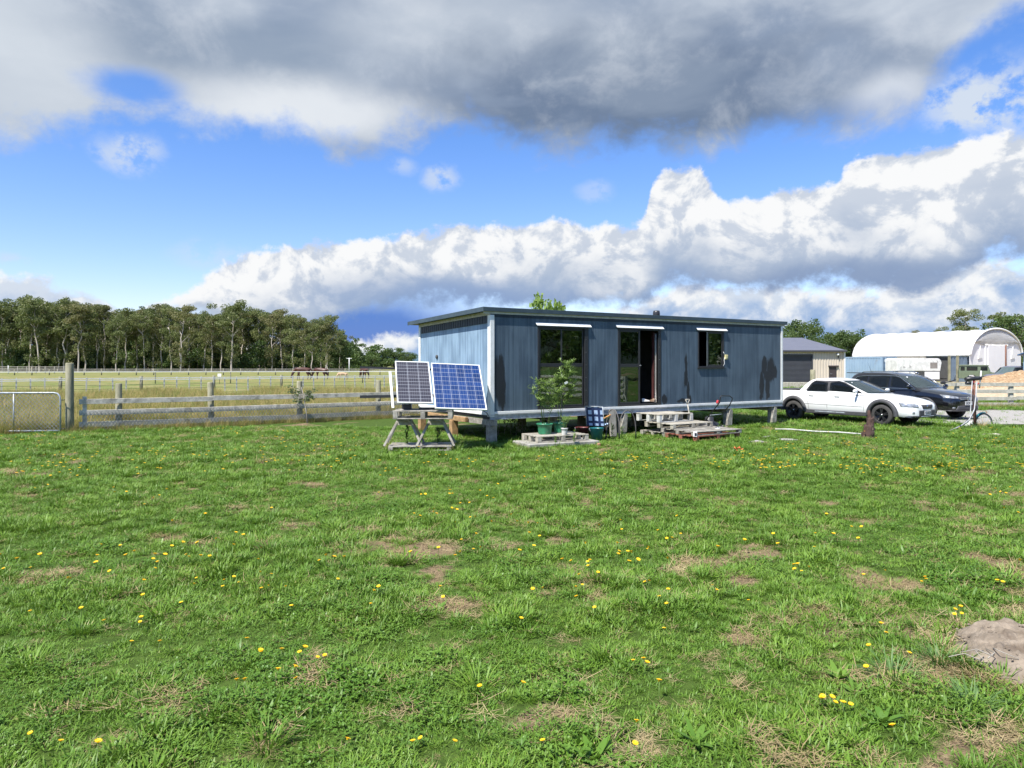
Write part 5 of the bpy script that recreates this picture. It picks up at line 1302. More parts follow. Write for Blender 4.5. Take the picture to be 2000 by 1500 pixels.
class House:
    """greenhouse: levels rows (z, x rear, x front, half width); bowed front screen"""
    def __init__(s, levels, bow=.16, rbow=.05, corner=.10): s.l = levels; s.bow, s.rbow, s.cr = bow, rbow, corner
    def at(s, z): return lerp_tab(s.l, z)
    def ring(s, z):
        xr, xf, w = s.at(z); pts_ = []
        for y in np.linspace(-1, 1, 17): pts_.append((s.fx(z, y * w), y * w, z))
        for u in np.linspace(0, 1, 12)[1:-1]: pts_.append((s.fx(z, w) + (s.rx(z, w) - s.fx(z, w)) * u, s.sy(z, s.fx(z, w) + (s.rx(z, w) - s.fx(z, w)) * u), z))
        for y in np.linspace(1, -1, 13): pts_.append((s.rx(z, y * w), y * w, z))
        for u in np.linspace(0, 1, 12)[1:-1]: x = s.rx(z, w) + (s.fx(z, w) - s.rx(z, w)) * u; pts_.append((x, -s.sy(z, x), z))
        return pts_
    def fx(s, z, y): xr, xf, w = s.at(z); k = abs(y) / w; return xf - s.bow * k * k - s.cr * max(0, (k - .85) / .15) ** 2 * .5
    def rx(s, z, y): xr, xf, w = s.at(z); k = abs(y) / w; return xr + s.rbow * k * k + s.cr * .3 * max(0, (k - .85) / .15) ** 2
    def sy(s, z, x): xr, xf, w = s.at(z); u = (x - xr) / (xf - xr); return w * (1 + .045 * sin(pi * min(max(u, 0), 1)))
    def build(s, name, mat_, parent):
        q = MB(); zs_ = np.linspace(s.l[0][0], s.l[-1][0], 16); rows = [s.ring(z) for z in zs_]; q.grid([r + [r[0]] for r in rows])
        xr, xf, w = s.at(zs_[-1]); ctr = q.bm.verts.new(((xr + xf) / 2, 0, zs_[-1] + .012)); q.bm.verts.ensure_lookup_table()
        bmesh.ops.remove_doubles(q.bm, verts=q.bm.verts[:], dist=1e-5)
        top = sorted([v for v in q.bm.verts if abs(v.co.z - zs_[-1]) < 1e-5 and v is not ctr], key=lambda v: atan2(v.co.y, v.co.x - (xr + xf) / 2))
        for a_, b_ in zip(top, top[1:] + top[:1]): f = q.bm.faces.new((a_, b_, ctr)); f.smooth = True
        return q.build(name, mat_, parent)
    def side_glass(s, pts_, sgn, off=.008):
        """pts (x,z) outline, convex; drawn on the flank, ruled in rows"""
        zs_ = np.linspace(min(p[1] for p in pts_), max(p[1] for p in pts_), 9); rows = []
        for z in zs_:
            hit = []
            for (xa, za), (xb, zb) in zip(pts_, pts_[1:] + pts_[:1]):
                if (za - z) * (zb - z) <= 0 and za != zb: hit.append(xa + (xb - xa) * (z - za) / (zb - za))
            if not hit: continue
            rows.append([(x, sgn * (s.sy(z, x) + off), z) for x in np.linspace(min(hit), max(hit), 9)])
        q = MB(); q.grid(rows); return q
    def screen(s, z0, z1, inset, off=.008, rear=False):
        rows = []
        for z in np.linspace(z0, z1, 9):
            w = s.at(z)[2] - inset; rows.append([((s.rx(z, y) - off) if rear else (s.fx(z, y) + off), y, z + .002) for y in np.linspace(-w, w, 21)])
        q = MB(); q.grid(rows); return q
def wheel(parent, x, y, r, wdt, label=None, steer=0.0, silver=False):
    sg = 1 if y > 0 else -1
    q = MB(); q.lathe([(r * .66, -wdt / 2), (r * .93, -wdt / 2), (r, -wdt / 2 + .03), (r, wdt / 2 - .03), (r * .93, wdt / 2), (r * .66, wdt / 2), (r * .64, 0)], (0, 0, 0), 'y', 36, cap=False); o_ = q.build('wheel', M_tyre, parent); o_.location = (x, y, r); o_.rotation_euler = (0, 0, steer)
    q = MB(); k = sg * wdt / 2
    q.lathe([(r * .66, k * .98), (r * .63, k * .9), (r * .60, k * .35), (.001, k * .30)], (0, 0, 0), 'y', 30, cap=False)
    for i in range(5):
        a = 2 * pi * i / 5 + .3
        for d_ in (-.17, .17):
            p0 = Vector((.10 * r * cos(a), k * .80, .10 * r * sin(a))); p1 = Vector((r * .63 * cos(a + d_), k * .86, r * .63 * sin(a + d_))); q.bar(p0, p1, .030, .022 * 1.4, (0, 1, 0))
    q.lathe([(.001, k * .94), (r * .16, k * .90), (r * .17, k * .5)], (0, 0, 0), 'y', 14, cap=False); q.build('rim', M_rimblack, o_)
    q = MB(); q.lathe([(.001, k * .99), (r * .075, k * .97), (r * .08, k * .9)], (0, 0, 0), 'y', 12, cap=False); q.build('hub_cap', M_chrome, o_)
    return o_
def patch(bv, quad, d, off, nu=10, nv=5, M=None, shape=None):
    """bilinear quad cast along d onto the body and lifted by off"""
    a, b_, c, e = [Vector(p) for p in quad]; d = Vector(d).normalized(); rows = []
    for j in range(nv + 1):
        v = j / nv; row = []
        for i in range(nu + 1):
            u = i / nu; p = a.lerp(b_, u).lerp(e.lerp(c, u), v); h = bv.ray_cast(p - d * 2, d); q_ = h[0] if h[0] is not None else p
            row.append(q_ - d * off)
        rows.append(row)
    q = MB(); q.grid(rows); bmesh.ops.recalc_face_normals(q.bm, faces=q.bm.faces[:]); return q
def thick(q, t_=.012):
    bmesh.ops.solidify(q.bm, geom=q.bm.faces[:], thickness=t_); return q
def text_obj(name, s_, size, mat_, parent, loc, rot, depth=.002):
    cu = bpy.data.curves.new(name, 'FONT'); cu.body = s_; cu.size = size; cu.align_x = 'CENTER'; cu.align_y = 'CENTER'; cu.extrude = depth; cu.offset = .002
    o_ = bpy.data.objects.new(name, cu); C.objects.link(o_); dg = bpy.context.evaluated_depsgraph_get(); me = bpy.data.meshes.new_from_object(o_.evaluated_get(dg)); bpy.data.objects.remove(o_)
    me.materials.append(mat_); o_ = obj_from_mesh(name, me, parent); o_.location = loc; o_.rotation_euler = rot; return o_
def seam(parent, bv, pts_, sgn, mat_=None):
    q = MB(); P_ = []
    for (xa, za), (xb, zb) in zip(pts_, pts_[1:]):
        for k in range(8):
            x, z = xa + (xb - xa) * k / 7, za + (zb - za) * k / 7; h = bv.ray_cast(Vector((x, sgn * 2, z)), Vector((0, -sgn, 0)))
            if h[0] is not None: P_.append(h[0])
    if len(P_) > 2: q.tube(P_, .006, 4); q.build('door_seam', mat_ or M_seam, parent)
M_seam = pm('panel_gap', (.09, .09, .09), None, 5, .8, 0, 0)
def flare(parent, x, r, z, w, sgn, a0=-.05, a1=pi + .05, th=.115, mat_=None):
    rows = []
    for k in range(25):
        a = a0 + (a1 - a0) * k / 24
        rows.append([(x + rr * cos(a), sgn * (w + dy), z + rr * sin(a)) for rr, dy in ((r - .012, -.12), (r - .012, .02), (r + .02, .045), (r + th * .75, .035), (r + th, .0), (r + th, -.06))])
    q = MB(); q.grid(rows); q.build('wheel_arch', mat_ or M_plastic, parent)

# ---- white crew-cab pickup
front_w = Vector((10.82, 20.7, 0)); hd = Vector((.56, -.83, 0)).normalized(); SC = .90
# vehicle frame: +x forward, y to its left; the near (visible) flank is its right side, y < 0
root_p = front_w - hd * 1.62 * SC + Vector((-hd.y, hd.x, 0)) * .80 * SC
ute = thing('pickup', 'white crew-cab pickup with black wheel arches parked beside the cabin', 'pickup', root_p, atan2(hd.y, hd.x), scale=SC)
tabu = [(-2.72, .80, .46, .98, 1.02), (-2.66, .88, .40, 1.03, 1.06), (-2.4, .905, .37, 1.06, 1.07), (-1.6, .915, .35, 1.06, 1.06), (-.9, .915, .335, 1.035, 1.05), (.0, .915, .33, 1.0, 1.03), (.9, .915, .33, .965, 1.02), (1.25, .912, .33, .945, 1.02), (1.6, .905, .33, .905, .985), (1.95, .88, .32, .865, .94), (2.2, .85, .30, .82, .89), (2.38, .80, .29, .775, .83), (2.50, .72, .29, .73, .77), (2.57, .60, .30, .69, .72), (2.605, .46, .32, .64, .66)]
body, bvu = car_body(ute, 'body', tabu, (1.62, -1.58), .40, M_carwhite, .345)
gh = House([(.96, -1.56, 1.42, .84), (1.06, -1.46, 1.18, .815), (1.2, -1.33, .84, .77), (1.33, -1.21, .53, .715), (1.42, -1.10, .28, .665), (1.465, -1.0, .10, .615), (1.49, -.80, -.02, .54), (1.503, -.68, -.14, .42)], .22, .05, .08)
gh.build('cab_roof', M_carwhite, ute)
for sg in (-1, 1):
    for (nm, pts_) in (('rear_window', [(-1.10, 1.045), (-.30, 1.045), (-.33, 1.40), (-.82, 1.405), (-.93, 1.35)]), ('front_window', [(-.22, 1.045), (.92, 1.03), (.60, 1.20), (.22, 1.37), (.05, 1.405), (-.25, 1.40)])):
        q = gh.side_glass(pts_, sg, .012); thick(q, .004).build('window', M_carglass, ute)
    q = gh.side_glass([(-1.16, 1.035), (.98, 1.02), (.62, 1.22), (.23, 1.395), (.05, 1.425), (-.84, 1.425), (-.96, 1.36)], sg, .005); q.build('window_surround', M_plastic, ute)
    q = MB(); q.tube([(-.275, sg * (gh.sy(1.05, -.27) + .014), 1.05), (-.30, sg * (gh.sy(1.38, -.3) + .014), 1.385)], .012, 5); q.build('pillar_trim', M_plastic, ute)
    q = MB(); q.lathe([(.001, -.12), (.05, -.115), (.075, -.07), (.078, 0), (.072, .07), (.05, .10), (.001, .105)], (0, 0, 0), 'y', 14, cap=False); q.bm.transform(Matrix.Diagonal((.55, 1, .85, 1))); q = q.build('mirror', M_carwhite, ute); q.location = (.80, sg * 1.0, 1.09)
    for px_ in (-.40, -1.22 + .0): pass
    for xh in (-.88, .08): q = MB(); q.box((0, 0, 0), (.19, .03, .035), None, 0, .01); q = q.build('door_handle', M_carwhite, ute); q.location = (xh, sg * .908, .90)
    seam(ute, bvu, [(-.28, 1.0), (-.28, .42)], sg); seam(ute, bvu, [(1.05, .95), (1.02, .42)], sg); seam(ute, bvu, [(-1.12, 1.02), (-1.12, .86), (-1.0, .62), (-.98, .42)], sg)
    seam(ute, bvu, [(-1.12, .60), (1.0, .58)], sg)
    for wx in (1.62, -1.58): flare(ute, wx, .40, .345, .91, sg, th=.12)
    q = MB(); q.prism([(-1.12, sg * .80, .27), (1.16, sg * .80, .27), (1.16, sg * .80, .40), (-1.12, sg * .80, .40)], (0, sg * .135, 0)); bmesh.ops.bevel(q.bm, geom=q.bm.edges[:], offset=.02, segments=2, affect='EDGES'); q.build('sill', M_plastic, ute)
    q = MB(); q.prism([(-.72, sg * .936, .335), (.42, sg * .936, .335), (.34, sg * .936, .375), (-.72, sg * .936, .375)], (0, sg * .01, 0)); q.build('side_step', M_galv, ute)
    q = MB(); q.prism([(-2.68, sg * .78, .34), (-2.02, sg * .78, .34), (-2.02, sg * .78, .46), (-2.68, sg * .78, .50)], (0, sg * .13, 0)); bmesh.ops.bevel(q.bm, geom=q.bm.edges[:], offset=.02, segments=2, affect='EDGES'); q.build('rear_valance', M_plastic, ute)
    for wx in (1.62, -1.58): wheel(ute, wx, sg * .80, .345, .235)
    q = patch(bvu, [(2.15, sg * .82, .62), (2.5, sg * .46, .60), (2.5, sg * .47, .71), (2.15, sg * .85, .77)], (-1, -sg * .55, -.12), .006, 10, 5); thick(q, .01).build('headlight', M_lamp, ute)
    q = patch(bvu, [(2.3, sg * .66, .42), (2.3, sg * .58, .42), (2.3, sg * .58, .49), (2.3, sg * .66, .49)], (-1, -sg * .3, 0), .008, 4, 4); thick(q, .01).build('fog_lamp', M_lamp, ute)
q = MB(); q.prism([(-2.60, -.82, 1.055), (-1.42, -.80, 1.055), (-1.34, -.80, 1.10), (-1.5, -.80, 1.115), (-2.58, -.82, 1.085)], (0, 1.62, 0)); bmesh.ops.bevel(q.bm, geom=q.bm.edges[:], offset=.012, segments=2, affect='EDGES'); q.build('tonneau_cover', M_plastic, ute)
q = gh.screen(1.02, 1.43, .075, .008); thick(q, .004).build('windscreen', M_screen, ute)
q = gh.screen(1.10, 1.42, .10, .006, True); thick(q, .004).build('rear_screen', M_carglass, ute)
q = patch(bvu, [(2.6, .26, .565), (2.6, -.26, .565), (2.6, -.36, .70), (2.6, .36, .70)], (-1, 0, 0), .010, 12, 5); thick(q, .014).build('grille', M_plastic, ute)
q = MB(); q.lathe([(.001, .02), (.048, .016), (.055, 0)], (0, 0, 0), 'x', 18, cap=False); q = q.build('badge', M_chrome, ute); q.location = (2.60, 0, .635)
q = MB(); q.tube([(.022, -.028, -.026), (.022, -.01, .0), (.022, .012, .022), (.022, .03, .012)], .008, 5); q.tube([(.022, .0, .0), (.022, .026, -.022)], .007, 5); q = q.build('emblem', M_plastic, ute); q.location = (2.60, 0, .635)
q = patch(bvu, [(2.6, .50, .34), (2.6, -.50, .34), (2.6, -.50, .53), (2.6, .50, .53)], (-1, 0, 0), .012, 14, 5); thick(q, .02).build('bumper_insert', M_plastic, ute)
q = patch(bvu, [(2.5, .78, .30), (2.5, -.78, .30), (2.5, -.78, .355), (2.5, .78, .355)], (-1, 0, 0), .016, 16, 3); thick(q, .02).build('bumper_lip', M_plastic, ute)
q = MB(); q.box((2.622, 0, .445), (.01, .40, .135), None, 0, .004); q.build('number_plate', M_plate, ute)
text_obj('plate_characters', 'CUK30', .115, M_black, ute, (2.629, 0, .445), (pi / 2, 0, pi / 2))
q = patch(bvu, [(2.55, .42, .315), (2.55, -.42, .315), (2.55, -.38, .345), (2.55, .38, .345)], (-1, 0, 0), .020, 10, 2); thick(q, .012).build('skid_plate', M_galv, ute)
for yy in (-.35, .25): q = MB(); q.tube([(gh.fx(1.03, yy) + .02, yy, 1.03), (gh.fx(1.06, yy + .35) + .022, yy + .38, 1.06)], .010, 5); q.build('wiper', M_black, ute)
q = MB(); zz = 1.36; yy = -.45; q.box((gh.fx(zz, yy) + .012, yy, zz), (.003, .07, .05), Matrix.Rotation(-.9, 3, 'Y')); q.build('sticker', M_plate, ute)

# ---- black SUV
hd2 = Vector((.42, -.907, 0)).normalized(); SC2 = .93; fw2 = Vector((13.55, 23.2, 0))
suv_p = fw2 - hd2 * 1.30 * SC2 + Vector((-hd2.y, hd2.x, 0)) * .78 * SC2
suv = thing('suv', 'black five-door SUV with silver roof rails parked beyond the white pickup', 'car', suv_p, atan2(hd2.y, hd2.x), scale=SC2)
tabs = [(-2.18, .70, .50, .98, 1.02), (-2.12, .82, .42, 1.02, 1.05), (-1.9, .885, .36, 1.05, 1.06), (-1.3, .905, .34, 1.05, 1.05), (-.4, .905, .33, 1.03, 1.05), (.5, .905, .33, 1.01, 1.07), (.95, .905, .33, 1.0, 1.085), (1.3, .895, .33, .97, 1.05), (1.65, .87, .33, .92, 1.0), (1.92, .83, .32, .87, .94), (2.08, .77, .31, .82, .885), (2.18, .68, .30, .76, .81), (2.235, .55, .31, .70, .73), (2.25, .42, .34, .64, .66)]
body, bvs = car_body(suv, 'body', tabs, (1.30, -1.30), .39, M_carblack, .335)
gs = House([(.98, -2.12, 1.30, .85), (1.08, -2.08, 1.08, .83), (1.22, -2.0, .82, .79), (1.38, -1.92, .52, .735), (1.50, -1.82, .26, .69), (1.57, -1.72, .02, .64), (1.61, -1.55, -.22, .56), (1.63, -1.2, -.5, .40)], .22, .06, .08)
gs.build('cab_roof', M_carblack, suv)
for sg in (-1, 1):
    for pts_ in ([(-.05, 1.07), (.86, 1.06), (.52, 1.27), (.22, 1.44), (.06, 1.475), (-.08, 1.48)], [(-1.02, 1.075), (-.15, 1.07), (-.18, 1.48), (-1.0, 1.475)], [(-1.75, 1.12), (-1.12, 1.08), (-1.10, 1.465), (-1.50, 1.44)]):
        q = gs.side_glass(pts_, sg, .012); thick(q, .004).build('window', M_carglass, suv)
    yv = lambda x, z: sg * (gs.sy(z, x) + .016)
    q = MB(); q.tube([(x, yv(x, z), z) for x, z in ((-1.80, 1.10), (-1.0, 1.06), (0, 1.05), (.92, 1.045), (.56, 1.27), (.25, 1.45), (.06, 1.492), (-.6, 1.497), (-1.2, 1.487), (-1.56, 1.45), (-1.80, 1.12))], .011, 6); q.build('window_chrome', M_chrome, suv)
    q = MB(); q.tube([(-1.50, sg * .58, 1.585), (-1.40, sg * .60, 1.635), (-.7, sg * .605, 1.665), (-.2, sg * .59, 1.645), (.04, sg * .57, 1.58)], .018, 7); q.build('roof_rail', M_chrome, suv)
    q = MB(); q.lathe([(.001, -.12), (.05, -.115), (.078, -.07), (.085, 0), (.078, .07), (.05, .10), (.001, .105)], (0, 0, 0), 'y', 14, cap=False); q.bm.transform(Matrix.Diagonal((.6, 1, .95, 1))); q = q.build('mirror', M_carblack, suv); q.location = (.80, sg * 1.0, 1.12)
    for xh in (-.92, .02): q = MB(); q.box((0, 0, 0), (.2, .03, .035), None, 0, .01); q = q.build('door_handle', M_carblack, suv); q.location = (xh, sg * .905, .95)
    for wx in (1.30, -1.30): wheel(suv, wx, sg * .79, .335, .225); flare(suv, wx, .39, .335, .90, sg, th=.045, mat_=M_plastic)
    q = patch(bvs, [(1.9, sg * .80, .76), (2.2, sg * .44, .735), (2.2, sg * .40, .80), (1.9, sg * .86, .905)], (-1, -sg * .55, -.15), .008, 10, 5); thick(q, .01).build('headlight', M_lamp, suv)
    q = patch(bvs, [(2.1, sg * .68, .40), (2.1, sg * .58, .40), (2.1, sg * .58, .46), (2.1, sg * .68, .46)], (-1, -sg * .3, 0), .008, 4, 3); thick(q, .01).build('fog_lamp', M_lamp, suv)
q = gs.screen(1.09, 1.52, .075, .008); thick(q, .004).build('windscreen', M_screen, suv)
q = patch(bvs, [(2.3, .40, .70), (2.3, -.40, .70), (2.3, -.42, .79), (2.3, .42, .79)], (-1, 0, 0), .010, 12, 4); thick(q, .014).build('grille', M_plastic, suv)
for zz in (.722, .765): q = patch(bvs, [(2.3, .39, zz), (2.3, -.39, zz), (2.3, -.39, zz + .008), (2.3, .39, zz + .008)], (-1, 0, 0), .026, 12, 1); thick(q, .006).build('grille_bar', M_galv, suv)
def ring_badge(parent, x, z):
    e = MB(); e.lathe([(.062, .0), (.078, .0), (.078, .012), (.062, .012), (.062, 0)], (0, 0, 0), 'x', 24, cap=False); q = e.build('badge', M_chrome, parent); q.location = (x, 0, z)
    e = MB()
    for pts_ in ([(.006, -.026, .056), (.006, 0, .006), (.006, .026, .056)], [(.006, -.055, .018), (.006, -.026, -.05), (.006, 0, .0), (.006, .026, -.05), (.006, .055, .018)]):
        for a_, b_ in zip(pts_, pts_[1:]): e.bar(a_, b_, .012, .010, (1, 0, 0))
    q2 = e.build('emblem', M_chrome, q)
ring_badge(suv, 2.262, .745)
q = patch(bvs, [(2.3, .60, .36), (2.3, -.60, .36), (2.3, -.52, .50), (2.3, .52, .50)], (-1, 0, 0), .010, 14, 4); thick(q, .016).build('lower_intake', M_plastic, suv)
q = patch(bvs, [(2.1, .78, .31), (2.1, -.78, .31), (2.1, -.78, .35), (2.1, .78, .35)], (-1, 0, 0), .014, 16, 2); thick(q, .016).build('bumper_lip', M_plastic, suv)
q = MB(); q.box((2.272, 0, .585), (.01, .38, .125), None, 0, .004); q.build('number_plate', M_plate, suv)
text_obj('plate_characters', 'DCK7', .11, M_black, suv, (2.279, 0, .585), (pi / 2, 0, pi / 2))
q = MB(); zz = 1.45; yy = -.42; q.box((gs.fx(zz, yy) + .014, yy, zz), (.003, .09, .07), Matrix.Rotation(-.9, 3, 'Y')); q.build('sticker', M_plate, suv)
q = MB(); q.tube([(-1.45, -.1, 1.64), (-1.62, -.1, 2.02)], [.007, .003], 5); q.tube([(-1.38, -.1, 1.61), (-1.48, -.1, 1.66)], .022, 6); q.build('aerial', M_black, suv)
q = MB(); q.mm(-2.2, -1.75, -.58, .58, 1.575, 1.605, 0, .012); q.build('spoiler', M_carblack, suv)
# ------------------------------------------------------------------ paddock fences and horses
def line_fence(name, label, pts_, rails, bats, posts, mr, mb_, mp, rail_r=(.012, .05), post_h=1.15, bat_h=1.0, bat_w=.05, wires=(), pr_=.095):
    """pts: two ends (x, y); rails: heights; bats/posts: photo x of uprights"""
    A, B = Vector((*pts_[0], 0)), Vector((*pts_[1], 0)); d = (B - A); L_ = d.length; d.normalize()
    e = thing(name, label, 'fence', A, atan2(d.y, d.x))
    for h in rails: q = MB(); q.mm(0, L_, -.045, -.03, h - rail_r[1] / 2, h + rail_r[1] / 2); q.build('rail', mr, e)
    for h in wires: q = MB(); q.tube([(k * L_ / 30, -.035, h + .02 * sin(k * 2.1) - .03) for k in range(31)], .008, 4); q.build('wire', M_black, e)
    def s_at(px): u = (px - CX) / F; return (u * A.y - A.x) / (d.x - u * d.y)
    for px in bats: q = MB(); q.mm(-bat_w / 2, bat_w / 2, -.028, .022, -.1, bat_h + R.uniform(-.03, .03)); q = q.build('batten', mb_, e); q.location = (s_at(px), 0, 0); q.rotation_euler = (R.uniform(-.03, .03), R.uniform(-.03, .03), 0)
    for px in posts: q = MB(); q.lathe([(pr_, -.2), (pr_, post_h), (pr_ * .85, post_h + .01)], (0, .05, 0), 'z', 10); q = q.build('post', mp, e); q.location = (s_at(px), 0, 0)
    return e
M_batten = pm('pale_batten', (.62, .61, .57), (.48, .47, .43), 8, .8)
M_tape = pm('white_tape', (.80, .80, .78), (.7, .7, .68), 2, .6, 0, 0)
bats = []
x = 3.0; s_ = 28.5
while x < 800:
    if not any(abs(x - p) < 9 for p in (118, 276, 303)): bats.append(x)
    x += s_; s_ = 28.5 - 10.5 * x / 800
line_fence('batten_fence', 'pale batten fence with white top wire between the dry grass and the horses', ((GX(-40, 40), 40), (GX(985, 60), 60)), (.93, .83), bats, (118, 276, 418, 550), M_tape, M_batten, M_woodgreen, (.012, .045), 1.05, .98, .075, (.55, .3))
line_fence('tape_fence', 'white electric tape fence in front of the grazing horses', ((GX(-30, 64), 64), (GX(880, 70), 70)), (1.10,), (), (303, 450, 708, 787), M_tape, M_batten, M_woodgreen, (.012, .05), 1.2, pr_=.05)
line_fence('track_fence', 'long dark two-rail fence along the foot of the gum trees', ((GX(-60, 118), 118), (GX(1100, 125), 125)), (1.0, .72), (), [q for q in range(-40, 800, 34)], M_wood, M_wood, M_woodgreen, (.03, .10), 1.1)
line_fence('yard_rail_fence', 'grey rail fence of the yards at the edge of the gum trees', ((GX(-30, 150), 150), (GX(140, 140), 140)), (1.3, .9, .5), (), [q for q in range(-20, 150, 18)], M_wood, M_wood, M_wood, (.03, .12), 1.4)
sg_ = thing('paddock_sign', 'small white sign hanging on the tape fence', 'sign', (GX(433, 66), 65.5, 0)); q = MB(); q.box((0, 0, .80), (.34, .02, .26), None, 0, .01); q.build('board', M_tape, sg_); q = MB(); q.tube([(0, .02, -.1), (0, .02, .7)], .02, 5); q.build('stake', M_black, sg_)
for px, py0, Y, h, lab in ((708, 720, 90, 1.5, 'dark thin post standing in the paddock by the dark horse'), (16, 721, 130, 1.6, 'white drum post at the photo edge by the gum trees')):
    q = MB(); q.lathe([(.06, -.1), (.06, h)], (0, 0, 0), 'z', 8); o_ = q.build('fence_post', M_black if px > 100 else M_tape); o_.location = (GX(px, Y), Y, 0); tag(o_, lab, 'post')
up = thing('power_pole', 'pale power pole with cross-arm in front of the far trees', 'power pole', (GX(682, 150), 150, 0)); q = MB(); q.tube([(0, 0, -.2), (0, 0, 3.2)], [.10, .08], 8); q.build('pole', M_tape, up); q = MB(); q.mm(-.55, .55, -.04, .04, 3.02, 3.12); q.build('cross_arm', M_tape, up)
def horse(label, px, py, Y, yaw, scale, m_, dark, graze=True, lying=False):
    bm_ = bmesh.new(); sk_ = bm_.verts.layers.skin.verify(); V = {}
    def v(n, co_, r, par=None):
        V[n] = bm_.verts.new(co_); V[n][sk_].radius = (r, r)
        if par: bm_.edges.new((V[par], V[n]))
    zb = 1.18
    v('pel', (-.55, 0, zb + .05), .29); V['pel'][sk_].use_root = True
    v('bel', (-.05, 0, zb - .06), .31, 'pel'); v('sh', (.48, 0, zb + .02), .29, 'bel')
    v('n1', (.80, 0, zb + .0), .20, 'sh'); v('n2', (1.08, 0, .78), .15, 'n1'); v('hd', (1.22, 0, .46), .12, 'n2'); v('mz', (1.30, 0, .14), .075, 'hd')
    v('ear', (1.12, .06, .62), .03, 'hd'); v('t1', (-.86, 0, zb + .02), .07, 'pel'); v('t2', (-.98, 0, .75), .075, 't1'); v('t3', (-.96, 0, .40), .04, 't2')
    for sy, st_ in ((-1, .12), (1, -.14)):
        n = str(sy)
        v('f0' + n, (.48 + st_ * .3, sy * .17, .82), .12, 'sh'); v('f1' + n, (.50 + st_ * .7, sy * .17, .50), .065, 'f0' + n); v('f2' + n, (.50 + st_, sy * .17, .14), .045, 'f1' + n); v('f3' + n, (.54 + st_, sy * .17, .03), .06, 'f2' + n)
        v('h0' + n, (-.50 - st_ * .3, sy * .17, .80), .17, 'pel'); v('h1' + n, (-.72 - st_, sy * .16, .50), .075, 'h0' + n); v('h2' + n, (-.68 - st_, sy * .16, .14), .05, 'h1' + n); v('h3' + n, (-.63 - st_, sy * .16, .03), .06, 'h2' + n)
    me = bpy.data.meshes.new('horse'); bm_.to_mesh(me); bm_.free(); me.materials.append(m_)
    o_ = bpy.data.objects.new('horse', me); C.objects.link(o_)
    o_.modifiers.new('skin', 'SKIN').use_smooth_shade = True; sd = o_.modifiers.new('sub', 'SUBSURF'); sd.levels = sd.render_levels = 2
    dg = bpy.context.evaluated_depsgraph_get(); me2 = bpy.data.meshes.new_from_object(o_.evaluated_get(dg)); bpy.data.objects.remove(o_)
    if not me2.materials: me2.materials.append(m_)
    for p in me2.polygons: p.use_smooth = True
    o_ = obj_from_mesh('horse', me2); o_.location = (GX(px, Y), Y, 0); o_.rotation_euler = (0, 0, yaw); o_.scale = (scale,) * 3
    q = MB(); q.tube([(.62, 0, zb + .24), (.86, 0, zb + .16), (1.08, 0, .93), (1.18, 0, .68)], [.04, .06, .05, .03], 6); q.build('mane', dark, o_)
    q = MB(); q.tube([(-.84, 0, zb + .04), (-.98, 0, .9), (-1.0, 0, .45)], [.05, .08, .03], 6); q.build('tail', dark, o_)
    return tag(o_, label, 'horse')
M_bay = pm('bay_coat', (.085, .032, .019), (.055, .021, .014), 4, .5, 0, 0); M_brown = pm('brown_coat', (.085, .032, .02), (.055, .022, .015), 4, .5, 0, 0); M_creamh = pm('cream_coat', (.55, .40, .25), (.42, .29, .17), 4, .6, 0, 0); M_darkh = pm('black_mane', (.02, .014, .012), None, 5, .6, 0, 0)
horse('bay horse grazing with head down, first from the gum trees side', 592, 741, 84, pi + .15, 1.06, M_bay, M_darkh)
horse('brown horse grazing close behind the bay horse', 627, 741, 86, pi - .25, 1.0, M_brown, M_darkh)
horse('small cream pony grazing low in the grass', 670, 742, 84, pi + .3, .62, M_creamh, M_creamh)
horse('dark brown horse grazing beside the dark thin post, nearest the cabin', 712, 738, 90, pi - .9, 1.02, M_brown, M_darkh)

# ------------------------------------------------------------------ trees
def crown_mat(name, c1, c2, c3, trans=.25): return leaf_mat(name, c1, c2, c3, .35, trans, .55, spec=.25)
M_gum = crown_mat('gum_leaves', (.130, .155, .058), (.190, .205, .082), (.098, .122, .048))
M_gum2 = crown_mat('gum_leaves_brownish', (.165, .160, .070), (.20, .185, .085), (.125, .13, .055))
M_oak = crown_mat('dark_tree_leaves', (.065, .105, .032), (.10, .145, .045), (.050, .082, .026))
M_pop = crown_mat('poplar_leaves', (.060, .125, .034), (.095, .165, .045), (.048, .10, .028))
M_wil = crown_mat('willow_leaves', (.21, .31, .075), (.27, .37, .10), (.17, .27, .06), .4)
M_trunk = pm('pale_gum_bark', (.55, .49, .42), (.34, .29, .25), .9, .9, 0, .3, 8, (1, 1, .25))
M_trunkd = pm('dark_bark', (.16, .13, .10), (.10, .08, .06), .9, .9, 0, .3, 8, (1, 1, .3))
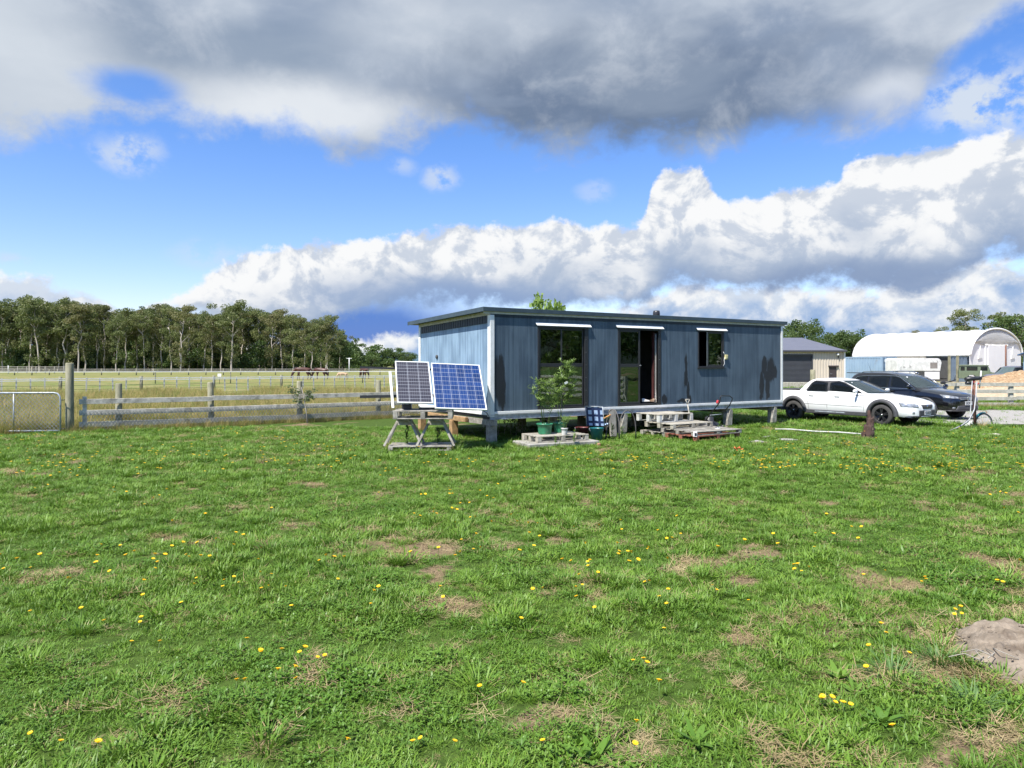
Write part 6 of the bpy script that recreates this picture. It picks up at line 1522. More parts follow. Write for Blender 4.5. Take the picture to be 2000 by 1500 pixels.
class TreeKind:
    def __init__(s, kind, seed, leafm, trunkm):
        rng = random.Random(seed); s.kind = kind; q = MB(); v_, f_ = [], []
        H = 20.0
        def clump(c, r, n, size, sq=.62): leaf_quads(v_, f_, c, n, r, size, rng, sq, .55)
        if kind == 'gum':
            lean = Vector((rng.uniform(-.06, .06), rng.uniform(-.05, .05), 1)); path = [Vector((0, 0, -.3))]
            for k in range(1, 8): z = H * .88 * k / 7; path.append(Vector((lean.x * z + rng.gauss(0, .18), lean.y * z + rng.gauss(0, .18), z)))
            q.tube(path, [.22, .20, .18, .16, .13, .10, .07, .04], 7, cap=False)
            nl = rng.randint(8, 11)
            for k in range(nl):
                u = rng.uniform(.42, .98); sI = u * 7; i = min(int(sI), 6); p = path[i].lerp(path[i + 1], sI - i); a = k * 2.4 + rng.uniform(-.5, .5); L_ = rng.uniform(2.0, 4.3) * (1.25 - u * .6)
                mid = p + Vector((cos(a) * L_ * .5, sin(a) * L_ * .5, L_ * .5)); e_ = p + Vector((cos(a) * L_ * .85, sin(a) * L_ * .85, L_ * rng.uniform(.75, 1.15)))
                q.tube([p, mid, e_], [.10, .07, .03], 5, cap=False)
                clump(e_, rng.uniform(1.2, 1.8), 190, .21); clump(e_ + Vector((rng.gauss(0, 1), rng.gauss(0, 1), rng.uniform(-.4, .9))), rng.uniform(.9, 1.4), 120, .20)
                if rng.random() < .6: clump(mid + Vector((rng.gauss(0, .5), rng.gauss(0, .5), .4)), 1.0, 42, .26)
            for k in range(5): clump(path[7] + Vector((rng.gauss(0, 1.2), rng.gauss(0, 1.2), rng.uniform(-.8, 1.6))), rng.uniform(1.2, 1.8), 180, .21)
            for k in range(rng.randint(13, 20)):
                z = rng.uniform(.10, .68) * H; a = rng.random() * 6.28; r = rng.uniform(.3, 2.2); clump((cos(a) * r, sin(a) * r, z), rng.uniform(.7, 1.4), 75, .20, .9)
        elif kind == 'round':
            q.tube([(0, 0, -.3), (.2, 0, 3), (0, .2, 7), (.1, 0, 11)], [.5, .42, .3, .12], 8, cap=False)
            for k in range(44):
                a = rng.random() * 6.28; u = rng.random() * .88; z = 3.0 + 14.5 * u; rr = 6.4 * sqrt(max(.05, 1 - ((u - .42) / .62) ** 2)) * rng.uniform(.55, 1.0)
                p = Vector((cos(a) * rr, sin(a) * rr, z)); q.tube([(0, 0, z * .55 + 1), p], [.12, .03], 5, cap=False); clump(p, rng.uniform(1.5, 2.4), 105, .34, .8)
            for k in range(12): a = rng.random() * 6.28; clump((cos(a) * 2.5, sin(a) * 2.5, rng.uniform(5, 15)), 2.4, 70, .4, .9)
        elif kind == 'poplar':
            q.tube([(0, 0, -.3), (0, .1, 8), (.1, 0, 17)], [.4, .3, .06], 8, cap=False)
            for k in range(40):
                u = rng.random(); z = 2.5 + 17 * u; rr = 3.2 * (1 - u) ** .55 * rng.uniform(.3, 1); a = rng.random() * 6.28; clump((cos(a) * rr, sin(a) * rr, z), rng.uniform(1.0, 1.6), 80, .30, 1.2)
                if k % 3 == 0: q.tube([(0, 0, z * .8), (cos(a) * rr, sin(a) * rr, z)], [.08, .03], 5, cap=False)
        elif kind == 'bush':
            q.tube([(0, 0, -.3), (0, 0, 6)], [.3, .1], 6, cap=False)
            for k in range(26):
                a = rng.random() * 6.28; u = rng.random(); rr = 8.5 * sqrt(1 - u * .8) * rng.uniform(.3, 1); clump((cos(a) * rr, sin(a) * rr, 1 + 14 * u * rng.uniform(.6, 1.1)), rng.uniform(1.8, 3.0), 80, .55, .8)
        s.trunk = None; q.bm.normal_update(); me = bpy.data.meshes.new('trunk'); bmesh.ops.recalc_face_normals(q.bm, faces=q.bm.faces[:]); q.bm.to_mesh(me); q.bm.free(); me.materials.append(trunkm); s.trunk = me
        s.crown = leaf_mesh('crown', v_, f_, leafm); s.top = float(np.percentile([x.z for x in v_], 99.4))
    def place(s, label, px, Y, top_py, wid=1.0, group=None, name='tree', X=None, rot=None, h=None):
        X = GX(px, Y) if X is None else X; h = h or (CH + (HY - top_py) / F * Y); k = h / s.top
        e = thing(name, label, 'tree' if name != 'shrub' else 'shrub', (X, Y, 0), R.random() * 6.28 if rot is None else rot, group); e.scale = (k * wid, k * wid, k)
        obj_from_mesh('trunk', s.trunk, e); obj_from_mesh('crown', s.crown, e); return e
GUM = [TreeKind('gum', 100 + k, M_gum if k % 3 else M_gum2, M_trunk) for k in range(9)]
ROUND = [TreeKind('round', 200 + k, M_oak, M_trunkd) for k in range(3)]; BUSH = [TreeKind('bush', 400 + k, M_oak, M_trunkd) for k in range(2)]
WIL = TreeKind('bush', 500, M_wil, M_trunkd)
tops = [(-80, 596), (0, 598), (15, 585), (60, 577), (90, 586), (125, 583), (160, 592), (185, 593), (230, 600), (300, 592), (350, 596), (380, 602), (430, 606), (452, 588), (480, 594), (520, 597), (545, 600), (570, 612), (600, 618), (630, 612), (645, 622), (662, 640), (686, 662)]
def top_at(px):
    for (a, ya), (b_, yb) in zip(tops, tops[1:]):
        if a <= px <= b_: return ya + (yb - ya) * (px - a) / (b_ - a)
    return 620
GG = 'gum trees of the shelter belt'
tr = random.Random(77)
special = {0: (62, 'tallest gum tree at the photo edge end of the shelter belt'), 1: (126, 'gum tree behind the tall gate post in the belt'), 2: (352, 'gum tree with a bare white trunk standing forward of the belt'), 3: (452, 'gum tree with the high domed crown in the middle of the belt'), 4: (640, 'last tall gum tree at the cabin end of the shelter belt'), 5: (672, 'low sloping gum tree ending the shelter belt')}
front = [62, 126, 352, 452, 636, 668]
x = -70
while x < 660: x += tr.uniform(13, 24); front.append(x)
for i, px in enumerate(front):
    Y = 178 + tr.uniform(-6, 10) if i not in (2,) else 162
    ty = top_at(px) + (tr.uniform(0, 16) if i > 5 else 0)
    if i == 5: ty = 650
    GUM[(i * 5 + 2) % 9].place(special[i][1] if i in special else 'tall slender gum tree in the front row of the shelter belt', px, Y, ty, tr.uniform(.85, 1.15), GG, 'gum_tree')
x = -70
while x < 628:
    x += tr.uniform(13, 20)
    GUM[tr.randrange(9)].place('gum tree inside the shelter belt, behind the front row', x, 192 + tr.uniform(-4, 8), top_at(x) + tr.uniform(4, 22), tr.uniform(.95, 1.3), GG, 'gum_tree')
x = -70
while x < 612:
    x += tr.uniform(16, 26)
    GUM[tr.randrange(9)].place('gum tree inside the shelter belt, behind the front row', x, 210 + tr.uniform(-4, 8), top_at(x) + tr.uniform(8, 30), tr.uniform(1.1, 1.4), GG, 'gum_tree')
x = -60
while x < 670:
    x += tr.uniform(12, 26); BUSH[tr.randrange(2)].place('dark bush growing between the gum trunks', x, 186 + tr.uniform(-6, 16), tr.uniform(655, 697), tr.uniform(.8, 1.2), 'bushes under the gum trees', 'shrub')
x = -60
while x < 690:
    x += tr.uniform(14, 26); BUSH[tr.randrange(2)].place('dark bush behind the gum trunks', x, 218 + tr.uniform(-2, 6), tr.uniform(640, 672), tr.uniform(.9, 1.2), 'bushes under the gum trees', 'shrub')
for px, Y, ty, wd, lab in ((692, 240, 672, 1.1, 'dark round tree next to the end of the gum belt'), (715, 255, 679, 1.1, 'round tree second from the end of the gum belt'), (742, 260, 674, 1.2, 'widest round tree between gum belt and cabin'), (770, 262, 680, 1.1, 'round tree just beyond the solar panels'), (795, 258, 688, 1.1, 'low light tree against the cabin wall edge'), (728, 235, 694, 1.3, 'low dark tree in front of the round trees')):
    (BUSH[tr.randrange(2)] if tr.random() < .5 else ROUND[tr.randrange(3)]).place(lab, px, Y, ty, wd * 1.35)
WIL.place('bright green tree top showing above the cabin roof', 1076, 62, 582, .62)
ROUND[1].place('tree just beside the cabin end above the shed roof', 1530, 95, 646, .8)
for px, Y, ty, wd, lab in ((1573, 105, 626, 1.0, 'tall dark poplar behind the tan shed'),): ROUND[0].place(lab, px, Y, ty, .95)
for px, Y, ty, wd, lab in ((1600, 98, 655, 1.1, 'bushy green tree between poplar and gum behind the shed'), (1634, 108, 651, 1.2, 'broad tree behind the shed roof corner'), (1664, 106, 646, 1.05, 'tree just behind the blue container'), (1690, 112, 660, 1.0, 'tree at the far end of the white tent')): ROUND[tr.randrange(3)].place(lab, px, Y, ty, wd)
for px, Y, ty, wd, k, lab in ((1893, 110, 604, 1.15, 4, 'tall open gum rising above the white tent'), (1965, 105, 611, 1.5, 7, 'large gum at the photo edge behind the tent'), (1835, 120, 640, .9, 1, 'small tree top peeping over the middle of the tent'), (1788, 120, 646, .8, 6, 'tiny tree top peeping over the far half of the tent')): GUM[k].place(lab, px, Y, ty, wd, None, 'gum_tree')
for px, Y, ty, wd, lab in ((1990, 100, 618, 1.2, 'dense dark tree filling the photo edge behind the tent'), (1950, 118, 634, 1.3, 'dark tree between the open gum and the photo edge')): ROUND[tr.randrange(3)].place(lab, px, Y, ty, wd)
# hedgerow and hill behind the photographer, mirrored in the cabin's glass
for k in range(16):
    a = radians(-38 + k * 6.2); d_ = 62 + 8 * (k % 3); ROUND[k % 3].place('leafy tree of the hedgerow behind the photographer', 0, -sin(a + .38) * d_ , 0, 1.0, 'hedgerow behind the photographer', 'tree', cos(a + .38) * d_, None, tr.uniform(9, 14))
M_hill = pm('hazy_distant_bush', (.05, .10, .13), (.04, .08, .11), .004, .95, 0, 0); M_hill2 = pm('bush_hill', (.06, .085, .05), (.045, .065, .04), .05, .95, 0, .5, .3)  # blue air haze is put into the far hill's base colour
def hill(name, x0, x1, y, h, depth, seed, m_):
    rows = []
    for j in range(13):
        v = j / 12; rows.append([(x0 + (x1 - x0) * i / 80, y + depth * v, -4 + h * sin(pi * v) ** .8 * (.35 + .9 * float(fbm(np.array(i * .11 + seed), np.array(seed + .0), 3))) * sin(pi * i / 80) ** .5) for i in range(81)])
    q = MB(); q.grid(rows); tag(q.build(name, m_), kind='structure')
hill('hills', -2600, 4200, 5200, 100, 900, 4.2, M_hill)
rows = []
hill('bush_hills', 300, 1400, -520, 150, 260, 8.1, M_hill2)

# ------------------------------------------------------------------ tan shed with roller door
def corr_mat(name, c1, c2, pitch, axis=0, depth=.02, rough=.5, horizontal=False):
    m, t, b, o = new_mat(name); co = coord(t); s3 = sep(co); a = s3[2] if horizontal else s3[axis]
    col = mixc(smooth(tnoise(co, 1.3, 5, .6), .35, .65), c1, c2); t.links.new(col.s, b.inputs['Base Color']); b.inputs['Roughness'].default_value = rough
    bump(t, b, smooth(E.op('SINE', a * (2 * pi / pitch)), -.5, .5), 1.0, depth); return m
def rib_wall(x0, x1, z0, z1, y, pitch, depth, mi=0, q=None):
    """trapezoid-ribbed sheet facing -y"""
    q = q or MB(); n = max(1, int(round((x1 - x0) / pitch))); p = (x1 - x0) / n; prof = []
    for k in range(n):
        x = x0 + k * p; prof += [(x, y), (x + p * .35, y), (x + p * .45, y - depth), (x + p * .90, y - depth)]
    prof.append((x1, y))
    for (xa, ya), (xb, yb) in zip(prof, prof[1:]):          # closed sheet, one strip after another
        q.poly([(xa, ya, z0), (xb, yb, z0), (xb, yb, z1), (xa, ya, z1)], mi)
    q.poly([(x0, y + .012, z0), (x1, y + .012, z0), (x1, y + .012, z1), (x0, y + .012, z1)], mi)
    bmesh.ops.remove_doubles(q.bm, verts=q.bm.verts[:], dist=1e-5); return q
M_tan = pm('tan_cladding', (.56, .49, .40), (.52, .455, .37), .7, .6, 0, 0); M_roofgrey = corr_mat('grey_roof_steel', (.125, .13, .165), (.11, .115, .15), .2, 0, .02, .5); M_char = pm('charcoal_steel', (.055, .058, .068), (.048, .05, .06), 1.5, .55, 0, 0)
Ys = 60.0; sx0, sx1 = GX(1380, Ys), GX(1649, Ys); shed = thing('shed', 'tan ribbed steel shed with grey roof and charcoal roller door', 'shed', (sx0, Ys, 0)); SW = sx1 - sx0; eh = CH + (HY - 686) / F * Ys
rx0, rx1, rzt = GX(1472, Ys) - sx0, GX(1586, Ys) - sx0, CH + (HY - 694.5) / F * Ys; dx0, dx1, dzt = GX(1619, Ys) - sx0, GX(1633.5, Ys) - sx0, CH + (HY - 714.5) / F * Ys
q = MB(); rib_wall(0, rx0 - .02, -.2, eh, 0, .22, .045, 0, q); rib_wall(rx0, rx1, rzt, eh, 0, .22, .045, 0, q); rib_wall(rx1 + .02, dx0, -.2, eh, 0, .22, .045, 0, q); rib_wall(dx0 + .002, dx1, dzt, eh, 0, .22, .045, 0, q); rib_wall(dx1 + .002, SW, -.2, eh, 0, .22, .045, 0, q)
q.build('front_wall', M_tan, shed)
q = MB(); q.prism([(SW - .06, .06, -.2), (SW - .06, 17.9, -.2), (SW - .06, 17.9, eh - .03), (SW - .06, 9, eh + 1.28), (SW - .06, .06, eh - .03)], (.05, 0, 0)); q.build('end_wall', M_tan, shed)
q = MB(); q.prism([(0, .06, -.2), (0, 17.9, -.2), (0, 17.9, eh - .03), (0, 9, eh + 1.28), (0, .06, eh - .03)], (.05, 0, 0)); q.mm(.06, SW - .07, 17.8, 17.9, -.2, eh - .03); q.build('rear_wall', M_tan, shed)
q = MB(); q.prism([(-.15, -.22, eh), (-.15, 9, eh + 1.42), (-.15, 18.2, eh), (-.15, 18.2, eh + .06), (-.15, 9, eh + 1.48), (-.15, -.22, eh + .06)], (SW + .25, 0, 0)); q.build('roof', M_roofgrey, shed)
q = MB(); q.mm(-.15, SW + .10, -.34, -.225, eh - .06, eh + .09, 0, .02); q.build('gutter', M_char, shed)
q = MB(); q.mm(rx0 + .05, rx1 - .05, .06, .12, -.1, rzt + .05)
for k in range(int((rzt) / .105)): q.box(((rx0 + rx1) / 2, .05, .05 + k * .105), (rx1 - rx0 - .06, .03, .07), None, 0, .012)
q.build('roller_door', M_char, shed)
q = MB(); q.mm(rx0 - .06, rx0 + .03, -.06, .05, -.1, rzt); q.mm(rx1 - .03, rx1 + .05, -.06, .05, -.1, rzt); q.mm(rx0 - .06, rx1 + .05, -.065, .05, rzt + .001, rzt + .12); q.build('door_frame', M_char, shed)
M_browndoor = pm('dark_brown_door', (.055, .042, .042), (.045, .036, .036), 2, .5, 0, 0)
q = MB(); q.mm(dx0, dx1, -.04, .03, -.1, dzt - .08, 0, .01); do = q.build('door', M_browndoor, shed); q = MB(); q.mm(dx0 - .08, dx1 + .14, -.16, -.05, dzt - .07, dzt + .03); q.build('door_hood', M_browndoor, shed)
q = MB(); q.tube([(dx0 + .1, -.05, 1.0), (dx0 + .1, -.10, 1.0), (dx0 + .22, -.10, 1.0)], .015, 6); q.build('handle', M_galv, do)
q = MB(); q.mm(SW - .03, SW + .06, -.07, .1, -.2, eh - .08); q.build('corner_trim', M_white, shed)
q = MB(); lx, lz = GX(1635, Ys) - sx0, CH + (HY - 692.5) / F * Ys; q.lathe([(.03, 0), (.11, .08), (.12, .16), (.02, .2)], (0, 0, 0), 'y', 12); q = q.build('flood_light', M_white, shed); q.location = (lx, -.28, lz); q2 = MB(); q2.tube([(0, .05, 0), (.10, .26, -.30)], .05, 6); q2.build('bracket', M_black, q)
q = MB(); q.mm(GX(1440, 54), GX(1592, 54), 54, 54.16, -.1, CH + (HY - 746.5) / F * 54, 0, .02); o_ = q.build('timber_edging', M_woodlight); tag(o_, 'low pale timber edging in front of the roller door', 'edging')
q = MB(); q.lathe([(.15, -.3), (.155, .5), (.15, CH + (HY - 722) / F * 44 - .02), (.13, CH + (HY - 722) / F * 44)], (0, 0, 0), 'z', 14); o_ = q.build('timber_post', M_woodgreen); o_.location = (GX(1587.5, 44), 44, 0); tag(o_, 'thick old timber post in front of the shed roller door', 'post')

# ------------------------------------------------------------------ shipping containers
M_blue = pm('pale_blue_container_paint', (.25, .35, .45), (.215, .31, .41), .8, .55, 0, .03, 20, dirt=(.22, .24, .26)); M_bluedk = pm('container_door_blue', (.16, .24, .33), (.12, .19, .28), 1.2, .55, 0, 0)
def container(label, corner, side, L_, m_, doors=True, W_=2.44, H_=2.59):
    """corner: near edge between long side and door end; side: direction of the long side going away"""
    s2 = Vector((*side, 0)).normalized(); e = thing('shipping_container', label, 'container', corner, atan2(-s2.y, -s2.x))     # local +x points to the door end, -y out of the long side
    q = MB(); rib_wall(-L_ + .12, -.12, .16, H_ - .14, .03, .30, .05, 0, q); q.build('side_wall', m_, e)
    q = MB(); q.mm(-L_, -.03, .10, W_ - .03, .15, H_ - .06); q.build('shell', m_, e)
    q = MB()
    for x_ in (-L_, -.12): q.mm(x_, x_ + .12, -.02, .12, 0, H_); q.mm(x_, x_ + .12, W_ - .12, W_ + .02, 0, H_)
    q.mm(-L_ + .121, -.121, -.02, .08, 0, .159); q.mm(-L_ + .121, -.121, -.02, .08, H_ - .139, H_ - .001); q.mm(-.12, -.0, .121, W_ - .121, H_ - .139, H_ - .001); q.mm(-.12, .0, .121, W_ - .121, 0, .159); q.build('frame', m_, e)
    for k in range(2):
        y0 = .13 + k * (W_ - .26) / 2; y1 = y0 + (W_ - .26) / 2 - .012; d_ = MB(); d_.mm(-.028, -.004, y0, y1, .17, H_ - .15)
        for zz in (.2, .8, 1.42, 2.02): d_.mm(-.003, .022, y0 + .04, y1 - .04, zz, zz + .36, 0, .008)
        do_ = d_.build('door', M_bluedk if doors else m_, e); b_ = MB()
        for yy in (y0 + .25, y1 - .22): b_.tube([(.05, yy, .1), (.05, yy, H_ - .08)], .024, 6)
        b_.build('lock_bar', m_ if doors else M_galv, do_); b_ = MB(); b_.mm(.06, .09, y0 + .2, y0 + .8, 1.1, 1.16); b_.mm(.03, .04, y0 + .12, y0 + .5, 2.05, 2.3); b_.build('handle', M_white, do_)
    return e
cs = Vector((-.5, .87, 0)).normalized()
container('pale blue shipping container between the tan shed and white trailer', (GX(1724, 72.5), 72.5, 0), cs, 12.0, M_blue)
# ------------------------------------------------------------------ white dome tent resting on containers
gA_ = Vector((38.75, 60, 0)) * 1.2; gdir_ = Vector((.88, .475, 0)).normalized(); ldir_ = Vector((-gdir_.y, gdir_.x, 0)); GWd, GLn, GSp = 9.7, 13.4, 2.72
M_fabric = pm('white_tent_fabric', (.82, .82, .81), (.76, .76, .75), .25, .6, 0, .15, .9); M_fabric2 = pm('grey_white_tent_end', (.78, .78, .78), (.72, .72, .73), .4, .7, 0, .2, 1.5)
tent = thing('dome_tent', 'large white fabric dome shelter with open flap end', 'tent', gA_, atan2(gdir_.y, gdir_.x)); tent['label'] = 'large white fabric dome shelter with a tall panelled end wall'
def dome(u, off=0): a = pi * (1 - u); return Vector((GWd / 2 + (GWd / 2 + off) * cos(a) * (1 - .06 * sin(a)), 0, GSp + (2.78 + off) * sin(a) ** .92))
rows = []
for j in range(29):
    v = j / 28; sag = .09 * abs(sin(pi * v * 7)) ** 1.0
    rows.append([dome(i / 40, -sag * sin(pi * i / 40) ** .5) + Vector((0, GLn * v, 0)) for i in range(41)])
q = MB(); q.grid(rows); bmesh.ops.solidify(q.bm, geom=q.bm.faces[:], thickness=.03); q.build('canopy', M_fabric, tent)
q = MB(); q.tube([dome(i / 40, .04) + Vector((0, -.03, 0)) for i in range(41)], .09, 8); q.build('end_arch', M_fabric, tent)
q = MB(); q.prism([Vector((.02, .10, -.1))] + [dome(i / 40, -.05) + Vector((0, .10, 0)) for i in range(41)] + [Vector((GWd - .02, .10, -.1))], (0, .04, 0)); q.build('end_wall', M_fabric2, tent)
rowsA, rowsB = [], []
for j in range(9):
    v = j / 8; rowsA.append([])
    for i in range(41):
        u = .14 + .72 * i / 40; top = dome(u, -.07); zb = GSp + 1.35 - .35 * sin(pi * i / 40); z = top.z + (min(zb, top.z) - top.z) * v; rowsA[-1].append((top.x, .03 - .10 * sin(pi * v) + .014 * sin(i * 1.3) * v, z))
q = MB(); q.grid(rowsA); bmesh.ops.solidify(q.bm, geom=q.bm.faces[:], thickness=.02); q.build('rolled_valance', M_fabric, tent)
q = MB(); q.mm(3.2, 6.4, .03, .09, -.1, GSp + 1.2, 0, .02); q.build('door_panel', M_fabric2, tent)
for x_ in (2.95, 6.55):
    q = MB(); q.mm(x_ - .22 if x_ < 4 else x_ + .05, x_ + .05 if x_ < 4 else x_ + .32, .05, .13, -.1, GSp + 1.3, 0, .03); q.build('door_curtain', M_fabric, tent)
q = MB(); q.tube([(6.5, .02, -.1), (6.5, .02, GSp + 1.15)], .09, 8); q.build('door_pole', M_rust, tent)
for x_, k in ((1.75, 1), (7.9, -1)): q = MB(); q.prism([(x_ - .35, .02, GSp - .35), (x_ + .4, .02, GSp - .25), (x_ + .05, .0, GSp + 1.0)], (0, .06, 0)); q.build('flap', M_fabric, tent)
q = MB(); q.mm(GWd * .5 - .25, GWd * .5 + .25, -.02, .03, GSp + 2.0, GSp + 2.25); q.build('logo_patch', M_blue, tent)
# dark wall line under the canopy edge, second container below it and posts of the open bay
q = MB(); q.mm(-.05, .06, 4.6, 13.2, 2.25, 2.7); q.build('canopy_beam', M_wood, tent)
Minv = wmat(tent)
def tl(x, y, z=0): return Minv @ Vector((x, y, z))
container('slate blue container under the near corner of the dome tent', tl(.15, .45), Vector((ldir_.x, ldir_.y)), 1.7, pm('slate_container', (.12, .16, .21), (.09, .12, .16), 1, .6, 0, 0), False, 2.44, 2.6)
for px, Y in ((1854, 71), (1870, 70.5)): q = MB(); q.mm(-.09, .09, -.09, .09, -.2, 2.7); o_ = q.build('bay_post', M_woodgreen); o_.location = (GX(px, Y), Y, 0); tag(o_, 'timber post of the open bay under the tent, beside the white trailer' if px < 1860 else 'timber post of the open bay under the tent, beside the green four-wheel drive', 'post')
sh_ = MB(); sh_.mm(.3, .36, 2.2, 13.2, -.1, 2.6); sh_.build('bay_back_wall', M_dark, tent)
# ------------------------------------------------------------------ white horse trailer
Yt = 66.0; tx0, tx1 = GX(1752, Yt), GX(1843, Yt); fl = thing('horse_trailer', 'old white horse trailer with rounded front and dark lower panels', 'trailer', (tx0, Yt, 0), .06); TW = tx1 - tx0; tzt = CH + (HY - 699.5) / F * Yt; tzm = CH + (HY - 725) / F * Yt
m, t, b, o = new_mat('peeling_white_paint'); co = coord(t); f = smooth(tnoise(co, 1.7, 8, .7), .56, .62) * smooth(tnoise(co, .8, 2, .5), .42, .55); col = mixc(f * .8, mixc(smooth(tnoise(co, 2, 4, .6), .4, .6), (.72, .72, .69), (.58, .58, .55)), (.20, .19, .18)); t.links.new(col.s, b.inputs['Base Color']); b.inputs['Roughness'].default_value = .6; M_peel = m
prof = [(0, tzm), (TW * .97, tzm)] + [(TW - .45 + .45 * cos(a), tzt - .45 + .45 * sin(a)) for a in np.linspace(0, pi / 2, 9)] + [(.15, tzt), (0, tzt - .15)]
q = MB(); q.prism([(x_, 0, z_) for x_, z_ in prof], (0, 1.9, 0)); bmesh.ops.bevel(q.bm, geom=[e for e in q.bm.edges if abs(e.verts[0].co.y - e.verts[1].co.y) < .01], offset=.05, segments=2, affect='EDGES'); q.build('upper_body', M_peel, fl)
q = MB(); q.mm(0, TW * .97, .04, 1.86, .35, tzm - .03); q.build('lower_body', M_dark, fl)
for a, b_ in ((.02, .28), (.30, .40), (.62, .95)): q = MB(); q.mm(TW * a, TW * b_, .0, .038, .4, tzm - .06, 0, .005); q.build('side_panel', M_fabric2, fl)
q = MB(); q.mm(TW * .74, TW * .90, -.01, -.001, tzt - .95, tzt - .40, 0, .01); q.build('window', pm('grey_board', (.25, .23, .21), (.2, .18, .16), 3, .8), fl)
for x_ in (TW * .38, TW * .55): q = MB(); q.lathe([(.12, -.1), (.33, -.1), (.35, 0), (.33, .1), (.12, .1)], (0, 0, 0), 'y', 18); q = q.build('wheel', M_tyre, fl); q.location = (x_, .12, .34)
q = MB(); q.bar((TW * .95, .9, .42), (TW * 1.25, .9, .45), .08, .10); q.build('drawbar', M_black, fl)
# ------------------------------------------------------------------ olive four-wheel drive
ov = thing('four_wheel_drive', 'old olive green box-shaped four-wheel drive by the tent', 'four-wheel drive', (GX(1921, 64.5), 64.5, 0), -.50); ov.scale = (.93, .93, .93)
q = MB(); q.prism([(-2.1, -.80, .55), (-2.1, -.80, 1.22), (.55, -.80, 1.22), (.62, -.80, 1.12), (1.95, -.80, 1.06), (2.0, -.80, .60), (1.75, -.80, .52), (1.72, -.80, .78), (1.60, -.80, .92), (1.18, -.80, .92), (1.02, -.80, .78), (.98, -.80, .52), (-.62, -.80, .52), (-.66, -.80, .78), (-.8, -.80, .92), (-1.25, -.80, .92), (-1.4, -.80, .78), (-1.44, -.80, .55)], (0, 1.6, 0)); bmesh.ops.bevel(q.bm, geom=[e for e in q.bm.edges if abs(e.verts[0].co.y - e.verts[1].co.y) < .01], offset=.03, segments=2, affect='EDGES'); q.build('body', M_army, ov)
q = MB(); q.prism([(-2.08, -.74, 1.221), (.50, -.74, 1.221), (.30, -.70, 1.78), (-2.0, -.70, 1.78)], (0, 1.46, 0)); q.build('cabin_box', M_army, ov)
q = MB(); q.prism([(-2.1, -.78, 1.781), (.42, -.78, 1.781), (.34, -.74, 1.88), (-2.05, -.74, 1.90)], (0, 1.54, 0)); bmesh.ops.bevel(q.bm, geom=q.bm.edges[:], offset=.04, segments=2, affect='EDGES'); q.build('roof', M_army, ov)
for sg in (-1, 1):
    for x0, x1 in ((-1.95, -1.6), (-1.45, -.55), (-.30, .26)): q = MB(); y = sg * .748; q.mm(x0, x1, min(y, y - sg * .03), max(y, y - sg * .03) , 1.32, 1.70, 0, .01); q.build('window', M_carglass, ov)
    q = MB(); q.mm(-.42, -.40, min(sg * .79, sg * .81), max(sg * .79, sg * .81), .56, 1.2); q.mm(.44, .46, min(sg * .79, sg * .81), max(sg * .79, sg * .81), .56, 1.2); q.build('door_seam', M_dark, ov)
    for wx in (1.36, -1.03): q = MB(); q.lathe([(.12, -.1), (.34, -.1), (.38, -.05), (.38, .05), (.34, .1), (.12, .1)], (0, 0, 0), 'y', 20); w_ = q.build('wheel', M_tyre, ov); w_.location = (wx, sg * .70, .38); q = MB(); q.lathe([(.001, .11 * sg), (.2, .105 * sg), (.22, .08 * sg)], (0, 0, 0), 'y', 14, cap=False); q.build('rim', M_army, w_)
    q = MB(); q.lathe([(.001, .03), (.09, .02), (.1, -.02)], (0, 0, 0), 'x', 12, cap=False); q = q.build('headlight', M_lamp, ov); q.location = (2.0, sg * .55, .86)
q = MB(); q.prism([(.50, -.66, 1.26), (.50, .66, 1.26), (.335, .62, 1.73), (.335, -.62, 1.73)], (.012, 0, .006)); q.build('windscreen', M_screen, ov)
q = MB(); q.mm(2.0, 2.12, -.78, .78, .52, .66, 0, .01); q.build('bumper', M_black, ov)
q = MB(); q.lathe([(.1, -.08), (.33, -.08), (.35, 0), (.33, .08), (.1, .08)], (0, 0, 0), 'z', 18); q = q.build('spare_wheel', M_tyre, ov); q.location = (1.35, 0, 1.18)
# grey car beyond the chip heap, blue-roofed shed, rubbish in the bay
gc = thing('parked_car', 'grey vehicle with dark cab behind the wood chip heap', 'car', (GX(1972, 58), 58, 0), pi + .2)
q = MB(); q.grid(loft_body([(-2.1, .7, .5, .95, 1.0), (-1.9, .85, .4, 1.0, 1.05), (.4, .86, .4, 1.0, 1.08), (1.6, .84, .4, .95, 1.02), (2.05, .7, .45, .8, .85)], 16)); q.build('body', M_roofgrey, gc)
h_ = House([(.98, -1.2, .9, .8), (1.3, -1.1, .5, .72), (1.6, -1.0, .2, .66), (1.66, -.8, .0, .5)], .15, .05, .06); h_.build('cab_roof', M_roofgrey, gc); q = h_.screen(1.04, 1.58, .06, .008); q.build('windscreen', M_screen, gc)
for sg in (-1, 1): q = h_.side_glass([(-1.0, 1.08), (.65, 1.06), (.2, 1.55), (-.9, 1.55)], sg, .01); q.build('window', M_carglass, gc)
for sg in (-1, 1):
    for wx in (-1.3, 1.3): q = MB(); q.lathe([(.12, -.1), (.32, -.1), (.34, 0), (.32, .1), (.12, .1)], (0, 0, 0), 'y', 16); q = q.build('wheel', M_tyre, gc); q.location = (wx, sg * .78, .34)
bsx = 41.0; bs = thing('blue_shed', 'pale shed with blue roof at the photo edge', 'shed', (bsx, 52, 0))
q = MB(); rib_wall(0, 6, -.2, 2.55, 0, .2, .03, 0, q); q.build('front_wall', M_blue, bs); q = MB(); q.mm(0.02, 6, .06, 5, -.2, 2.5); q.build('shell', M_blue, bs)
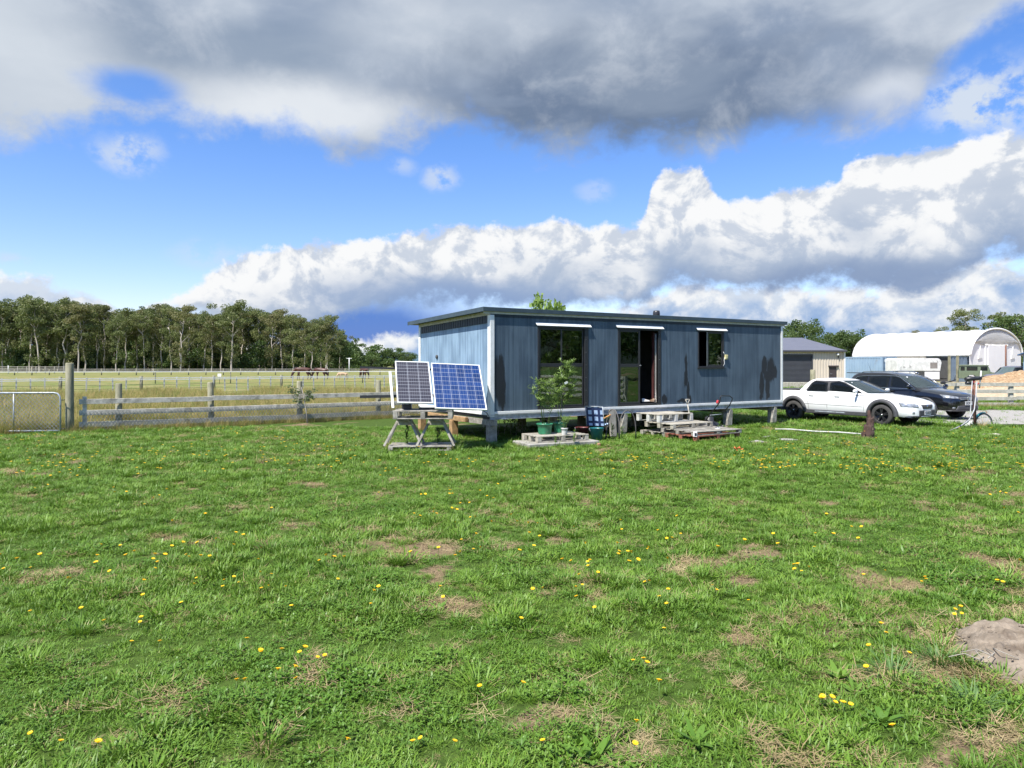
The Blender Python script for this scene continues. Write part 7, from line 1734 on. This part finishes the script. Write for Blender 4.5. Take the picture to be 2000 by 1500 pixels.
q = MB(); q.prism([(-.25, -.3, 2.50), (-.25, 2.5, 3.2), (-.25, 5.3, 2.50), (-.25, 5.3, 2.58), (-.25, 2.5, 3.28), (-.25, -.3, 2.58)], (6.4, 0, 0)); q.build('roof', pm('blue_roof', (.05, .13, .27), (.045, .11, .24), 1, .5, 0, 0), bs); q = MB(); q.mm(-.05, .06, -.05, .05, -.2, 2.5); q.build('corner_trim', M_white, bs)
for k, (x_, y_, lab) in enumerate(((.9, 6.0, 'red machinery frame in the open bay under the tent'), (1.1, 4.6, 'orange drum in the open bay under the tent'))):
    q = MB()
    if k == 0:
        for j in range(4): q.bar((-.4 + .25 * j, 0, .1), (-.1 + .2 * j, .2, 1.3), .05, .05)
        q.bar((-.5, 0, .9), (.6, .1, .95), .06, .12)
    else: q.lathe([(.25, 0), (.27, .3), (.25, .6), (.2, .62)], (0, 0, 0), 'z', 14)
    o_ = q.build('machine_frame' if k == 0 else 'drum', M_redwood if k == 0 else M_amber); o_.location = Minv @ Vector((-1.2 + .2 * k, y_, 0)); tag(o_, lab, 'machinery' if k == 0 else 'drum')
# ------------------------------------------------------------------ wood chip heap and rail fence
M_chip = pm('wood_chips', (.36, .245, .14), (.20, .125, .065), 9, .95, 0, .9, 22, dirt=(.58, .46, .30))
heap('wood_chip_heap', 'tan heap of wood chips behind the rail fence', 'chip heap', (GX(1976, 47), 47, -.05), 3.3, 3.0, 1.50, M_chip, 2.2, .4, 30, None, 1.5)
heap('sand_heap', 'low pale heap of chips spread along the rail fence', 'chip heap', (GX(2000, 38.5), 38.5, -.05), 8.5, 3.2, .52, pm('pale_chips', (.46, .37, .25), (.33, .25, .16), 8, .95, 0, .8, 20), 6.1, .4, 26, None, .8)
Yr = 29.7; rf = thing('yard_fence', 'pale four-rail timber fence across the yard beyond the standpipe', 'fence', (GX(1780, Yr), Yr, 0), .0)
M_palerail = pm('pale_rail_timber', (.47, .45, .38), (.34, .33, .27), 6, .85, 0, .4, 50, dirt=(.24, .23, .18))
FL = 13.0
for zz, hh in ((.95, .15), (.655, .15), (.38, .15), (.10, .15)):
    for k in range(3): q = MB(); q.bar((k * FL / 3, -.10 + .01 * (k % 2), zz + R.uniform(-.02, .02)), ((k + 1) * FL / 3 - .01, -.10 + .01 * (k % 2), zz + R.uniform(-.02, .02)), .04, hh, (0, 0, 1), 0, .004); q.build('rail', M_palerail, rf)
for px in (1780, 1869, 1974, 2079, 2184): q = MB(); q.mm(-.08, .08, -.075, .075, -.3, .98, 0, .01); q = q.build('post', M_palerail, rf); q.location = (GX(px, Yr) - GX(1780, Yr), 0, 0); q.rotation_euler = (0, R.uniform(-.02, .02), 0)
bk = MB(); bk.tube([(-.25, 0, 0), (.05, .03, .05), (.25, .0, .12)], .025, 6); bk.tube([(.2, 0, .1), (.24, .02, .3)], .016, 5); bk.box((-.28, 0, 0), (.22, .08, .12), None, 0, .03); o_ = bk.build('tool', M_black); o_.location = (GX(1858, 29.3), 29.4, 1.03); tag(o_, 'black tool resting on the top rail behind the black car', 'tool')
# rail fence out of frame on the photographer's right, seen only mirrored in the glazed doors
mf = thing('yard_fence', 'pale rail fence mirrored in the lower panes of the glazed doors', 'fence', (19, 13, 0), -1.15)
for zz in (.2, .5, .8, 1.1): q = MB(); q.bar((0, 0, zz), (22, 0, zz), .04, .15); q.build('rail', M_palerail, mf)
for k in range(10): q = MB(); q.mm(-.08, .08, .03, .18, -.3, 1.2); q = q.build('post', M_palerail, mf); q.location = (k * 2.4, 0, 0)
# dry weeds and straw along the two fence feet are one mass of ground cover
pts_ = []; 
for k in range(900): t_ = wr.uniform(-.3, 11); p = fpt(t_, 0, wr.gauss(.0, .16)); pts_.append((p.x, p.y, 0))
for k in range(420): pts_.append((wr.uniform(GX(1800, 29.6), GX(2060, 29.6)), 29.7 + wr.gauss(-.1, .25), 0))
pts_ = np.array(pts_); n = len(pts_)
scatter_object('fence_foot_grass', tall_templates(random.Random(18)), pts_, np.stack([rs.uniform(-.3, .3, n), rs.uniform(-.3, .3, n), rs.uniform(0, 6.28, n)], 1), rs.uniform(.22, .55, n), rs.randint(0, 3, n), [M_tallstraw, M_blade], 3)
